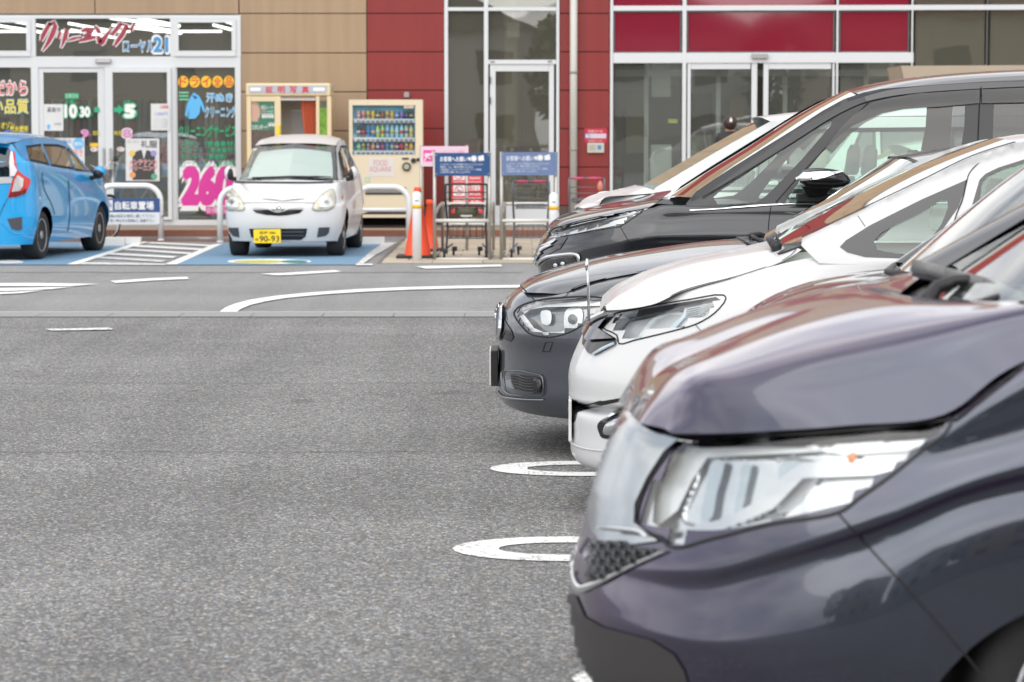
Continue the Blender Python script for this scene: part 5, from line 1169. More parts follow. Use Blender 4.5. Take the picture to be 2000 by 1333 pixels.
C.put('bonnet_gap', C.ribbon(H4.join(G4), [(1015, 557.5), (1028, 570), (1044, 587)], 1.1, .003), M_seam)
C.put('bonnet_gap', C.ribbon(H4.join(G4), [(1044, 588), (1075, 583), (1104, 580), (1110, 573), (1125, 562), (1175, 547), (1250, 532), (1340, 518)], .5, .003), M_seam)
lo = C.put('headlight', C.piece(G4, grow(hl4, 1.12), -.045, step=4), mat('lamp_mid', (.30, .31, .32), .2, metal=.8))
lamp_bits(C, G4, [('light_guide', [(1014, 604), (1052, 592), (1097, 586), (1143, 583), (1180, 587), (1183, 596), (1143, 595), (1090, 595), (1060, 595), (1030, 600), (1018, 610)], -.02, M_bowlw, False, 0),
 ('reflector', [(1028, 606), (1056, 600), (1090, 599), (1092, 650), (1070, 652), (1046, 640), (1034, 626)], -.05, M_bowl, False, 0),
 ('reflector', [(1098, 598), (1128, 598), (1128, 640), (1104, 648), (1096, 646)], -.035, M_bowlw, True, .004),
 ('projector', [(1049, 601), (1066, 601), (1066, 630), (1058, 633), (1049, 628)], -.030, M_bowlw, True, .006),
 ('projector_lens', [(1113 + 9 * math.cos(a), 622 + 11 * math.sin(a)) for a in [math.pi * k / 6 for k in range(12)]], -.022, mat('projector_glass', (.12, .13, .14), .05, spec=.8), False, .01),
 ('halo_ring', [(1010, 616), (1018, 612), (1038, 640), (1058, 649), (1092, 648), (1120, 638), (1118, 644), (1097, 652), (1060, 655), (1036, 649), (1020, 634)], -.015, M_bowlw, False, 0)], lo)
C.put('lamp_cover', C.piece(G4, hl4, -.002, step=5), M_lens, lo); C.put('lamp_seal', C.ribbon(G4, hl4, 1.3, .002, closed=True, per=3), M_seam, lo)
# kidney openings
for poly, nm in (([(966, 606), (972, 594), (981, 591), (985, 604), (984, 640), (979, 662), (974, 666), (969, 652), (966, 630)], 'kidney'),):
    ko = C.put('kidney_grille', C.piece(G4, poly, .012, step=3), M_satin); C.put('kidney_ring', C.ribbon(G4, poly, 1.3, .018, closed=True, per=2), M_chrome, ko)
    for k in range(4): C.put('kidney_bar', C.ribbon(G4, [(970 + 3.4 * k, 600), (969 + 3.4 * k, 655)], .6, .018, smooth=False), M_bowld, ko)
C.put('grille_side', C.piece(G4, [(984, 622), (1000, 646), (1004, 660), (998, 668), (984, 662), (983, 648)], .004, step=4), M_gloss)
fg = [(984, 728), (990, 724), (1058, 733), (1063, 742), (1063, 770), (1056, 773), (1000, 771), (988, 764), (984, 745)]
fo = C.put('fog_lamp_recess', C.piece(G4, fg, .002, step=4), M_pg)
C.put('fog_lamp_recess', C.piece(G4, [(1000, 731), (1046, 736), (1058, 740), (1062, 768), (1050, 771), (1006, 762), (1001, 748)], -.01, step=4), M_gloss, fo); fo2 = fo
C.put('fog_mesh', C.piece(G4, [(1000, 731), (1046, 736), (1061, 740), (1062, 768), (1050, 770), (1008, 762), (1001, 748)], .006, step=4), M_blk, fo)
for k in range(6): C.put('mesh_bar', C.ribbon(G4, [(1001 + k * 1.2, 735 + 5.2 * k), (1016, 734 + 5.6 * k), (1030, 739 + 5.4 * k), (1047, 739 + 5.6 * k)], .8, .012), mat('mesh_grey', (.07, .07, .075), .5), fo)
C.put('fog_lamp', C.piece(G4, [(1046, 738), (1058, 742), (1061, 756), (1055, 767), (1048, 758)], .012, step=3, smooth=True, dome=.01), M_gloss, fo)
C.put('recess_edge', C.ribbon(G4, fg, 1.0, .010, closed=True, per=2), M_pg, fo)
C.put('lip_line', C.ribbon(G4, [(970, 765, 4), (980, 774, 2.4), (1010, 779, 1.4), (1063, 781, 1.2)], 1.3, .006), mat('lip_grey', (.35, .35, .36), .25, metal=.6), C.root)
C.put('washer_cover', C.ribbon(G4, [(1060, 687), (1066, 669), (1080, 668.5), (1074, 687), (1060, 687)], .7, .003, smooth=False), M_seam)
ph = MB(); ph.box(0, 0, 0, 0, 0, 0); ph = MB(); pz0, pz1 = .300, .475
ph.prism([C.M(-.068, .70, pz0), C.M(-.068, 1.06, pz0), C.M(-.068, 1.06, pz1), C.M(-.068, .70, pz1)], tuple(-C.l * .035)); po = ph.build('plate_holder', M_blk, C.root, False, .004)
MB().prism([C.M(-.105, .715, pz0 + .004), C.M(-.105, 1.045, pz0 + .004), C.M(-.105, 1.045, pz1 - .002), C.M(-.105, .715, pz1 - .002)], tuple(-C.l * .006)).build('number_plate', M_plate, po)
ws = [[(1.34, .16, 1.0), (1.66, .22, 1.20), (1.97, .28, 1.39)], [(1.26, .5, 1.015), (1.6, .52, 1.215), (1.92, .54, 1.415)], [(1.22, .885, 1.02), (1.57, .885, 1.22), (1.90, .885, 1.42)]]
WS4 = loft(C.rows(ws), 7, 4); C.full('windscreen', WS4, M_cgl)
C.both('windscreen_pillar', loft(C.rows([[(1.30, .09, .97), (1.66, .15, 1.18), (1.99, .22, 1.37)], [(1.32, .12, .995), (1.65, .19, 1.205), (1.95, .25, 1.40)], [(1.35, .17, 1.0), (1.67, .23, 1.20), (1.96, .29, 1.40)]]), 6, 3), M_pg)
C.full('roof', loft(C.rows([[(1.95, .24, 1.40), (2.5, .24, 1.44), (3.3, .26, 1.42), (3.9, .3, 1.36)], [(1.92, .5, 1.425), (2.5, .5, 1.485), (3.3, .5, 1.47), (3.95, .5, 1.4)], [(1.90, .885, 1.43), (2.15, .885, 1.472), (2.5, .885, 1.500), (3.3, .885, 1.49), (4.0, .885, 1.41)]]), 6, 4), M_pg)
C.put('roof_gap', C.ribbon(Surf(np.vstack([o for o in [loft(C.rows([[(1.95, .24, 1.40), (2.5, .24, 1.44)], [(1.90, .885, 1.43), (2.5, .885, 1.5)]]), 4, 4).V]]), loft(C.rows([[(1.95, .24, 1.40), (2.5, .24, 1.44)], [(1.90, .885, 1.43), (2.5, .885, 1.5)]]), 4, 4).F), [(1752, 309), (1794, 315), (1808, 326)], 1.5, .004), M_seam)
C.both('side_glass', loft(C.rows([[(1.34, .08, .97), (2.5, .08, 1.0), (3.9, .1, 1.05)], [(1.40, .13, 1.03), (1.98, .23, 1.38), (2.6, .24, 1.43), (3.9, .3, 1.36)]]), 8, 5), M_cgl)
C.full('tailgate', loft(C.rows([[(3.9, .1, 1.02), (4.2, .3, 1.0), (4.25, .885, 1.0)], [(3.9, .3, 1.35), (3.98, .5, 1.39), (4.02, .885, 1.41)]]), 5, 4), M_pg)
interior(C, 1.55, 2.2, .95, 1.77, xr=3.9)
wq = MB().tube([C.P(1500, 462, .9), C.P(1478, 459, .9), C.P(1466, 461, .8)], [.01, .02, .012], 8); wq.tube([C.M(1.21, .5, 1.02), C.M(1.18, .9, 1.04), C.M(1.22, 1.3, 1.03)], .01, 6); wq.build('wiper', M_blk, C.root, True)
MB().prism([C.M(1.16, .3, 1.0), C.M(1.12, .885, 1.02), C.M(1.16, 1.47, 1.0), C.M(1.33, 1.6, 1.0), C.M(1.22, .885, 1.02), C.M(1.33, .17, 1.0)], (0, 0, .008)).build('scuttle', M_blk, C.root)

# ---------------------------------------------------------------- 5: black minivan
M_pb = paint('blue_black_paint', (0.016, 0.018, 0.024), metal=0.3, rough=0.4)
C = Car('tall black minivan with slim segmented headlight and chrome capped door mirror', 'car', W=1.73, **yawed(15.7, 0))
zs = [(0, 1.0), (.215, .955), (.314, 1.012), (.43, 1.048), (.584, 1.083), (.754, 1.110), (.85, 1.135), (.99, 1.125), (1.5, 1.14), (5, 1.16)]
sp = dict(xs=(.85, 1.1, 1.5, 2.2, 3.0, 4.0), wheels=(1.0, 3.85), r=.32, rear=(4.75, .3), rows=[
 dict(xc=.25, a=.6, inset=.07, zf=[(0, .2), (5, .2)]), dict(xc=.18, a=.6, inset=.0, zf=[(0, .35), (5, .38)]), dict(xc=.16, a=.6, inset=.0, zf=[(0, .55), (5, .58)]),
 dict(xc=.16, a=.6, inset=.0, zf=[(0, .70), (5, .76)]), dict(xc=.135, a=.62, inset=.02, zf=[(0, .79), (.5, .84), (.8, .90), (5, .92)]), dict(xc=.155, a=.62, inset=.0, zf=[(0, .86), (.5, .92), (.8, .96), (5, .97)]),
 dict(xc=.195, a=.60, inset=.025, zf=[(0, .935), (.3, .955), (.5, 1.0), (.6, 1.015), (1.0, 1.06), (5, 1.08)]), dict(xc=.21, a=.58, inset=.05, zf=zs, side=[(0, .05), (1, .04), (5, .04)]),
 dict(xc=.27, a=.55, inset=.14, zf=[(x_, z_ - .03) for x_, z_ in zs], side=[(0, .15), (1, .12), (5, .10)])])
G5, body = side_car(C, sp)
hl5 = [(1070, 466), (1073, 457), (1081, 449), (1108, 441), (1148, 431), (1202, 420), (1260, 409), (1240, 424), (1211, 443), (1202, 444.5), (1148, 453.5), (1107, 461), (1085, 466)]
C.cut_px(body, hl5); C.full('body', body, M_pb); finish_wheels(C, sp)
h = [[(.225, .55, .965), (.314, .30, 1.018), (.43, .14, 1.055), (.584, .08, 1.090), (.754, .07, 1.118), (.85, .10, 1.165), (.95, .14, 1.185)],
     [(.222, .58, .985), (.30, .40, 1.035), (.42, .26, 1.072), (.58, .20, 1.107), (.74, .20, 1.135), (.85, .20, 1.165), (.98, .2, 1.19)],
     [(.215, .865, .985), (.245, .865, 1.02), (.34, .865, 1.062), (.53, .865, 1.104), (.65, .865, 1.124), (.78, .865, 1.146), (.90, .865, 1.165)]]
H5 = loft(C.rows(h), 7, 7); C.full('bonnet', H5, M_pb)
C.put('bonnet_gap', C.ribbon(H5.join(G5), [(1072, 457), (1081, 448), (1108, 439.7), (1148, 429.5), (1202, 418.5), (1262, 408), (1280, 398), (1294, 389)], .9, .003), M_seam)
lo = C.put('headlight', C.piece(G5, grow(hl5, 1.05), -.02, step=3.5), M_bowl)
lamp_bits(C, G5, [('upper_bezel', [(1074, 458), (1083, 450), (1148, 433), (1202, 422), (1256, 411), (1250, 416), (1202, 427), (1148, 440), (1090, 455)], -.006, mat('bezel_grey', (.30, .31, .34), .3, metal=.4), False, 0),
  ('light_guide', [(1075, 461), (1148, 444), (1202, 431), (1246, 417), (1220, 436), (1202, 440), (1148, 450), (1080, 464)], -.010, M_bowlw, False, 0)], lo)
for u0, v0, u1, v1 in ((1085, 458.5, 1100, 455.5), (1101, 456, 1112, 453), (1126, 450, 1142, 445), (1143, 446.5, 1166, 440), (1166, 440.5, 1192, 433)):
    lamp_bits(C, G5, [('projector', [(u0 + 3, v0 - 4), (u1, v1 - 4), (u1 - 3, v1 + 3), (u0, v0 + 3)], -.007, M_gloss, False, 0)], lo)
C.put('lamp_cover', C.piece(G5, hl5, -.002, step=5), M_lens, lo); C.put('lamp_seal', C.ribbon(G5, hl5, .9, .002, closed=True, per=2), M_seam, lo)
go = C.put('grille', C.piece(G5, [(1046, 520), (1043, 500), (1050, 484), (1062, 468), (1110, 463), (1095, 486), (1062, 503)], .004, step=3.5), M_gloss)
for pl_ in ([(1054, 484, 1), (1066, 480, 2), (1080, 474, 2.6), (1088, 469, 1)], [(1052, 498, 1), (1062, 486, 3.5), (1072, 482, 3), (1081, 480, 1)], [(1048, 512, 1), (1052, 500, 3), (1060, 494, 2)]): C.put('grille_bar', C.ribbon(G5, pl_, 2, .012), M_chrome, go)
C.put('chrome_strip', C.ribbon(G5, [(1050, 520, 1.5), (1056, 511, 2.6), (1067, 504, 3), (1094, 499, 3), (1122, 497, 3), (1130, 500, 3), (1132, 509, 2.4), (1130, 530, 2)], 2.6, .010), M_chrome)
C.put('fog_lamp_recess', C.piece(G5, [(1058, 520), (1068, 510), (1094, 505), (1122, 503), (1126, 510), (1124, 560), (1056, 560)], .004, step=5), mat('fog_dark', (.06, .06, .065), .15, metal=.4, noise=.9, nscale=30))
for cu, cvv in ((1088, 518), (1102, 515)): C.put('fog_lamp', C.piece(G5, [(cu + 4 * math.cos(a), cvv + 3.4 * math.sin(a)) for a in [math.pi * k / 5 for k in range(10)]], .012, step=2.5, dome=.006), M_bowlw)
C.put('panel_gap', C.ribbon(G5, [(1212, 444), (1222, 462), (1236, 487), (1244, 520)], .7, .003), M_seam)
gs = loft(C.rows([[(.95, .045, 1.11), (1.46, .04, 1.13), (2.3, .04, 1.14), (3.2, .04, 1.15), (4.55, .05, 1.16)], [(1.0, .07, 1.15), (1.6, .09, 1.35), (2.3, .10, 1.45), (3.2, .10, 1.47), (4.6, .11, 1.47)],
   [(1.03, .10, 1.175), (1.25, .11, 1.305), (1.445, .12, 1.425), (1.777, .14, 1.635), (2.0, .15, 1.735), (2.31, .16, 1.79), (2.9, .165, 1.825), (3.7, .17, 1.83), (4.6, .18, 1.80)],
   [(.97, .145, 1.19), (1.20, .155, 1.325), (1.40, .165, 1.45), (1.735, .185, 1.66), (1.965, .20, 1.765), (2.30, .21, 1.822), (2.9, .215, 1.862), (3.7, .22, 1.866), (4.6, .23, 1.838)]]), 7, 7)
qf = [(1344, 408), (1352, 398), (1372, 387), (1436, 348), (1500, 309), (1560, 271), (1615, 237), (1660, 213), (1690, 203), (1672, 222), (1640, 258), (1605, 295), (1560, 345), (1515, 396), (1500, 402), (1400, 408), (1347, 412)]
qh = [(1393, 386), (1408, 372), (1450, 345), (1500, 312), (1560, 273), (1612, 240), (1627, 234), (1622, 246), (1597, 276), (1560, 318), (1525, 355), (1496, 383), (1478, 395), (1440, 400), (1402, 400)]
fd = [(1604, 300), (1640, 266), (1665, 246), (1697, 232), (1723, 221), (1765, 213.5), (1834, 209), (1885, 204.5), (1884, 250), (1877, 290), (1872, 398), (1700, 402), (1530, 402), (1540, 385), (1575, 335)]
rd = [(1941, 204), (2060, 200), (2300, 197), (2300, 395), (2000, 398), (1936, 398), (1938, 300)]
rd2 = [(2320, 197), (2460, 197), (2560, 205), (2560, 390), (2320, 395)]
pil = [(1340, 398), (1360, 374), (1426, 330), (1490, 290), (1550, 253), (1606, 217), (1648, 194), (1686, 181), (1720, 174), (1794, 168), (1913, 160), (2000, 157), (2250, 155), (2560, 159), (2640, 175), (2650, 405), (2300, 408), (1900, 408), (1500, 412), (1345, 415), (1340, 407)]
C.both('side_frame', C.piece(gs, pil, .0, holes=[qh, fd, rd, rd2], step=8), mat('smoked_frame', (.028, .030, .034), .22))
C.both('painted_pillar', C.ribbon(gs, [(1690, 195, 5), (1735, 184, 6), (1794, 178, 7), (1913, 170, 7), (2000, 167, 7), (2250, 165, 7), (2560, 168, 7)], 6, .004), M_pb)
C.both('quarter_glass', C.piece(gs, qh, -.004, step=8), M_cgl); C.both('side_glass', C.piece(gs, fd, -.004, step=10), M_cgl)
C.both('side_glass', C.piece(gs, rd, -.004, step=12), M_cdark); C.both('side_glass', C.piece(gs, rd2, -.004, step=12), M_cdark)
vis = [(1612, 290), (1640, 252), (1665, 228), (1700, 205), (1740, 193), (1794, 185), (1912, 177), (1912, 203), (1834, 210), (1765, 215), (1723, 224), (1690, 240), (1660, 262), (1625, 300)]
C.both('wind_deflector', C.piece(gs, vis, .022, step=8), M_visor)
C.both('wind_deflector', C.piece(gs, [(1917, 177), (2100, 172), (2300, 172), (2300, 198), (2100, 200), (1917, 203)], .022, step=10), M_visor)
C.both('window_line', C.ribbon(gs, [(1372, 387), (1436, 349), (1500, 310), (1560, 272), (1615, 237), (1660, 213), (1690, 201), (1740, 190), (1794, 183), (1913, 175), (2000, 171)], .9, .007), M_seam)
C.both('chrome_strip', C.ribbon(gs.join(G5), [(1347, 412), (1400, 409.5), (1505, 401.5), (1560, 399), (1900, 398), (2300, 400)], 1.5, .008), M_chrome)
C.put('panel_gap', C.ribbon(gs, [(1697, 200), (1650, 248), (1605, 297), (1560, 345), (1515, 396)], .9, .006), M_seam)
C.put('panel_gap', C.ribbon(gs.join(G5), [(1506, 404), (1502, 430), (1500, 460)], .9, .004), M_seam)
C.put('panel_gap', C.ribbon(gs, [(1916, 170), (1913, 205), (1909, 300), (1906, 398)], 1.0, .006), M_seam)
ws = [[(1.03, .105, 1.18), (1.25, .115, 1.31), (1.445, .125, 1.43), (1.777, .145, 1.64), (2.0, .16, 1.74)], [(.97, .5, 1.175), (1.2, .5, 1.32), (1.42, .5, 1.455), (1.75, .5, 1.665), (1.98, .5, 1.78)], [(.94, .865, 1.17), (1.17, .865, 1.32), (1.40, .865, 1.46), (1.73, .865, 1.67), (1.96, .865, 1.79)]]
C.full('windscreen', loft(C.rows(ws), 5, 4), M_cgl)
C.full('roof', loft(C.rows([[(2.0, .16, 1.742), (2.31, .165, 1.80), (2.9, .17, 1.835), (3.7, .17, 1.84), (4.6, .18, 1.81)], [(1.98, .3, 1.765), (2.3, .3, 1.835), (2.9, .3, 1.88), (3.7, .3, 1.885), (4.65, .3, 1.85)], [(1.96, .865, 1.79), (2.24, .865, 1.853), (2.9, .865, 1.912), (3.7, .865, 1.92), (4.7, .865, 1.88)]]), 6, 5), M_pb)
C.full('tailgate', loft(C.rows([[(4.55, .05, 1.14), (4.74, .2, 1.14), (4.75, .865, 1.14)], [(4.6, .18, 1.8), (4.66, .35, 1.85), (4.7, .865, 1.88)]]), 5, 4), M_cdark)
interior(C, 1.45, 2.15, 1.08, 1.73, M_seatl, M_dashl, xr=4.6)
# door mirror
mk = [[C.P(1552, 346, -.20), C.P(1566, 330, -.20), C.P(1600, 327, -.20), C.P(1645, 334, -.20), C.P(1661, 352, -.20), C.P(1655, 362, -.20)]]
cx, cz = C.P(1608, 348, -.15)[0], C.P(1608, 348, -.15)[2]
ring = []
for d, k in ((-.04, .35), (-.07, .75), (-.15, 1.0), (-.24, .98), (-.29, .6), (-.30, .2)):
    r_ = []
    for u, v in ((1556, 349), (1560, 338), (1568, 330), (1590, 327), (1622, 329), (1648, 335), (1660, 348), (1661, 357), (1655, 365), (1625, 369), (1600, 368), (1570, 366), (1560, 358)):
        p = C.P(u, v, -.15); r_.append([cx + (p[0] - cx) * k, C.M(0, d, 0)[1], cz + (p[2] - cz) * k])
    ring.append(r_)
n_ = 13; Vm = [p for r_ in ring for p in r_]; Fm = [(a * n_ + b, a * n_ + (b + 1) % n_, (a + 1) * n_ + (b + 1) % n_, (a + 1) * n_ + b) for a in range(5) for b in range(n_)] + [tuple(range(n_)), tuple(range(5 * n_, 6 * n_))]
SM = Surf(Vm, Fm)
for nm, S in (('door_mirror', SM), ('door_mirror', C.mir(SM))):
    o = C.put(nm, S, M_gloss)
    sb = o.modifiers.new('s', 'SUBSURF'); sb.levels = 1; sb.render_levels = 2
mo = [o for o in C.root.children if o.name.startswith('door_mirror')][0]
C.put('mirror_cap', C.piece(SM, [(1553, 348), (1562, 344), (1570, 338), (1650, 336), (1600, 350), (1560, 354)], .006, step=4), M_chrome, mo)
st_ = MB(); st_.prism([C.P(1566, 364, -.10), C.P(1625, 366, -.10), C.P(1612, 384, -.02), C.P(1580, 386, -.02)], (0, .1, 0)); st_.prism([C.P(1556, 378, .0), C.P(1640, 378, .0), C.P(1640, 397, .0), C.P(1556, 397, .0)], (0, .05, 0)); st_.build('mirror_stalk', M_blk, mo, False, .01)

# ---------------------------------------------------------------- simpler shells further off
def far_car(label, Y0, x0, W, paintm, prof, roofz, beltz, wx, rr, length, glassm=M_cgl, name='parked_car', low=None, seatm=M_seat, yaw=0, frame=None, na=.6, group=None, nn=2.0, rise=.0):
    """prof: side outline of the upper body: lip, bonnet, cowl, header, roof, tail as (x, z)"""
    C = Car(label, 'car', W=W, name=name, **(frame or yawed(Y0, yaw, x0)))
    bz = lambda x: beltz + rise * max(0, x - prof[2][0])
    (xl, zl), (xb, zb_), (xc_, zc_), (xh, zh), (xt, zt) = prof
    sp = dict(xs=(xc_ + .1, xc_ + .6, xh + .6, length * .7, length - .6), wheels=wx, r=rr, rear=(length, .3), rows=[
     dict(n=nn, xc=xl + .02, a=na, inset=.06, zf=[(0, .2), (9, .2)]), dict(n=nn, xc=xl - .06, a=na, inset=.0, zf=[(0, .42), (9, .42)]), dict(n=nn, xc=xl - .06, a=na, inset=.0, zf=[(0, .65), (9, .68)]),
     dict(n=nn, xc=xl - .03, a=na, inset=.03, zf=[(xl, zl - .12), (xc_, beltz - .12), (xt, bz(xt) - .12)]), dict(n=nn, xc=xl, a=na, inset=.08, zf=[(xl, zl), (xb, beltz - .02), (xc_, beltz), (xt, bz(xt) + .02)]),
     dict(n=nn, xc=xl + .07, a=na - .05, inset=.17, zf=[(xl, zl - .01), (xb, beltz - .03), (xc_, beltz - .01), (xt, bz(xt))])])
    G, body = side_car(C, sp); C.full('body', body, paintm); finish_wheels(C, sp)
    c = C.c
    h = [[(xl + .12, .3, zl + .01), (xb, .12, beltz - .01), (xc_ + .12, .12, beltz + .02)], [(xl + .04, .45, zl + .04), (xb, .3, zb_ - .03), (xc_ + .06, .2, zc_ - .01)], [(xl, c, zl + .02), ((xl + xb) / 2, c, (zl + zb_) / 2 + .05), (xb, c, zb_), (xc_, c, zc_)]]
    C.full('bonnet', loft(C.rows([resample(r, 6) for r in h]), 5, 5), paintm)
    rail = [(xc_ + .1, .12, zc_), ((xc_ + xh) / 2 + .1, .17, (zc_ + zh) / 2 + .02), (xh + .05, .22, zh), (xh + .6, .22, roofz - .03), (xt - .5, .23, roofz - .03), (xt, .26, zt)]
    gs = loft(C.rows([[(xc_ + .05, .08, beltz), ((xc_ + xh) / 2 + .4, .07, bz((xc_ + xh) / 2 + .4)), (xt * .7, .07, bz(xt * .7)), (xt, .08, bz(xt))], rail]), 7, 7)
    def RF(u, v): return C.M(u, -1, v), C.a
    o_ = [(r[0], r[2]) for r in rail]; b_ = [(xt + .0, bz(xt) - .0), (xc_ + .05, beltz - .0)]
    w1 = [(xc_ + .32, bz(xc_ + .32) + .03), (xh + .02, zh - .10), (xh + .1, zh - .09), (xh + .1, bz(xh) + .03)]
    xa, xm, xe = xh + .16, (xh + xt) / 2 + .05, xt - .35
    w2 = [(xa, bz(xa) + .03), (xa, zh - .08), (xa + .3, roofz - .12), (xm, roofz - .11), (xm, bz(xm) + .03)]
    w3 = [(xm + .1, bz(xm) + .04), (xm + .1, roofz - .11), (xe, roofz - .13), (xe + .15, bz(xe) + .06)]
    C.both('side_frame', C.piece(gs, o_ + b_, .0, holes=[w1, w2, w3], step=.06, rayf=RF), paintm)
    for w in (w1, w2, w3):
        C.both('side_glass', C.piece(gs, w, -.004, step=.09, rayf=RF), glassm)
        C.both('window_seal', C.ribbon(gs, w, .014, .004, smooth=False, closed=True, rayf=RF), M_seam)
    C.full('windscreen', loft(C.rows([[(xc_ + .1, .13, zc_), ((xc_ + xh) / 2 + .1, .18, (zc_ + zh) / 2 + .02), (xh + .05, .23, zh)], [(xc_ + (.24 if not frame else 0), c, zc_), ((xc_ + xh) / 2 + (.24 if not frame else 0), c, (zc_ + zh) / 2 + .03), (xh + (.16 if not frame else 0), c, zh + .03)]]), 5, 4), M_cgl)
    C.full('roof', loft(C.rows([[(xh + .05, .22, zh), (xh + .6, .22, roofz - .03), (xt - .5, .23, roofz - .03), (xt, .26, zt)], [(xh + .01, .42, zh + .024), (xh + .6, .42, roofz + .014), (xt - .5, .42, roofz + .02), (xt + .03, .42, zt + .035)], [(xh, c, zh + .03), (xh + .6, c, roofz + .03), (xt - .5, c, roofz + .04), (xt + .05, c, zt + .05)]]), 6, 5), paintm)
    C.full('tailgate', loft(C.rows([[(xt - .02, .08, bz(xt)), (length - .12, .2, bz(xt)), (length, c, bz(xt))], [(xt, .26, zt), (xt + .03, .4, zt + .03), (xt + .05, c, zt + .05)]]), 5, 4), M_cdark)
    if not frame: C.both('headlight', C.piece(G, [(xl + .10, zl - .14), (xl + .12, zl - .02), (xb - .05, beltz - .06), (xb - .06, beltz - .14), (xl + .3, zl - .16)], .004, step=.05, rayf=RF), mat('clouded_lamp', (.50, .50, .44), .2))
    interior(C, xc_ + .35, xh + .45, beltz - .03, W, seatm, xr=xt)
    return C, G, gs
far_car('white one-box car right behind the black minivan, creamy headlight showing over its bonnet', 18.3, .0, 1.70, M_pw, [(.43, 1.0), (.60, 1.13), (.85, 1.185), (1.66, 1.62), (4.3, 1.62)], 1.68, 1.13, (1.2, 3.95), .31, 4.6)
far_car('pale silver hatchback seen through the windows of the cars in front of it', 20.8, 1.35, 1.69, paint('pale_silver_paint', (.55, .56, .56), metal=.4), [(.30, .78), (.6, .95), (.95, 1.0), (1.6, 1.42), (3.6, 1.35)], 1.50, 1.02, (.75, 3.2), .30, 3.9)
far_car('white van with a long flat roof, farthest of the parked row', 23.4, 2.0, 1.70, M_pw, [(.15, 1.0), (.30, 1.1), (.45, 1.15), (.95, 1.72), (4.2, 1.78)], 1.82, 1.12, (.8, 3.3), .30, 4.4, glassm=M_cdark)
# ================================================================== cars by the shops
# ---- white kei car, nose towards us
a2 = R(2.0)
C, G, gs = far_car('small white car with a yellow number plate, parked nose out on the blue bay', 0, 0, 1.475, M_pw,
    [(.10, .685), (.36, .84), (.66, .95), (1.48, 1.375), (3.25, 1.38)], 1.475, .93, (.62, 3.02), .275, 3.39,
    frame=dict(O=(-2.095, 34.35), l=(math.sin(a2), math.cos(a2)), a=(-math.cos(a2), math.sin(a2))), na=.34, nn=2.5, rise=.035)
GK = G.join([o for o in [loft(C.rows([resample([(.22, .3, .695), (.36, .12, .92), (.78, .12, .95)], 6), resample([(.14, .45, .725), (.36, .3, .81), (.72, .2, .94)], 6), resample([(.10, C.c, .705), (.23, C.c, .8125), (.36, C.c, .84), (.66, C.c, .95)], 6)]), 5, 5)]][0])
GK = GK.join(C.mir(GK))
kl = [(450, 370), (456, 371), (464, 379), (472, 391), (477, 403), (478, 410), (460, 412), (443, 410), (440, 400), (440, 390), (444, 379)]
kr = [(650, 370), (643, 371), (632, 378), (621, 389), (612, 402), (610, 410), (628, 412), (647, 409), (654, 401), (655, 388), (653, 377)]
for q, cu in ((kl, 455), (kr, 636)):
    o = C.put('headlight', C.piece(GK, q, .004, step=3, dome=.02), mat('yellowed_lamp', (.52, .50, .42), .2, metal=.2, noise=.1, nscale=12))
    C.put('reflector', C.piece(GK, [(cu + 13 * math.cos(a), 397 + 12 * math.sin(a)) for a in [2 * math.pi * k / 14 for k in range(14)]], .024, step=3, dome=.008), mat('lamp_pale', (.70, .71, .68), .12, metal=.4), o)
    C.put('lamp_bulb', C.piece(GK, [(cu + 5 * math.cos(a), 397 + 5 * math.sin(a)) for a in [2 * math.pi * k / 10 for k in range(10)]], .034, step=3), mat('lamp_deep', (.40, .42, .42), .1, metal=.6), o)
    C.put('lamp_seal', C.ribbon(GK, q, .5, .006, closed=True, per=3), mat('shadow_gap', (.18, .18, .17), .6), o)
C.put('bonnet_gap', C.ribbon(GK, [(470, 397), (500, 396), (545, 396.5), (590, 396), (622, 397)], .4, .006), MATS['shadow_gap'])
go = C.put('grille', C.piece(GK, [(493, 410), (535, 410), (593, 409.5), (585, 417), (560, 421), (543, 422), (518, 420), (500, 416)], .006, step=3), M_gloss)
C.put('badge', C.piece(GK, [(543.5 + 9 * math.cos(a), 408 + 6.5 * math.sin(a)) for a in [2 * math.pi * k / 14 for k in range(14)]], .020, step=3, dome=.004), M_chrome, go)
C.put('badge_mark', C.piece(GK, [(538, 406), (546, 402.5), (551, 406), (544, 410)], .028, step=3), M_gloss, go); C.put('badge_mark', C.piece(GK, [(541, 406.5), (547, 404.5), (546, 408.5)], .032, step=3), M_chrome, go)
C.put('grille_trim', C.ribbon(GK, [(494, 406), (520, 408), (543, 415), (568, 408), (592, 406)], .7, .012), mat('white_paint', (0, 0, 0)), go)
C.put('lower_grille', C.piece(GK, [(487, 447), (600, 446.5), (597, 462), (588, 469), (500, 469), (490, 462)], .005, step=4), M_gloss)
for v in (453, 460): C.put('grille_bar', C.ribbon(GK, [(548, v), (594, v)], 1.0, .012, smooth=False), mat('mesh_grey', (.07, .07, .075), .5))
for q in ([(446, 445), (466, 445), (468, 464), (455, 461), (448, 452)], [(622, 444.5), (644, 444), (642, 455), (636, 461), (619, 464)]): C.put('air_intake', C.piece(GK, q, .006, step=3), mat('intake_grey', (.06, .06, .07), .6))
pp = C.M(-.012, 0, 0)[1] + .045
plo = px_prism('number_plate', [(495, 449), (548, 448.2), (549, 475), (496.5, 475.5)], 34.27, .012, mat('plate_yellow', (.85, .60, .01), .45), C.root, .003)
mt = mat('plate_black_print', (.03, .03, .02), .6)
for bdy, q in (('松戸 580', (507, 452, 538, 458)), ('90-93', (507, 461, 545, 472.5)), ('あ', (498.5, 465.5, 504.5, 470.5))): text('lettering', bdy, *q, 34.255, mt, plo, .02)
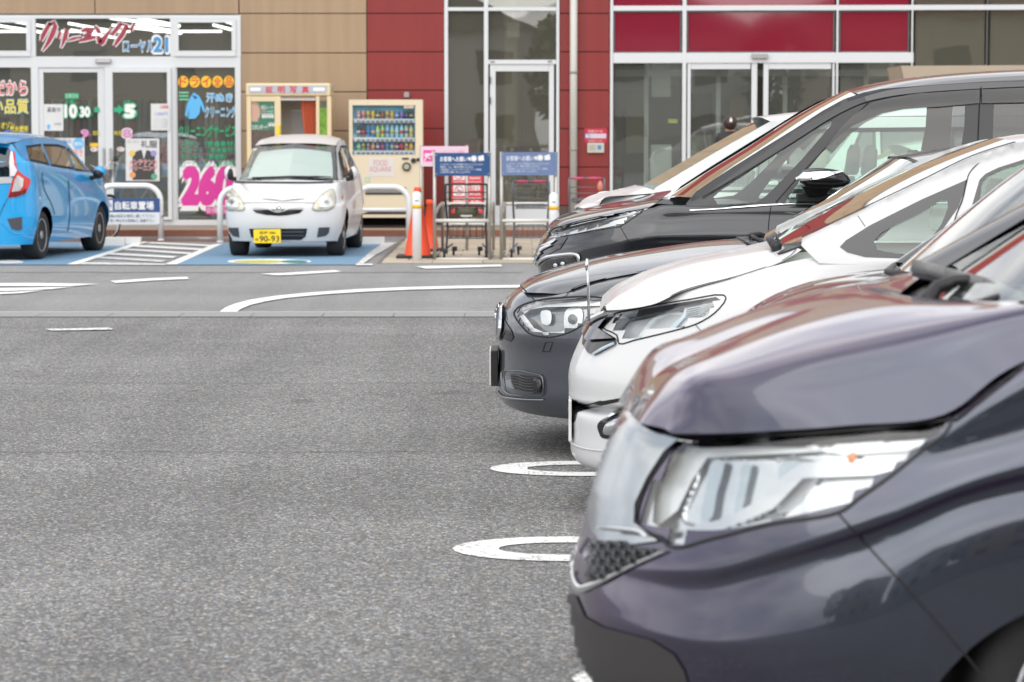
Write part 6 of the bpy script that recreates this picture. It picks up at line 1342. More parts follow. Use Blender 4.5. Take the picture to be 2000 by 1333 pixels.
wp_ = MB(); wp_.tube([C.M(.74, .35, .985), C.M(.72, .7, .99), C.M(.76, 1.2, .975)], [.012, .014, .008], 6); wp_.tube([C.M(.79, .20, .985), C.M(.74, .40, .99), C.M(.76, .55, .985)], [.006, .012, .006], 6); wp_.build('wiper', M_blk, C.root, True)
C.put('scuttle', C.ribbon(GK, [(459, 357), (500, 357.5), (560, 358), (610, 358), (652, 356.5)], 1.5, .012), M_blk)
for d, sg in ((-.02, 1), (1.495, -1)):
    mo = pod(C, 1.0, d - .035 * sg, 1.03, .075, .055, .085, 'door_mirror', M_pw); pod(C, .985, d - .018 * sg, 1.02, .070, .045, .078, 'mirror_shell', M_blk, mo)
    MB().tube([C.M(1.02, d + .06 * sg, .95), C.M(1.02, d - .04 * sg, .97)], .028, 8).build('mirror_arm', M_blk, mo, True)
shd = loft(C.rows([[(.92, .20, .97), (1.20, .23, 1.13), (1.50, .28, 1.29)], [(.80, C.c, .975), (1.12, C.c, 1.17), (1.45, C.c, 1.335)], [(.92, C.W - .20, .97), (1.20, C.W - .23, 1.13), (1.50, C.W - .28, 1.29)]]), 5, 6)
C.put('sun_shade', shd, mat('silver_sunshade', (.56, .54, .57), .5, noise=.06, nscale=3))
C.put('side_indicator', C.piece(GK, [(667, 383), (670, 382), (670, 389), (667, 388)], .008, step=3), M_orange)
px_prism('sticker', [(494, 290.5), (502, 290), (501, 294), (495, 294)], 35.60, .002, M_paper, C.root)
# ---- blue hatchback seen from its rear corner
a7 = R(7.7)
M_pbl = paint('bright_blue_paint', (0.004, 0.33, 0.70), metal=0.1, rough=0.4)
C, G, gs = far_car('bright blue hatchback parked nose in, red and clear tail lamp towards us', 0, 0, 1.69, M_pbl,
    [(.06, .70), (.45, .93), (.72, 1.00), (1.62, 1.43), (3.72, 1.40)], 1.50, .99, (.78, 3.29), .30, 3.95,
    frame=dict(O=(-5.24, 37.2), l=(-math.sin(a7), -math.cos(a7)), a=(-math.cos(a7), math.sin(a7))), na=.5, rise=.062, glassm=glass('smoke_glass', (.20, .19, .18), 1.52))
GF = G.join(gs).join(loft(C.rows([[(3.70, .08, 1.17), (3.83, .2, 1.17), (3.95, C.c, 1.17)], [(3.72, .26, 1.40), (3.75, .4, 1.43), (3.77, C.c, 1.45)]]), 5, 4))
GF = GF.join(C.mir(GF))
for o in [o for o in C.root.children if o.name.startswith('tailgate')]: o.data.materials[0] = M_pbl
C.both('rear_window', C.piece(GF, [(-78, 288), (-10, 287), (18, 290), (22, 300), (22, 340), (14, 347), (-78, 350)], .006, step=5), M_cdark)
C.both('tailgate_trim', C.piece(GF, [(-78, 347), (22, 346), (28, 358), (-78, 362)], .010, step=5), mat('pale_trim', (.55, .57, .60), .2, metal=.3))
tl = [(20, 296), (28, 297), (31, 318), (33, 331), (46, 343), (59, 351), (57, 362), (50, 378), (32, 385), (15, 387), (24, 352), (32, 334), (25, 322)]
to = C.both('tail_lamp', C.piece(GF, tl, .012, step=3), mat('red_lens', (.60, .02, .02), .12, coat=.5))[0]
C.put('tail_strip', C.piece(GF, [(20, 298), (24, 298), (27, 322), (33, 333), (28, 344), (19, 345), (18, 320)], .020, step=3), mat('clear_strip', (.72, .70, .72), .15), to)
C.put('clear_lens', C.piece(GF, [(34, 342), (45, 350), (44, 364), (38, 373), (23, 375), (28, 352)], .018, step=3), mat('clear_lamp', (.62, .60, .60), .12, metal=.4, noise=.3, nscale=60), to)
C.put('smoked_lens', C.piece(GF, [(21, 376), (40, 374), (52, 368), (48, 379), (33, 384), (16, 386)], .018, step=3), mat('dark_red_lens', (.16, .015, .015), .12), to)
C.both('bumper_insert', C.piece(GF, [(14, 428), (43, 424), (43, 448), (35, 451), (22, 447)], .008, step=3), mat('intake_grey', (.06, .06, .07), .6))
C.put('bumper_lip', C.ribbon(GF, [(-40, 432), (0, 434), (24, 455), (44, 455), (52, 440)], 1.0, .008), mat('bright_blue_paint', (0, 0, 0)))
C.put('panel_gap', C.ribbon(GF, [(15, 388), (6, 405), (-2, 425)], .6, .006), M_seam)
C.put('panel_gap', C.ribbon(GF, [(133, 352), (135, 385), (136, 420), (132, 452)], .6, .006), M_seam); C.put('panel_gap', C.ribbon(GF, [(82, 338), (86, 370), (100, 398), (106, 420)], .6, .006), M_seam)
C.put('door_handle', C.ribbon(GF, [(80, 351), (86, 353), (91, 354)], 1.2, .02), M_pbl); C.put('door_handle', C.ribbon(GF, [(134, 366), (139, 368), (143, 368)], 1.2, .02), M_pbl)
mo = pod(C, 1.15, -.08, 1.04, .085, .085, .075, 'door_mirror', M_pbl); pod(C, 1.18, -.07, 1.015, .07, .075, .07, 'mirror_shell', M_blk, mo)
MB().tube([C.M(1.15, .06, .95), C.M(1.16, -.05, .98)], .03, 8).build('mirror_arm', M_blk, mo, True)
MB().tube([C.M(3.85, 1.2, .24), C.M(4.0, 1.2, .23)], .03, 8).build('exhaust', mat('exhaust_steel', (.2, .2, .2), .4, metal=.8), C.root, True)
C.put('spoiler', loft(C.rows([[(3.55, .24, 1.44), (3.60, C.c, 1.50), (3.55, C.W - .24, 1.44)], [(3.90, .28, 1.41), (3.95, C.c, 1.45), (3.90, C.W - .28, 1.41)]]), 6, 3), M_pbl)
# ================================================================== drinks machine
YV = 41.6
V = thing('vending_machine', (xf(757, YV), YV, .12), 'cream drinks vending machine with rows of bottles and cans behind its window', 'vending machine')
M_cream = mat('cream_enamel', (.66, .575, .42), .35, noise=.03, nscale=2)
def R_(name, u0, v0, u1, v1, t, m, par, Y, bev=0.0): return rect(name, u0, v0, u1, v1, Y, t, m, par, bev)
x0, x1 = xf(682.5, YV), xf(826, YV); z0_, z1_ = zf(425, YV), zf(195, YV)
fb = MB(); zt_, zb2 = zf(205, YV), zf(303, YV); xa, xb = xf(689.5, YV), xf(811.5, YV)
for q in ((x0, xa, z0_, z1_), (xb, x1, z0_, z1_), (xa, xb, zt_, z1_), (xa, xb, z0_, zb2)): fb.box(q[0], q[1], YV, YV + .12, q[2], q[3])
fb.box(x0 + .01, x1 - .01, YV + .125, YV + .72, z0_, z1_ - .01)
cab = fb.build('cabinet', M_cream, V, False)
R_('window_frame', 689, 204.5, 812, 206, .004, M_cream, V, YV)
R_('display_back', 689.5, 205, 811.5, 303, .002, mat('display_blue', (.16, .42, .58), .5, noise=.35, nscale=5), V, YV + .115)
MB().box(xa, xb, YV + .012, YV + .018, zb2, zt_).build('window', glass('machine_glass', (.95, .97, .97), 1.4), V)
R_('sale_card', 789, 205.5, 808, 212, .004, mat('card_cream', (.6, .6, .45), .6), V, YV + .01); T('つめた〜い', 792, 207, 806, 210.5, (.6, .05, .08), .01, Y=YV + .003, par=V)
pal = {1: [(.6, .3, .3), (.08, .07, .08), (.65, .45, .03), (.65, .45, .03), (.15, .12, .06), (.16, .12, .08), (.6, .38, .05), (.6, .38, .05), (.08, .2, .55), (.08, .2, .55), (.04, .04, .05), (.05, .05, .06)],
       2: [(.05, .02, .03), (.05, .02, .03), (.03, .2, .5), (.03, .22, .55), (.4, .6, .15), (.4, .6, .15), (.3, .55, .6), (.3, .5, .6), (.35, .65, .75), (.35, .65, .75), (.6, .55, .35), (.6, .5, .3)],
       3: [(.2, .5, .2), (.25, .5, .2), (.5, .25, .2), (.45, .3, .15), (.18, .06, .25), (.18, .06, .22), (.1, .25, .4), (.3, .1, .2), (.3, .03, .08), (.3, .03, .08), (.7, .35, .03), (.7, .35, .03)]}
for r_, (vt, vb, bottle) in {1: (217, 232.5, False), 2: (243, 269, True), 3: (277, 294.5, True)}.items():
    sh = MB().box(xa, xb, YV + .03, YV + .11, zf(vb + 1.6, YV), zf(vb, YV)).build('shelf', mat('shelf_white', (.65, .68, .72), .4), V)
    st = R_('price_strip', 691, vb + 1.6, 810, vb + 8, .006, mat('price_white', (.62, .66, .74), .4), V, YV + .028)
    for k in range(12):
        cu = 701 + k * 9.3; c = pal[r_][k]; h = zf(vt, YV) - zf(vb, YV); o = (xf(cu, YV), YV + .07, zf(vb, YV) + .001)
        b = MB()
        if bottle: b.lathe([(.026, 0), (.030, h * .06), (.030, h * .28), (.027, h * .36), (.030, h * .45), (.030, h * .62), (.012, h * .86), (.012, h)], o, n=10)
        else: b.lathe([(.024, 0), (.029, h * .07), (.029, h * .90), (.023, h)], o, n=10)
        m = mat('drink_%d_%d' % (r_, k // 2), c, .25, spec=.6, noise=.25, nscale=60)
        bo = b.build('bottle' if bottle else 'can', m, V, True)
        MB().lathe([(.0308, h * .30), (.0308, h * .52)], o, n=10).build('label_band', mat('band_%d' % (k % 4), [(.6, .6, .6), (.6, .08, .08), (.08, .2, .5), (.65, .5, .1)][k % 4], .4), bo, True)
        if bottle: MB().lathe([(.0135, h * .93), (.0135, h * 1.02)], o, n=8).build('cap', mat('cap_%d' % (k % 3), [(.6, .6, .6), (.55, .06, .06), (.3, .35, .1)][k % 3], .4), bo, True)
        MB().box(o[0] - .024, o[0] + .024, YV + .014, YV + .021, zf(vb + 6.8, YV), zf(vb + 3.6, YV)).build('select_button', mat('button_grey', (.14, .15, .17), .3), st)
R_('notice', 719.5, 310, 770, 345.5, .004, mat('notice_paper', (.62, .58, .56), .6), V, YV)
T('FOOD', 730, 313, 757, 324, (.55, .28, .28), .0, Y=YV - .007, par=V); T('SQUARE', 722, 326, 764, 337, (.55, .28, .28), .0, Y=YV - .007, par=V)
for u, v, r in ((794.5, 326, 8.5), (808, 314, 5), (817, 312, 3.2)): MB().lathe([(r / 131, 0), (r / 131, .03), (r / 170, .035)], (xf(u, YV), YV, zf(v, YV)), (0, -1, 0), 18).build('coin_dial', M_blk, V)
MB().lathe([(5.5 / 131, .034), (5.5 / 131, .04)], (xf(794.5, YV), YV, zf(326, YV)), (0, -1, 0), 16).build('dial_face', mat('dial_face', (.35, .35, .28), .4), V)
R_('note_slot', 785.5, 308.5, 798, 312, .012, M_blk, V, YV)
R_('return_mark', 713, 347, 723, 357, .002, mat('mint_mark', (.30, .52, .42), .6), V, YV); R_('return_mark', 715.5, 349.5, 720.5, 354.5, .003, M_cream, V, YV)
R_('outlet_flap', 713.5, 366, 793, 377, .012, mat('flap_glass', (.22, .22, .20), .2, spec=.7), V, YV); R_('outlet_frame', 713.5, 358.5, 793, 366, .004, M_cream, V, YV); R_('outlet_slot', 713.5, 377, 793, 380.5, .010, M_blk, V, YV)
R_('kick_plate', 684, 418, 826, 425.5, .03, M_cream, V, YV, .004)
MB().prism([atY(702, 419, YV - .03), atY(720, 414, YV - .03), atY(793, 414, YV - .03), atY(800, 419, YV - .03)], (0, -.004, 0)).build('vent', M_blk, V)
for u in (684, 812): R_('foot', u, 425.5, u + 10, 441, .3, mat('foot_grey', (.25, .25, .25), .6), V, YV + .35)
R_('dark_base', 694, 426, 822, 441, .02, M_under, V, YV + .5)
# ================================================================== photo booth
YB = 41.45
Bt = thing('photo_booth', (xf(565, YB), YB, .12), 'cream identity photo booth with an orange curtain behind the small white car', 'photo booth')
def S(name, u0, v0, u1, v1, t, m, bev=0.0, Y=YB, par=None): return rect(name, u0, v0, u1, v1, Y, t, m, par or Bt, bev)
Mc2 = mat('booth_cream', (.68, .56, .35), .35, noise=.03, nscale=3)
zt = zf(163, YB)
MB().box(xf(482.5, YB), xf(647, YB), YB - .03, YB + .75, zf(188, YB), zt).build('top_box', Mc2, Bt, False, .02)
S('light_panel', 486.5, 167.5, 638, 182, .008, mat('panel_grey', (.42, .44, .50), .3), Y=YB - .031)
S('tube_window', 489, 172, 509, 178, .004, mat('lit_white', (.85, .87, .9), .3), .004, YB - .04); S('tube_window', 612, 172, 634, 178, .004, mat('lit_white', (.85, .87, .9), .3), .004, YB - .04)
for k, ch in enumerate('証明写真'): T(ch, 519 + k * 23.5, 169, 532.5 + k * 23.5, 181.5, (.62, .05, .06), .02, Y=YB - .045, par=Bt)
for u0, u1 in ((483.5, 490.5), (538, 548.5), (618.5, 624), (640, 647)): S('side_post', u0, 188.5, u1, 437, .03, Mc2, .004)
MB().box(xf(640.5, YB), xf(647, YB), YB + .01, YB + .72, .14, zf(189, YB)).build('end_wall', Mc2, Bt)
MB().box(xf(483.5, YB), xf(540, YB), YB + .01, YB + .72, .14, zf(189, YB)).build('machine_body', Mc2, Bt)
S('poster', 490.5, 199, 538, 254, .006, mat('poster_green', (.04, .17, .10), .4)); S('poster', 490.5, 255, 538, 292, .006, mat('poster_brown', (.10, .07, .06), .5, noise=.7, nscale=20))
S('post_face', 490.5, 188.5, 538, 198.5, .02, Mc2); S('post_face', 490.5, 292.5, 538, 437, .02, Mc2)
px_prism('portrait_print', [(491, 199), (503, 201), (508, 212), (508, 226), (503, 236), (506, 238), (491, 238)], YB - .008, .001, mat('skin_print', (.52, .32, .24), .6), Bt)
px_prism('portrait_print', [(491, 199), (503, 200), (508.5, 211), (507.5, 216), (503, 206), (491, 203)], YB - .0095, .001, mat('hair_print', (.35, .25, .15), .6), Bt)
T('美肌メーカー', 510, 206, 537, 215, W_, .0, Y=YB - .009, par=Bt); T('¥¥¥¥', 511, 222, 535, 232, W_, .02, Y=YB - .009, par=Bt)
T('スタンダード', 492, 244, 523, 254, W_, .02, Y=YB - .009, par=Bt); T('¥¥', 524, 240, 537, 248, W_, .02, Y=YB - .009, par=Bt)
S('pink_tab', 510, 217, 520, 219.5, .002, mat('tab_pink', (.6, .2, .2), .5), Y=YB - .006); S('mint_tab', 522, 217, 535, 219.5, .002, mat('tab_mint', (.2, .5, .4), .5), Y=YB - .006)
S('height_scale', 540, 245, 548, 300, .004, mat('scale_yellow', (.80, .60, .02), .5), Y=YB - .032)
for k in range(5): S('scale_mark', 545.5, 249 + 4 * k, 548, 250 + 4 * k, .001, M_blk, Y=YB - .037)
S('inner_wall', 548.5, 194, 618.5, 437, .01, mat('booth_inside', (.55, .54, .50), .6), Y=YB + .7); S('inner_board', 570, 217, 600, 330, .01, mat('booth_board', (.55, .56, .60), .5), Y=YB + .66)
S('inner_board_edge', 568.5, 215.5, 601, 217.5, .014, mat('lit_white', (.85, .87, .9), .3), Y=YB + .66)
S('curtain_rail', 548.5, 193, 618.5, 196.5, .03, mat('rail_grey', (.5, .5, .52), .4))
cvv_ = []; n = 60
for j, z in enumerate((zf(196.5, YB), zf(230, YB), zf(270, YB), zf(330, YB))):
    for i in range(n):
        t = i / (n - 1); ul = 588 + [0, 3, 8, 9][j]; cvv_.append((xf(ul + (619 - ul) * t, YB), YB + .05 + .02 * math.sin(t * 34) + .008 * math.sin(t * 71 + j), z))
mkmesh('curtain', cvv_, [(j * n + i, j * n + i + 1, (j + 1) * n + i + 1, (j + 1) * n + i) for j in range(3) for i in range(n - 1)], mat('orange_curtain', (.55, .13, .06), .8), Bt)
S('scenery_print', 624.5, 199, 640, 300, .004, mat('leaf_print', (.14, .30, .02), .5, noise=.9, nscale=14), Y=YB - .002); S('scenery_top', 624.5, 197, 640, 211, .006, mat('dark_print', (.09, .10, .07), .5, noise=.8, nscale=30), Y=YB - .002)
S('side_box', 646, 168, 652, 176, .1, mat('box_teal', (.28, .34, .32), .5), Y=YB + .4)
# ================================================================== street furniture
M_pipew = mat('white_enamel', (.74, .75, .76), .35, noise=.03, nscale=5)
def hoop(u0, u1, vt, vbot, label, mid=None, left=True, r=.040, group='white guard rails in front of the shops'):
    P0, P1 = atZ(u0, vbot), atZ(u1, vbot); Y = P0[1]; zt = zf(vt, Y) - r; rr = .22
    t = thing('guard_rail', ((P0[0] + P1[0]) / 2, Y, 0), label, 'guard rail', group)
    pts = [(P0[0] + r, Y, 0)] + [(P0[0] + r + rr * (1 - math.cos(a)), Y, zt - rr + rr * math.sin(a)) for a in [math.pi / 2 * k / 7 for k in range(8)]]
    pts += [(P1[0] - r - rr * (1 - math.cos(a)), Y, zt - rr + rr * math.sin(a)) for a in [math.pi / 2 * k / 7 for k in range(7, -1, -1)]] + [(P1[0] - r, Y, 0)]
    MB().tube(pts, r, 12).build('hoop', M_pipew, t, True)
    if mid: MB().tube([(P0[0] + r, Y, zf(mid, Y)), (P1[0] - r, Y, zf(mid, Y))], .028, 10).build('cross_bar', M_pipew, t, True)
    for x in (P0[0] + r, P1[0] - r): MB().lathe([(r * 1.25, 0), (r * 1.25, .015), (r * 1.02, .02)], (x, Y, 0), n=14).build('foot_collar', M_pipew, t, True)
    return t, Y
t, Y = hoop(186, 320, 357.5, 470.5, 'white guard rail carrying the blue bicycle parking sign')
sg = thing('bicycle_sign', (xf(260, Y), Y - .05, zf(438, Y)), 'blue and white bicycle parking sign strapped to the left guard rail', 'sign')
rect('blue_plate', 205, 388, 312, 415, Y - .045, .006, mat('sign_navy', (.03, .075, .22), .45), sg); rect('white_plate', 205, 415.2, 312, 438, Y - .045, .006, mat('sign_white', (.66, .69, .74), .45), sg)
T('自転車置場', 225, 394, 300, 410, W_, .03, Y=Y - .055, par=sg); T('駐輪は指定の場所に置いて下さい', 210, 419, 302, 425.5, (.06, .06, .08), .0, Y=Y - .055, par=sg); T('お買い物以外の駐輪はご遠慮下さい', 210, 428, 302, 434.5, (.06, .06, .08), .0, Y=Y - .055, par=sg)
rect('cycle_mark', 207, 391, 220, 412, Y - .052, .001, mat('sign_white', (0, 0, 0)), sg); T('🚲', 208.5, 396, 218.5, 406, (.05, .1, .3), 0, Y=Y - .056, par=sg)
MB().tube([(xf(316, Y), Y - .05, zf(425, Y)), (xf(322, Y), Y - .05, zf(420, Y))], .006, 5).build('cable_tie', M_blk, sg)
hoop(424.5, 505, 362, 474, 'white guard rail mostly hidden behind the small white car')
hoop(690, 804, 360, 470.5, 'white guard rail with a cross bar in front of the drinks machine', mid=410)
# bollards
def bollard(u, vb, vt, label, r=.055):
    p = atZ(u, vb); Y = p[1]; h = zf(vt, Y); t = thing('bollard', p, label, 'bollard', 'white bollards with yellow bands')
    MB().lathe([(r, 0), (r, h - .05), (r * .85, h - .02), (r * .5, h), (.001, h + .003)], (p[0], Y, 0), n=20).build('post', M_pipew, t, True)
    zc = h - .05 - .30 * .75; MB().lathe([(r + .002, zf(vt + 33, Y)), (r + .002, zf(vt + 26, Y))], (p[0], Y, 0), n=20).build('yellow_band', mat('band_yellow', (.75, .42, .01), .45), t, True)
    MB().box(p[0] - .02, p[0] + .02, Y - r - .003, Y - r + .002, zf(vt + 18.5, Y), zf(vt + 17, Y)).build('stamp', M_blk, t)
autos = []
bollard(814.5, 512.5, 374.5, 'white bollard in front of the orange traffic cones'); bollard(1081, 513, 377, 'white bollard beside the faded sign, partly behind the black minivan')
M_cone = mat('cone_orange', (.80, .075, .02), .45, noise=.06, nscale=6)
def cone(u, v, vtop, wpx, label):
    p = atZ(u, v); Y = p[1]; h = zf(vtop, Y); w = wpx / FPX * Y / 2; t = thing('traffic_cone', p, label, 'traffic cone', 'orange traffic cones')
    MB().lathe([(w * .74, .02), (w * .66, .04), (.035, h - .06), (.045, h - .055), (.045, h), (.03, h + .004)], (p[0], Y, 0), n=20).build('cone', M_cone, t, True)
    MB().box(p[0] - w, p[0] + w, Y - w, Y + w, 0.015, .03).build('base', M_cone, t, False, .004); MB().box(p[0] - w * 1.02, p[0] + w * 1.02, Y - w * 1.02, Y + w * 1.02, .016, .05).build('base_weight', M_blk, t, False, .006)
cone(816, 506, 366.5, 80, 'front orange traffic cone standing behind the white bollard'); cone(839, 493, 391, 56, 'second orange traffic cone, farther back beside the cart rack')
# chain between cone and rack
# wheel stops
for u, v in ((200, 481), (232, 478), (708, 478)):
    p = atZ(u, v); t = MB().prism([(p[0] - .3, p[1], 0), (p[0] + .3, p[1], 0), (p[0] + .3, p[1] + .03, .10), (p[0] - .3, p[1] + .03, .10)], (0, .12, 0)).build('wheel_stop', mat('stop_white', (.6, .6, .58), .8), None)
    tag(t, {200: 'low pale wheel stop under the nose of the blue hatchback', 232: 'low pale wheel stop just right of the blue hatchback', 708: 'low pale wheel stop behind the small white car'}[u], 'wheel stop', 'concrete wheel stops in the blue bays')
# ---- signs on cart racks
M_steel = mat('brushed_steel', (.42, .40, .37), .38, metal=.75, noise=.1, nscale=10); M_galv = mat('white_rail', (.62, .61, .57), .45)
def cart_sign(u0, u1, vt, vb, Y, mcol, label, tcol):
    t = thing('cart_sign', (xf((u0 + u1) / 2, Y), Y, zf(vb, Y)), label, 'sign', 'shopping cart return signs')
    rect('plate', u0, vt, u1, vb, Y - .03, .006, mcol, t)
    T('お客様へお願い', u0 + 10, vt + 7, u0 + 63, vt + 17, tcol, .025, Y=Y - .038, par=t)
    for k, s in enumerate(('いつもカートをご利用ありがとうございます。', '放置カートは、事故の原因になります。', 'ご使用後のショッピングカートは、カート置場に', 'ご返却をお願い申し上げます。')):
        T(s, u0 + 10, vt + 20.5 + 5 * k, u0 + (95, 76, 92, 70)[k], vt + 24.6 + 5 * k, tcol, .0, Y=Y - .038, par=t)
    # cart pictogram
    cu, cv_ = u0 + 76, vt + 11
    MB().prism([atY(cu + (7.5 if a % 2 else 4.5) * math.cos(a * math.pi / 9), cv_ + (7.5 if a % 2 else 4.5) * math.sin(a * math.pi / 9), Y - .037) for a in range(18)], (0, -.001, 0)).build('mark', mat('sign_ink', (.7, .7, .7), .5), t)
    MB().prism([atY(u, v, Y - .037) for u, v in ((cu + 8, cv_ - 4), (cu + 19, cv_ - 7), (cu + 20, cv_ + 4), (cu + 9, cv_ + 5))], (0, -.001, 0)).build('mark', mat('sign_ink', (.7, .7, .7), .5), t)
    MB().prism([atY(u, v, Y - .037) for u, v in ((cu - 12, cv_ - 3), (cu - 6, cv_ - 2), (cu - 6, cv_ + 4), (cu - 10, cv_ + 4))], (0, -.001, 0)).build('mark', mat('sign_ink', (.7, .7, .7), .5), t)
    for u, v in ((u0 + 3, vt + 4), (u1 - 3, vt + 4), (u0 + 3, vb - 4), (u1 - 3, vb - 4)): MB().lathe([(.008, 0), (.008, .004)], (xf(u, Y), Y - .036, zf(v, Y)), (0, -1, 0), 8).build('screw', M_steel, t)
Y1 = atZ(852, 509.5)[1]
cart_sign(849.5, 957, 299, 344, Y1, mat('sign_blue_fresh', (.012, .062, .19), .4), 'deep blue cart return sign on the left cart rack', (.72, .74, .78))
cart_sign(979, 1088, 297.5, 343, Y1, mat('sign_blue_faded', (.12, .175, .32), .4), 'faded pale blue cart return sign on the right cart rack', (.60, .64, .74))
def rack(uL, uR, label):
    t = thing('cart_rack', (xf((uL + uR) / 2, Y1), Y1, 0), label, 'cart rack', 'steel shopping cart racks')
    xs_ = [xf(uL, Y1), xf(uR, Y1)]
    for x in xs_: MB().tube([(x, Y1, 0), (x, Y1, zf(297, Y1))], .022, 10).build('post', M_steel, t, True)
    for v, r in ((431.5, .022), (507, .020)): MB().tube([(xs_[0], Y1, zf(v, Y1)), (xs_[1], Y1, zf(v, Y1))], r, 8).build('front_rail', M_galv, t, True)
    Yb = Y1 + 2.6
    for x in xs_: MB().tube([(x, Y1, zf(420, Y1)), (x + .03, Y1 + .35, .62), (x + .03, Y1 + .9, .63), (x + .03, Yb - .1, .63), (x + .03, Yb, .58), (x + .03, Yb, .0)], .020, 8).build('side_rail', M_steel, t, True)
    for x in xs_: MB().tube([(x, Y1, .05), (x + .03, Y1 + 1.2, .05)], .02, 8).build('ground_rail', M_steel, t, True)
    for z in (.35, .62): MB().tube([(xs_[0] + .03, Yb, z), (xs_[1] + .03, Yb, z)], .020, 8).build('back_rail', M_galv, t, True)
rack(849, 956, 'steel cart rack under the deep blue sign holding a black cart'); rack(979.5, 1086, 'steel cart rack under the faded sign, partly behind the black minivan')
YP = 36.2
ps = thing('pink_sign', (xf(868, YP), YP, 0), 'pale pink sign with a magenta square behind the deep blue sign', 'sign')
rect('plate', 822, 286, 915, 325.5, YP, .008, mat('sign_pink', (.70, .52, .62), .4), ps); rect('magenta_square', 827, 293.5, 850, 316, YP - .009, .001, mat('magenta_print', (.72, .06, .32), .4), ps)
strokes_ = [[(829, 315), (834, 306), (840, 311)], [(833, 306), (838, 300)], [(845, 296), (846, 314)], [(829, 302), (834, 309)], [(841, 300), (848, 307)], [(831, 300), (836, 304), (842, 303)]]
pm = MB()
for s_ in strokes_: MB().tube([tuple(atY(u, v, YP - .012)) for u, v in s_], .009, 5).build('pictogram_stroke', mat('print_white', (.75, .75, .75), .5), ps)
T('ショッピングカート置場', 855, 294, 906, 298.5, (.7, .2, .45), .0, Y=YP - .01, par=ps); T('ご自由にお使いください', 858, 302, 906, 306, (.7, .45, .6), .0, Y=YP - .01, par=ps)
for u in (822.5, 912): MB().tube([(xf(u, YP), YP + .03, 0), (xf(u, YP), YP + .03, zf(284, YP))], .018, 8).build('post', M_steel, ps, True)
YN = 41.9
ns = thing('no_smoking_sign', (xf(912, YN), YN, .12), 'red and white no smoking and no fire notice board by the shop window', 'sign')
rect('board', 882, 338, 942.5, 417, YN, .01, mat('sign_red', (.60, .03, .045), .45), ns)
for v0, v1 in ((332, 352), (361, 383)):
    rect('icon_panel', 885.5, v0, 908, v1, YN - .011, .001, mat('print_white', (.75, .75, .75), .5), ns); c0 = (xf(896.5, YN), YN - .014, zf((v0 + v1) / 2, YN))
    MB().tube([(c0[0] + .062 * math.cos(a), c0[1], c0[2] + .062 * math.sin(a)) for a in [2 * math.pi * k / 18 for k in range(18)]], .006, 5, True).build('ban_ring', mat('sign_red', (0, 0, 0)), ns)
    MB().tube([(c0[0] - .042, c0[1], c0[2] + .042), (c0[0] + .042, c0[1], c0[2] - .042)], .006, 5).build('ban_bar', mat('sign_red', (0, 0, 0)), ns); MB().tube([(c0[0] - .035, c0[1] + .002, c0[2] - .01), (c0[0] + .04, c0[1] + .002, c0[2] - .01)], .006, 5).build('cigarette', M_blk, ns)
for s_, q in (('SMOKING', (917, 346, 938, 351)), ('火気厳禁', (915, 361, 938, 373)), ('OPEN FLAME', (916, 377, 938, 382)), ('危険物品', (885.5, 391, 909, 401)), ('持込禁止', (920, 391, 939, 401)), ('NO DANGEROUS', (886, 406, 909, 411)), ('GOODS', (922, 406, 939, 411))): T(s_, *q, W_, .02, Y=YN - .013, par=ns)
rect('divider', 884, 355, 940, 356, YN - .011, .001, mat('print_white', (0, 0, 0)), ns); rect('divider', 884, 387, 940, 388, YN - .011, .001, mat('print_white', (0, 0, 0)), ns); rect('divider', 884, 403, 940, 404, YN - .011, .001, mat('print_white', (0, 0, 0)), ns)
MB().tube([(xf(912, YN), YN + .03, .12), (xf(912, YN), YN + .03, .6)], .02, 8).build('leg', M_steel, ns)
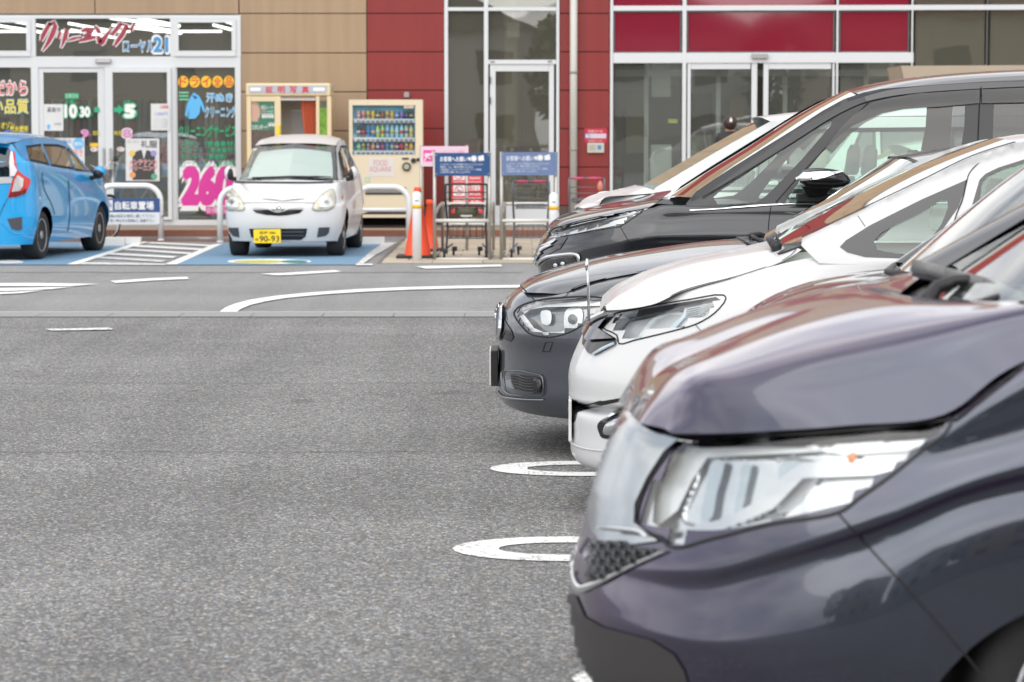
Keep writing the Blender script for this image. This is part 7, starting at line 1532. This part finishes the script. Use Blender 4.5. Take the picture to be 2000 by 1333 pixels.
# ---- shopping carts
M_ct = mat('cart_frame_black', (.025, .025, .028), .4); M_cg = mat('cart_frame_grey', (.12, .13, .15), .4); M_hand = mat('cart_handle_pink', (.50, .06, .14), .4)
def cart(x, Y, label, mf, hm, seat=True, rot=0.0, W=.54, H=.90, grp='shopping carts in the racks'):
    t = thing('shopping_cart', (x, Y, 0.014), label, 'shopping cart', grp)
    def q(dx, dy, z): return (x + dx * math.cos(rot) - dy * math.sin(rot), Y + dx * math.sin(rot) + dy * math.cos(rot), z + .014)
    w = W / 2
    for sx in (-1, 1): MB().tube([q(sx * w * .93, .0, H), q(sx * w * .95, .04, H * .8), q(sx * w * .86, .22, .35), q(sx * w * .92, .1, .12), q(sx * w, 0, .09)], .014, 8).build('side_tube', mf, t, True)
    for sx in (-1, 1): MB().tube([q(sx * w * .9, .06, .12), q(sx * w * .7, .85, .14)], .012, 6).build('base_tube', mf, t, True)
    MB().tube([q(-w * .93, 0, H), q(w * .93, 0, H)], .012, 8).build('handle_bar', mf, t, True)
    if hm:
        for a, b in ((-.75, -.15), (.1, .75)): MB().tube([q(w * a, 0, H), q(w * b, 0, H)], .018, 8).build('handle_grip', hm, t, True)
    for z in (.80, .72, .63): MB().tube([q(-w * .92, .06, z), q(w * .92, .06, z)], .007, 6).build('cross_wire', mf, t, True)
    for nm, z0, z1, y0, y1 in (('upper_basket_rack', .60, .64, .08, .62), ('lower_basket_rack', .24, .38, .1, .72)):
        b = MB()
        for k in range(2): b.tube([q(-w * .8, y0, (z0, z1)[k]), q(w * .8, y0, (z0, z1)[k]), q(w * .7, y1, (z0, z1)[k]), q(-w * .7, y1, (z0, z1)[k])], .006, 5, True)
        for k in range(6):
            xx = -w * .75 + w * 1.5 * k / 5; b.tube([q(xx, y0, z1), q(xx, y0, z0), q(xx * .9, y1, z0), q(xx * .9, y1, z1)], .0035, 4)
        stuff(b.build(nm, mf, t, True))
    b = MB()
    for sx, dy in ((-1, .02), (1, .02), (-.62, .82), (.62, .82)):
        c = q(sx * w * .95, dy, .055); b = MB().lathe([(.055, -.014), (.055, .014)], (c[0] - .014, c[1], c[2]), (1, 0, 0), 14); b.build('wheel', M_tyre, t, True)
        MB().box(c[0] - .035, c[0] + .03, c[1] - .03, c[1] + .03, .07, .125).build('castor_fork', mf, t, False, .006)
    if seat:
        n = 14; V_ = []
        for z, k in ((.50, .7), (.53, 1.0), (.60, 1.0), (.615, .8)):
            V_ += [q(.145 * k * math.cos(2 * math.pi * i / n), .16 + .12 * k * math.sin(2 * math.pi * i / n), z) for i in range(n)]
        mkmesh('child_seat', V_, [(a * n + i, a * n + (i + 1) % n, (a + 1) * n + (i + 1) % n, (a + 1) * n + i) for a in range(3) for i in range(n)] + [tuple(range(n)), tuple(range(3 * n, 4 * n))], mat('seat_olive', (.09, .09, .055), .6), t)
        MB().box(*[c for c in (q(-.07, .03, 0)[0], q(.07, .03, 0)[0], Y + .03, Y + .035, .52, .54)]).build('seat_label', M_paper, t)
cart(xf(911, Y1 + .3), Y1 + .3, 'black shopping cart with an olive child seat under the deep blue sign', M_ct, None, True)
cart(xf(1037, Y1 + .5), Y1 + .5, 'grey shopping cart with pink handle grips behind the faded sign', M_cg, M_hand, False, W=.47, H=.93)
cart(xf(1146, 37.2), 37.2, 'grey shopping cart with pink grips by the red pillar, over the white bonnet', M_cg, M_hand, False, W=.50, H=.92)
bag = MB().lathe([(.01, 0), (.04, .03), (.035, .10), (.01, .14)], (xf(1172, 37.1), 37.1, .76), n=10).build('cloth_bag', mat('salmon_cloth', (.55, .2, .15), .8), None, True); tag(bag, 'small salmon coloured cloth hanging on the cart by the red pillar', 'cloth')
# ---- bicycle behind the left rail
YBc = 40.25
bc = thing('bicycle', (xf(205, YBc), YBc, 0), 'city bicycle with a dark front basket behind the blue hatchback', 'bicycle')
M_bk = mat('bike_silver', (.55, .55, .56), .3, metal=.8)
fw = (xf(218, YBc), YBc, .0)
def bp(u, v, dy=0): p = atY(u, v, YBc); return (p[0], YBc + dy, p[2])
whc = bp(219, 430); rw = .31
def bwheel(cx, cy, cz, ang):
    pts = [(cx + rw * math.cos(a) * math.sin(ang), cy + rw * math.cos(a) * math.cos(ang), cz + rw * math.sin(a)) for a in [2 * math.pi * k / 28 for k in range(28)]]
    o = MB().tube(pts, .02, 8, True).build('wheel', M_tyre, bc, True)
    pr = [(cx + (p[0] - cx) * .93, cy + (p[1] - cy) * .93, cz + (p[2] - cz) * .93) for p in pts]; MB().tube(pr, .009, 6, True).build('rim', M_bk, o, True)
    s_ = MB()
    for k in range(0, 28, 2): s_.tube([(cx, cy, cz), pr[k]], .0015, 3)
    stuff(s_.build('spokes', M_bk, o))
bwheel(xf(217, YBc), YBc - .1, rw + .02, .35); bwheel(xf(217, YBc) - .35, YBc + .95, rw + .02, .35)
hx, hy = xf(204, YBc), YBc + .05
MB().tube([(xf(217, YBc), YBc - .1, rw + .02), (hx, hy + .05, .70), bp(200, 331)], .016, 8).build('fork', M_bk, bc, True)
MB().tube([(hx, hy + .05, .68), (hx - .15, hy + .5, .42), (hx - .22, hy + .6, .75)], .016, 8).build('frame_tube', M_bk, bc, True)
MB().tube([bp(174, 323, .15), bp(184, 327, .05), bp(197, 331), bp(206, 328), bp(214, 318, .03), bp(221, 313, .10)], .011, 8).build('handlebar', M_bk, bc, True)
MB().tube([bp(219, 314, .08), bp(226, 312, .16)], .017, 8).build('grip', M_blk, bc, True); MB().tube([bp(178, 324, .15), bp(172, 322, .25)], .017, 8).build('grip', M_blk, bc, True)
MB().tube([bp(222, 317, 0), bp(230, 320, -.02), bp(236, 325, .0)], .006, 5).build('brake_lever', M_bk, bc, True); MB().lathe([(.02, 0), (.03, .01), (.02, .03)], bp(224, 310), n=10).build('bell', M_blk, bc, True)
bk = MB(); bx0, bx1 = xf(179, YBc), xf(223, YBc); zt_, zb_ = zf(333, YBc), zf(357, YBc)
for k in range(9):
    z = zb_ + (zt_ - zb_) * k / 8; s_ = .85 + .15 * k / 8; cx_ = (bx0 + bx1) / 2; hw = (bx1 - bx0) / 2 * s_
    bk.box(cx_ - hw, cx_ + hw, YBc - .30, YBc - .294, z, z + .012); bk.box(cx_ - hw, cx_ + hw, YBc - .04, YBc - .034, z, z + .012); bk.box(cx_ - hw, cx_ - hw + .006, YBc - .3, YBc - .04, z, z + .012); bk.box(cx_ + hw - .006, cx_ + hw, YBc - .3, YBc - .04, z, z + .012)
for k in range(14):
    x = bx0 + (bx1 - bx0) * k / 13; bk.box(x - .004, x + .004, YBc - .297, YBc - .291, zb_, zt_)
bk.box(bx0 + .03, bx1 - .03, YBc - .29, YBc - .05, zb_, zb_ + .01)
stuff(bk.build('basket', mat('basket_brown', (.035, .03, .03), .7), bc))
MB().prism([(hx - .28, hy + .55, .82), (hx - .12, hy + .55, .82), (hx - .17, hy + .8, .84), (hx - .26, hy + .8, .84)], (0, 0, .05)).build('saddle', M_blk, bc, False, .015)
# ---- person by the doors, head above the white bonnet
def person(x, Y, H, label, top, trouser, hair, facing=0.0):
    t = thing('person', (x, Y, .12), label, 'person'); s = H / 1.7
    J = {'pel': (0, 0, .93), 'spi': (0, .0, 1.15), 'che': (0, .0, 1.33), 'nck': (0, .01, 1.46), 'hd': (0, .0, 1.56), 'hd2': (0, .01, 1.64),
         'sl': (-.17, 0, 1.40), 'el': (-.22, .02, 1.12), 'wl': (-.23, -.05, .88), 'fl': (-.23, -.06, .80), 'sr': (.17, 0, 1.40), 'er': (.22, .02, 1.12), 'wr': (.23, -.05, .88), 'fr': (.23, -.06, .80),
         'hl': (-.09, 0, .88), 'kl': (-.10, -.02, .48), 'al': (-.10, .03, .08), 'tl': (-.10, -.14, .03), 'hr': (.09, 0, .88), 'kr': (.10, -.01, .48), 'ar': (.10, .03, .08), 'tr': (.10, -.14, .03)}
    rad = dict(pel=.14, spi=.12, che=.14, nck=.055, hd=.088, hd2=.095, sl=.062, el=.045, wl=.032, fl=.028, sr=.062, er=.045, wr=.032, fr=.028, hl=.095, kl=.065, al=.045, tl=.035, hr=.095, kr=.065, ar=.045, tr=.035)
    E = [('pel', 'spi'), ('spi', 'che'), ('che', 'nck'), ('nck', 'hd'), ('hd', 'hd2'), ('che', 'sl'), ('sl', 'el'), ('el', 'wl'), ('wl', 'fl'), ('che', 'sr'), ('sr', 'er'), ('er', 'wr'), ('wr', 'fr'), ('pel', 'hl'), ('hl', 'kl'), ('kl', 'al'), ('al', 'tl'), ('pel', 'hr'), ('hr', 'kr'), ('kr', 'ar'), ('ar', 'tr')]
    K = list(J); me = bpy.data.meshes.new('body'); me.from_pydata([tuple(c * s for c in J[k]) for k in K], [(K.index(a), K.index(b)) for a, b in E], [])
    o = bpy.data.objects.new('body', me); col.objects.link(o); o.parent = t; o.modifiers.new('skin', 'SKIN')
    for i, k in enumerate(K): me.skin_vertices[0].data[i].radius = (rad[k] * s, rad[k] * s * (.75 if k in ('che', 'spi', 'pel') else 1)); me.skin_vertices[0].data[i].use_root = (k == 'pel')
    ss = o.modifiers.new('sub', 'SUBSURF'); ss.levels = 2; ss.render_levels = 2
    dg = bpy.context.evaluated_depsgraph_get(); m2 = bpy.data.meshes.new_from_object(o.evaluated_get(dg)); o.modifiers.clear(); o.data = m2
    m2.materials.clear()
    for m in (mat('skin', (.48, .29, .21), .6), top, trouser): m2.materials.append(m)
    for p in m2.polygons:
        z = p.center.z / s; xx = abs(p.center.x) / s
        p.material_index = 0 if (z > 1.47 or (xx > .19 and z < .9 and z > .7)) else (1 if z > .93 or xx > .19 else 2); p.use_smooth = True
    h = MB(); n = 18
    for i in range(9):
        ph = math.pi * i / 8 * .86; rr = math.sin(ph) * .108 * s; 
        h.V += [(rr * math.cos(2 * math.pi * j / n) * .95, rr * math.sin(2 * math.pi * j / n) * 1.02 - .022, (1.60 + .115 * math.cos(ph)) * s) for j in range(n)]
    h.F = [(i * n + j, i * n + (j + 1) % n, (i + 1) * n + (j + 1) % n, (i + 1) * n + j) for i in range(8) for j in range(n)]
    o2 = mkmesh('hair', [(a + x, b + Y, c + .12) for a, b, c in h.V], h.F, hair, t)
    for sx in (-1, 1): MB().lathe([(.004, 0), (.016, .004), (.012, .012)], (x + sx * .088, Y - .0, (1.585 * s) + .12), (sx, 0, 0), 8).build('ear', MATS['skin'], t, True)
    return t
person(xf(1425, 42.2), 42.2, 1.66, 'person with dark brown hair and a pale hair clip walking towards the entrance doors', mat('dark_top', (.03, .028, .03), .8), mat('dark_trousers', (.03, .03, .035), .8), mat('dark_hair', (.035, .018, .014), .35))
pc = [o for o in scene.objects if o.name.startswith('person')][0]
MB().prism([(xf(1425, 42.2) - .02, 42.07, 1.70), (xf(1425, 42.2) + .02, 42.07, 1.70), (xf(1425, 42.2) + .012, 42.08, 1.76), (xf(1425, 42.2) - .012, 42.08, 1.76)], (0, -.02, 0)).build('hair_clip', mat('clip_white', (.75, .7, .68), .3), pc)
# ================================================================== what stands behind the viewer and shows in the glass
def house(x, y, w, d, h, rh, wallm, roofm, label):
    t = thing('house', (x, y, 0), label, 'house', 'houses across the road behind the viewer')
    MB().box(x - w / 2, x + w / 2, y - d / 2, y + d / 2, 0, h).build('wall', wallm, t)
    MB().prism([(x - w / 2 - .4, y - d / 2 - .4, h - .1), (x + w / 2 + .4, y - d / 2 - .4, h - .1), (x, y - d / 2 - .4, h + rh)], (0, d + .8, 0)).build('roof', roofm, t)
    for k in range(3):
        for zz in (1.0, 3.6):
            xx = x - w / 2 + w * (k + .5) / 3; MB().box(xx - .7, xx + .7, y + d / 2, y + d / 2 + .05, zz, zz + 1.2).build('window', M_gloss, t)
hb, hw, hr = mat('house_beige', (.45, .38, .28), .8), mat('house_white', (.55, .55, .52), .8), mat('house_roof', (.09, .08, .08), .7)
house(-17, -30, 11, 8, 6, 2.6, hb, hr, 'beige two storey house with a dark gable roof, left of its row'); house(-4, -33, 10, 8, 5.8, 2.4, hw, hr, 'white two storey house between two others across the road')
house(9, -30, 12, 9, 6.2, 2.8, hb, mat('house_roof2', (.2, .08, .06), .7), 'beige house with a brown gable roof across the road'); house(24, -32, 11, 8, 5.5, 2.2, hw, hr, 'white house at the right end of its row')
rt = random.Random(5)
def tree(x, y, h, label):
    t = thing('tree', (x, y, 0), label, 'tree', 'trees behind the viewer')
    MB().tube([(x, y, 0), (x + .1, y, h * .3), (x, y + .1, h * .6)], [.22, .16, .08], 8).build('trunk', mat('bark', (.10, .07, .05), .9), t, True)
    b = MB()
    for k in range(900):
        a, r_, zz = rt.uniform(0, 6.28), rt.uniform(.3, 1) ** .5, rt.uniform(-1, 1); rad_ = h * .30 * math.sqrt(1 - zz * zz * .8) * r_
        c = Vector((x + math.cos(a) * rad_, y + math.sin(a) * rad_, h * .62 + zz * h * .34)); u_ = Vector((rt.uniform(-1, 1), rt.uniform(-1, 1), rt.uniform(-1, 1))).normalized() * .28; w_ = u_.orthogonal().normalized() * .2
        b.add([c - u_, c + w_, c + u_, c - w_], [(0, 1, 2, 3)])
    stuff(b.build('crown', mat('leaves', (.09, .12, .06), .8, noise=.4, nscale=2), t))
for x, y, h, l in ((-24, -26, 8, 'bushy tree left of the beige house'), (2.5, -27, 6.5, 'small bushy tree between the white and the brown roofed house'), (17, -27, 9, 'tall bushy tree before the right hand house')): tree(x, y, h, l)
struct(MB().box(-60, 60, -24.3, -24.0, 0, 1.2).build('garden_wall', mat('block_wall', (.35, .34, .32), .85, noise=.2, nscale=3)))
struct(MB().box(-60, 60, -23.9, -18, -0.02, 0.01).build('road', mat('road_grey', (.12, .12, .12), .9, noise=.1, nscale=4)))
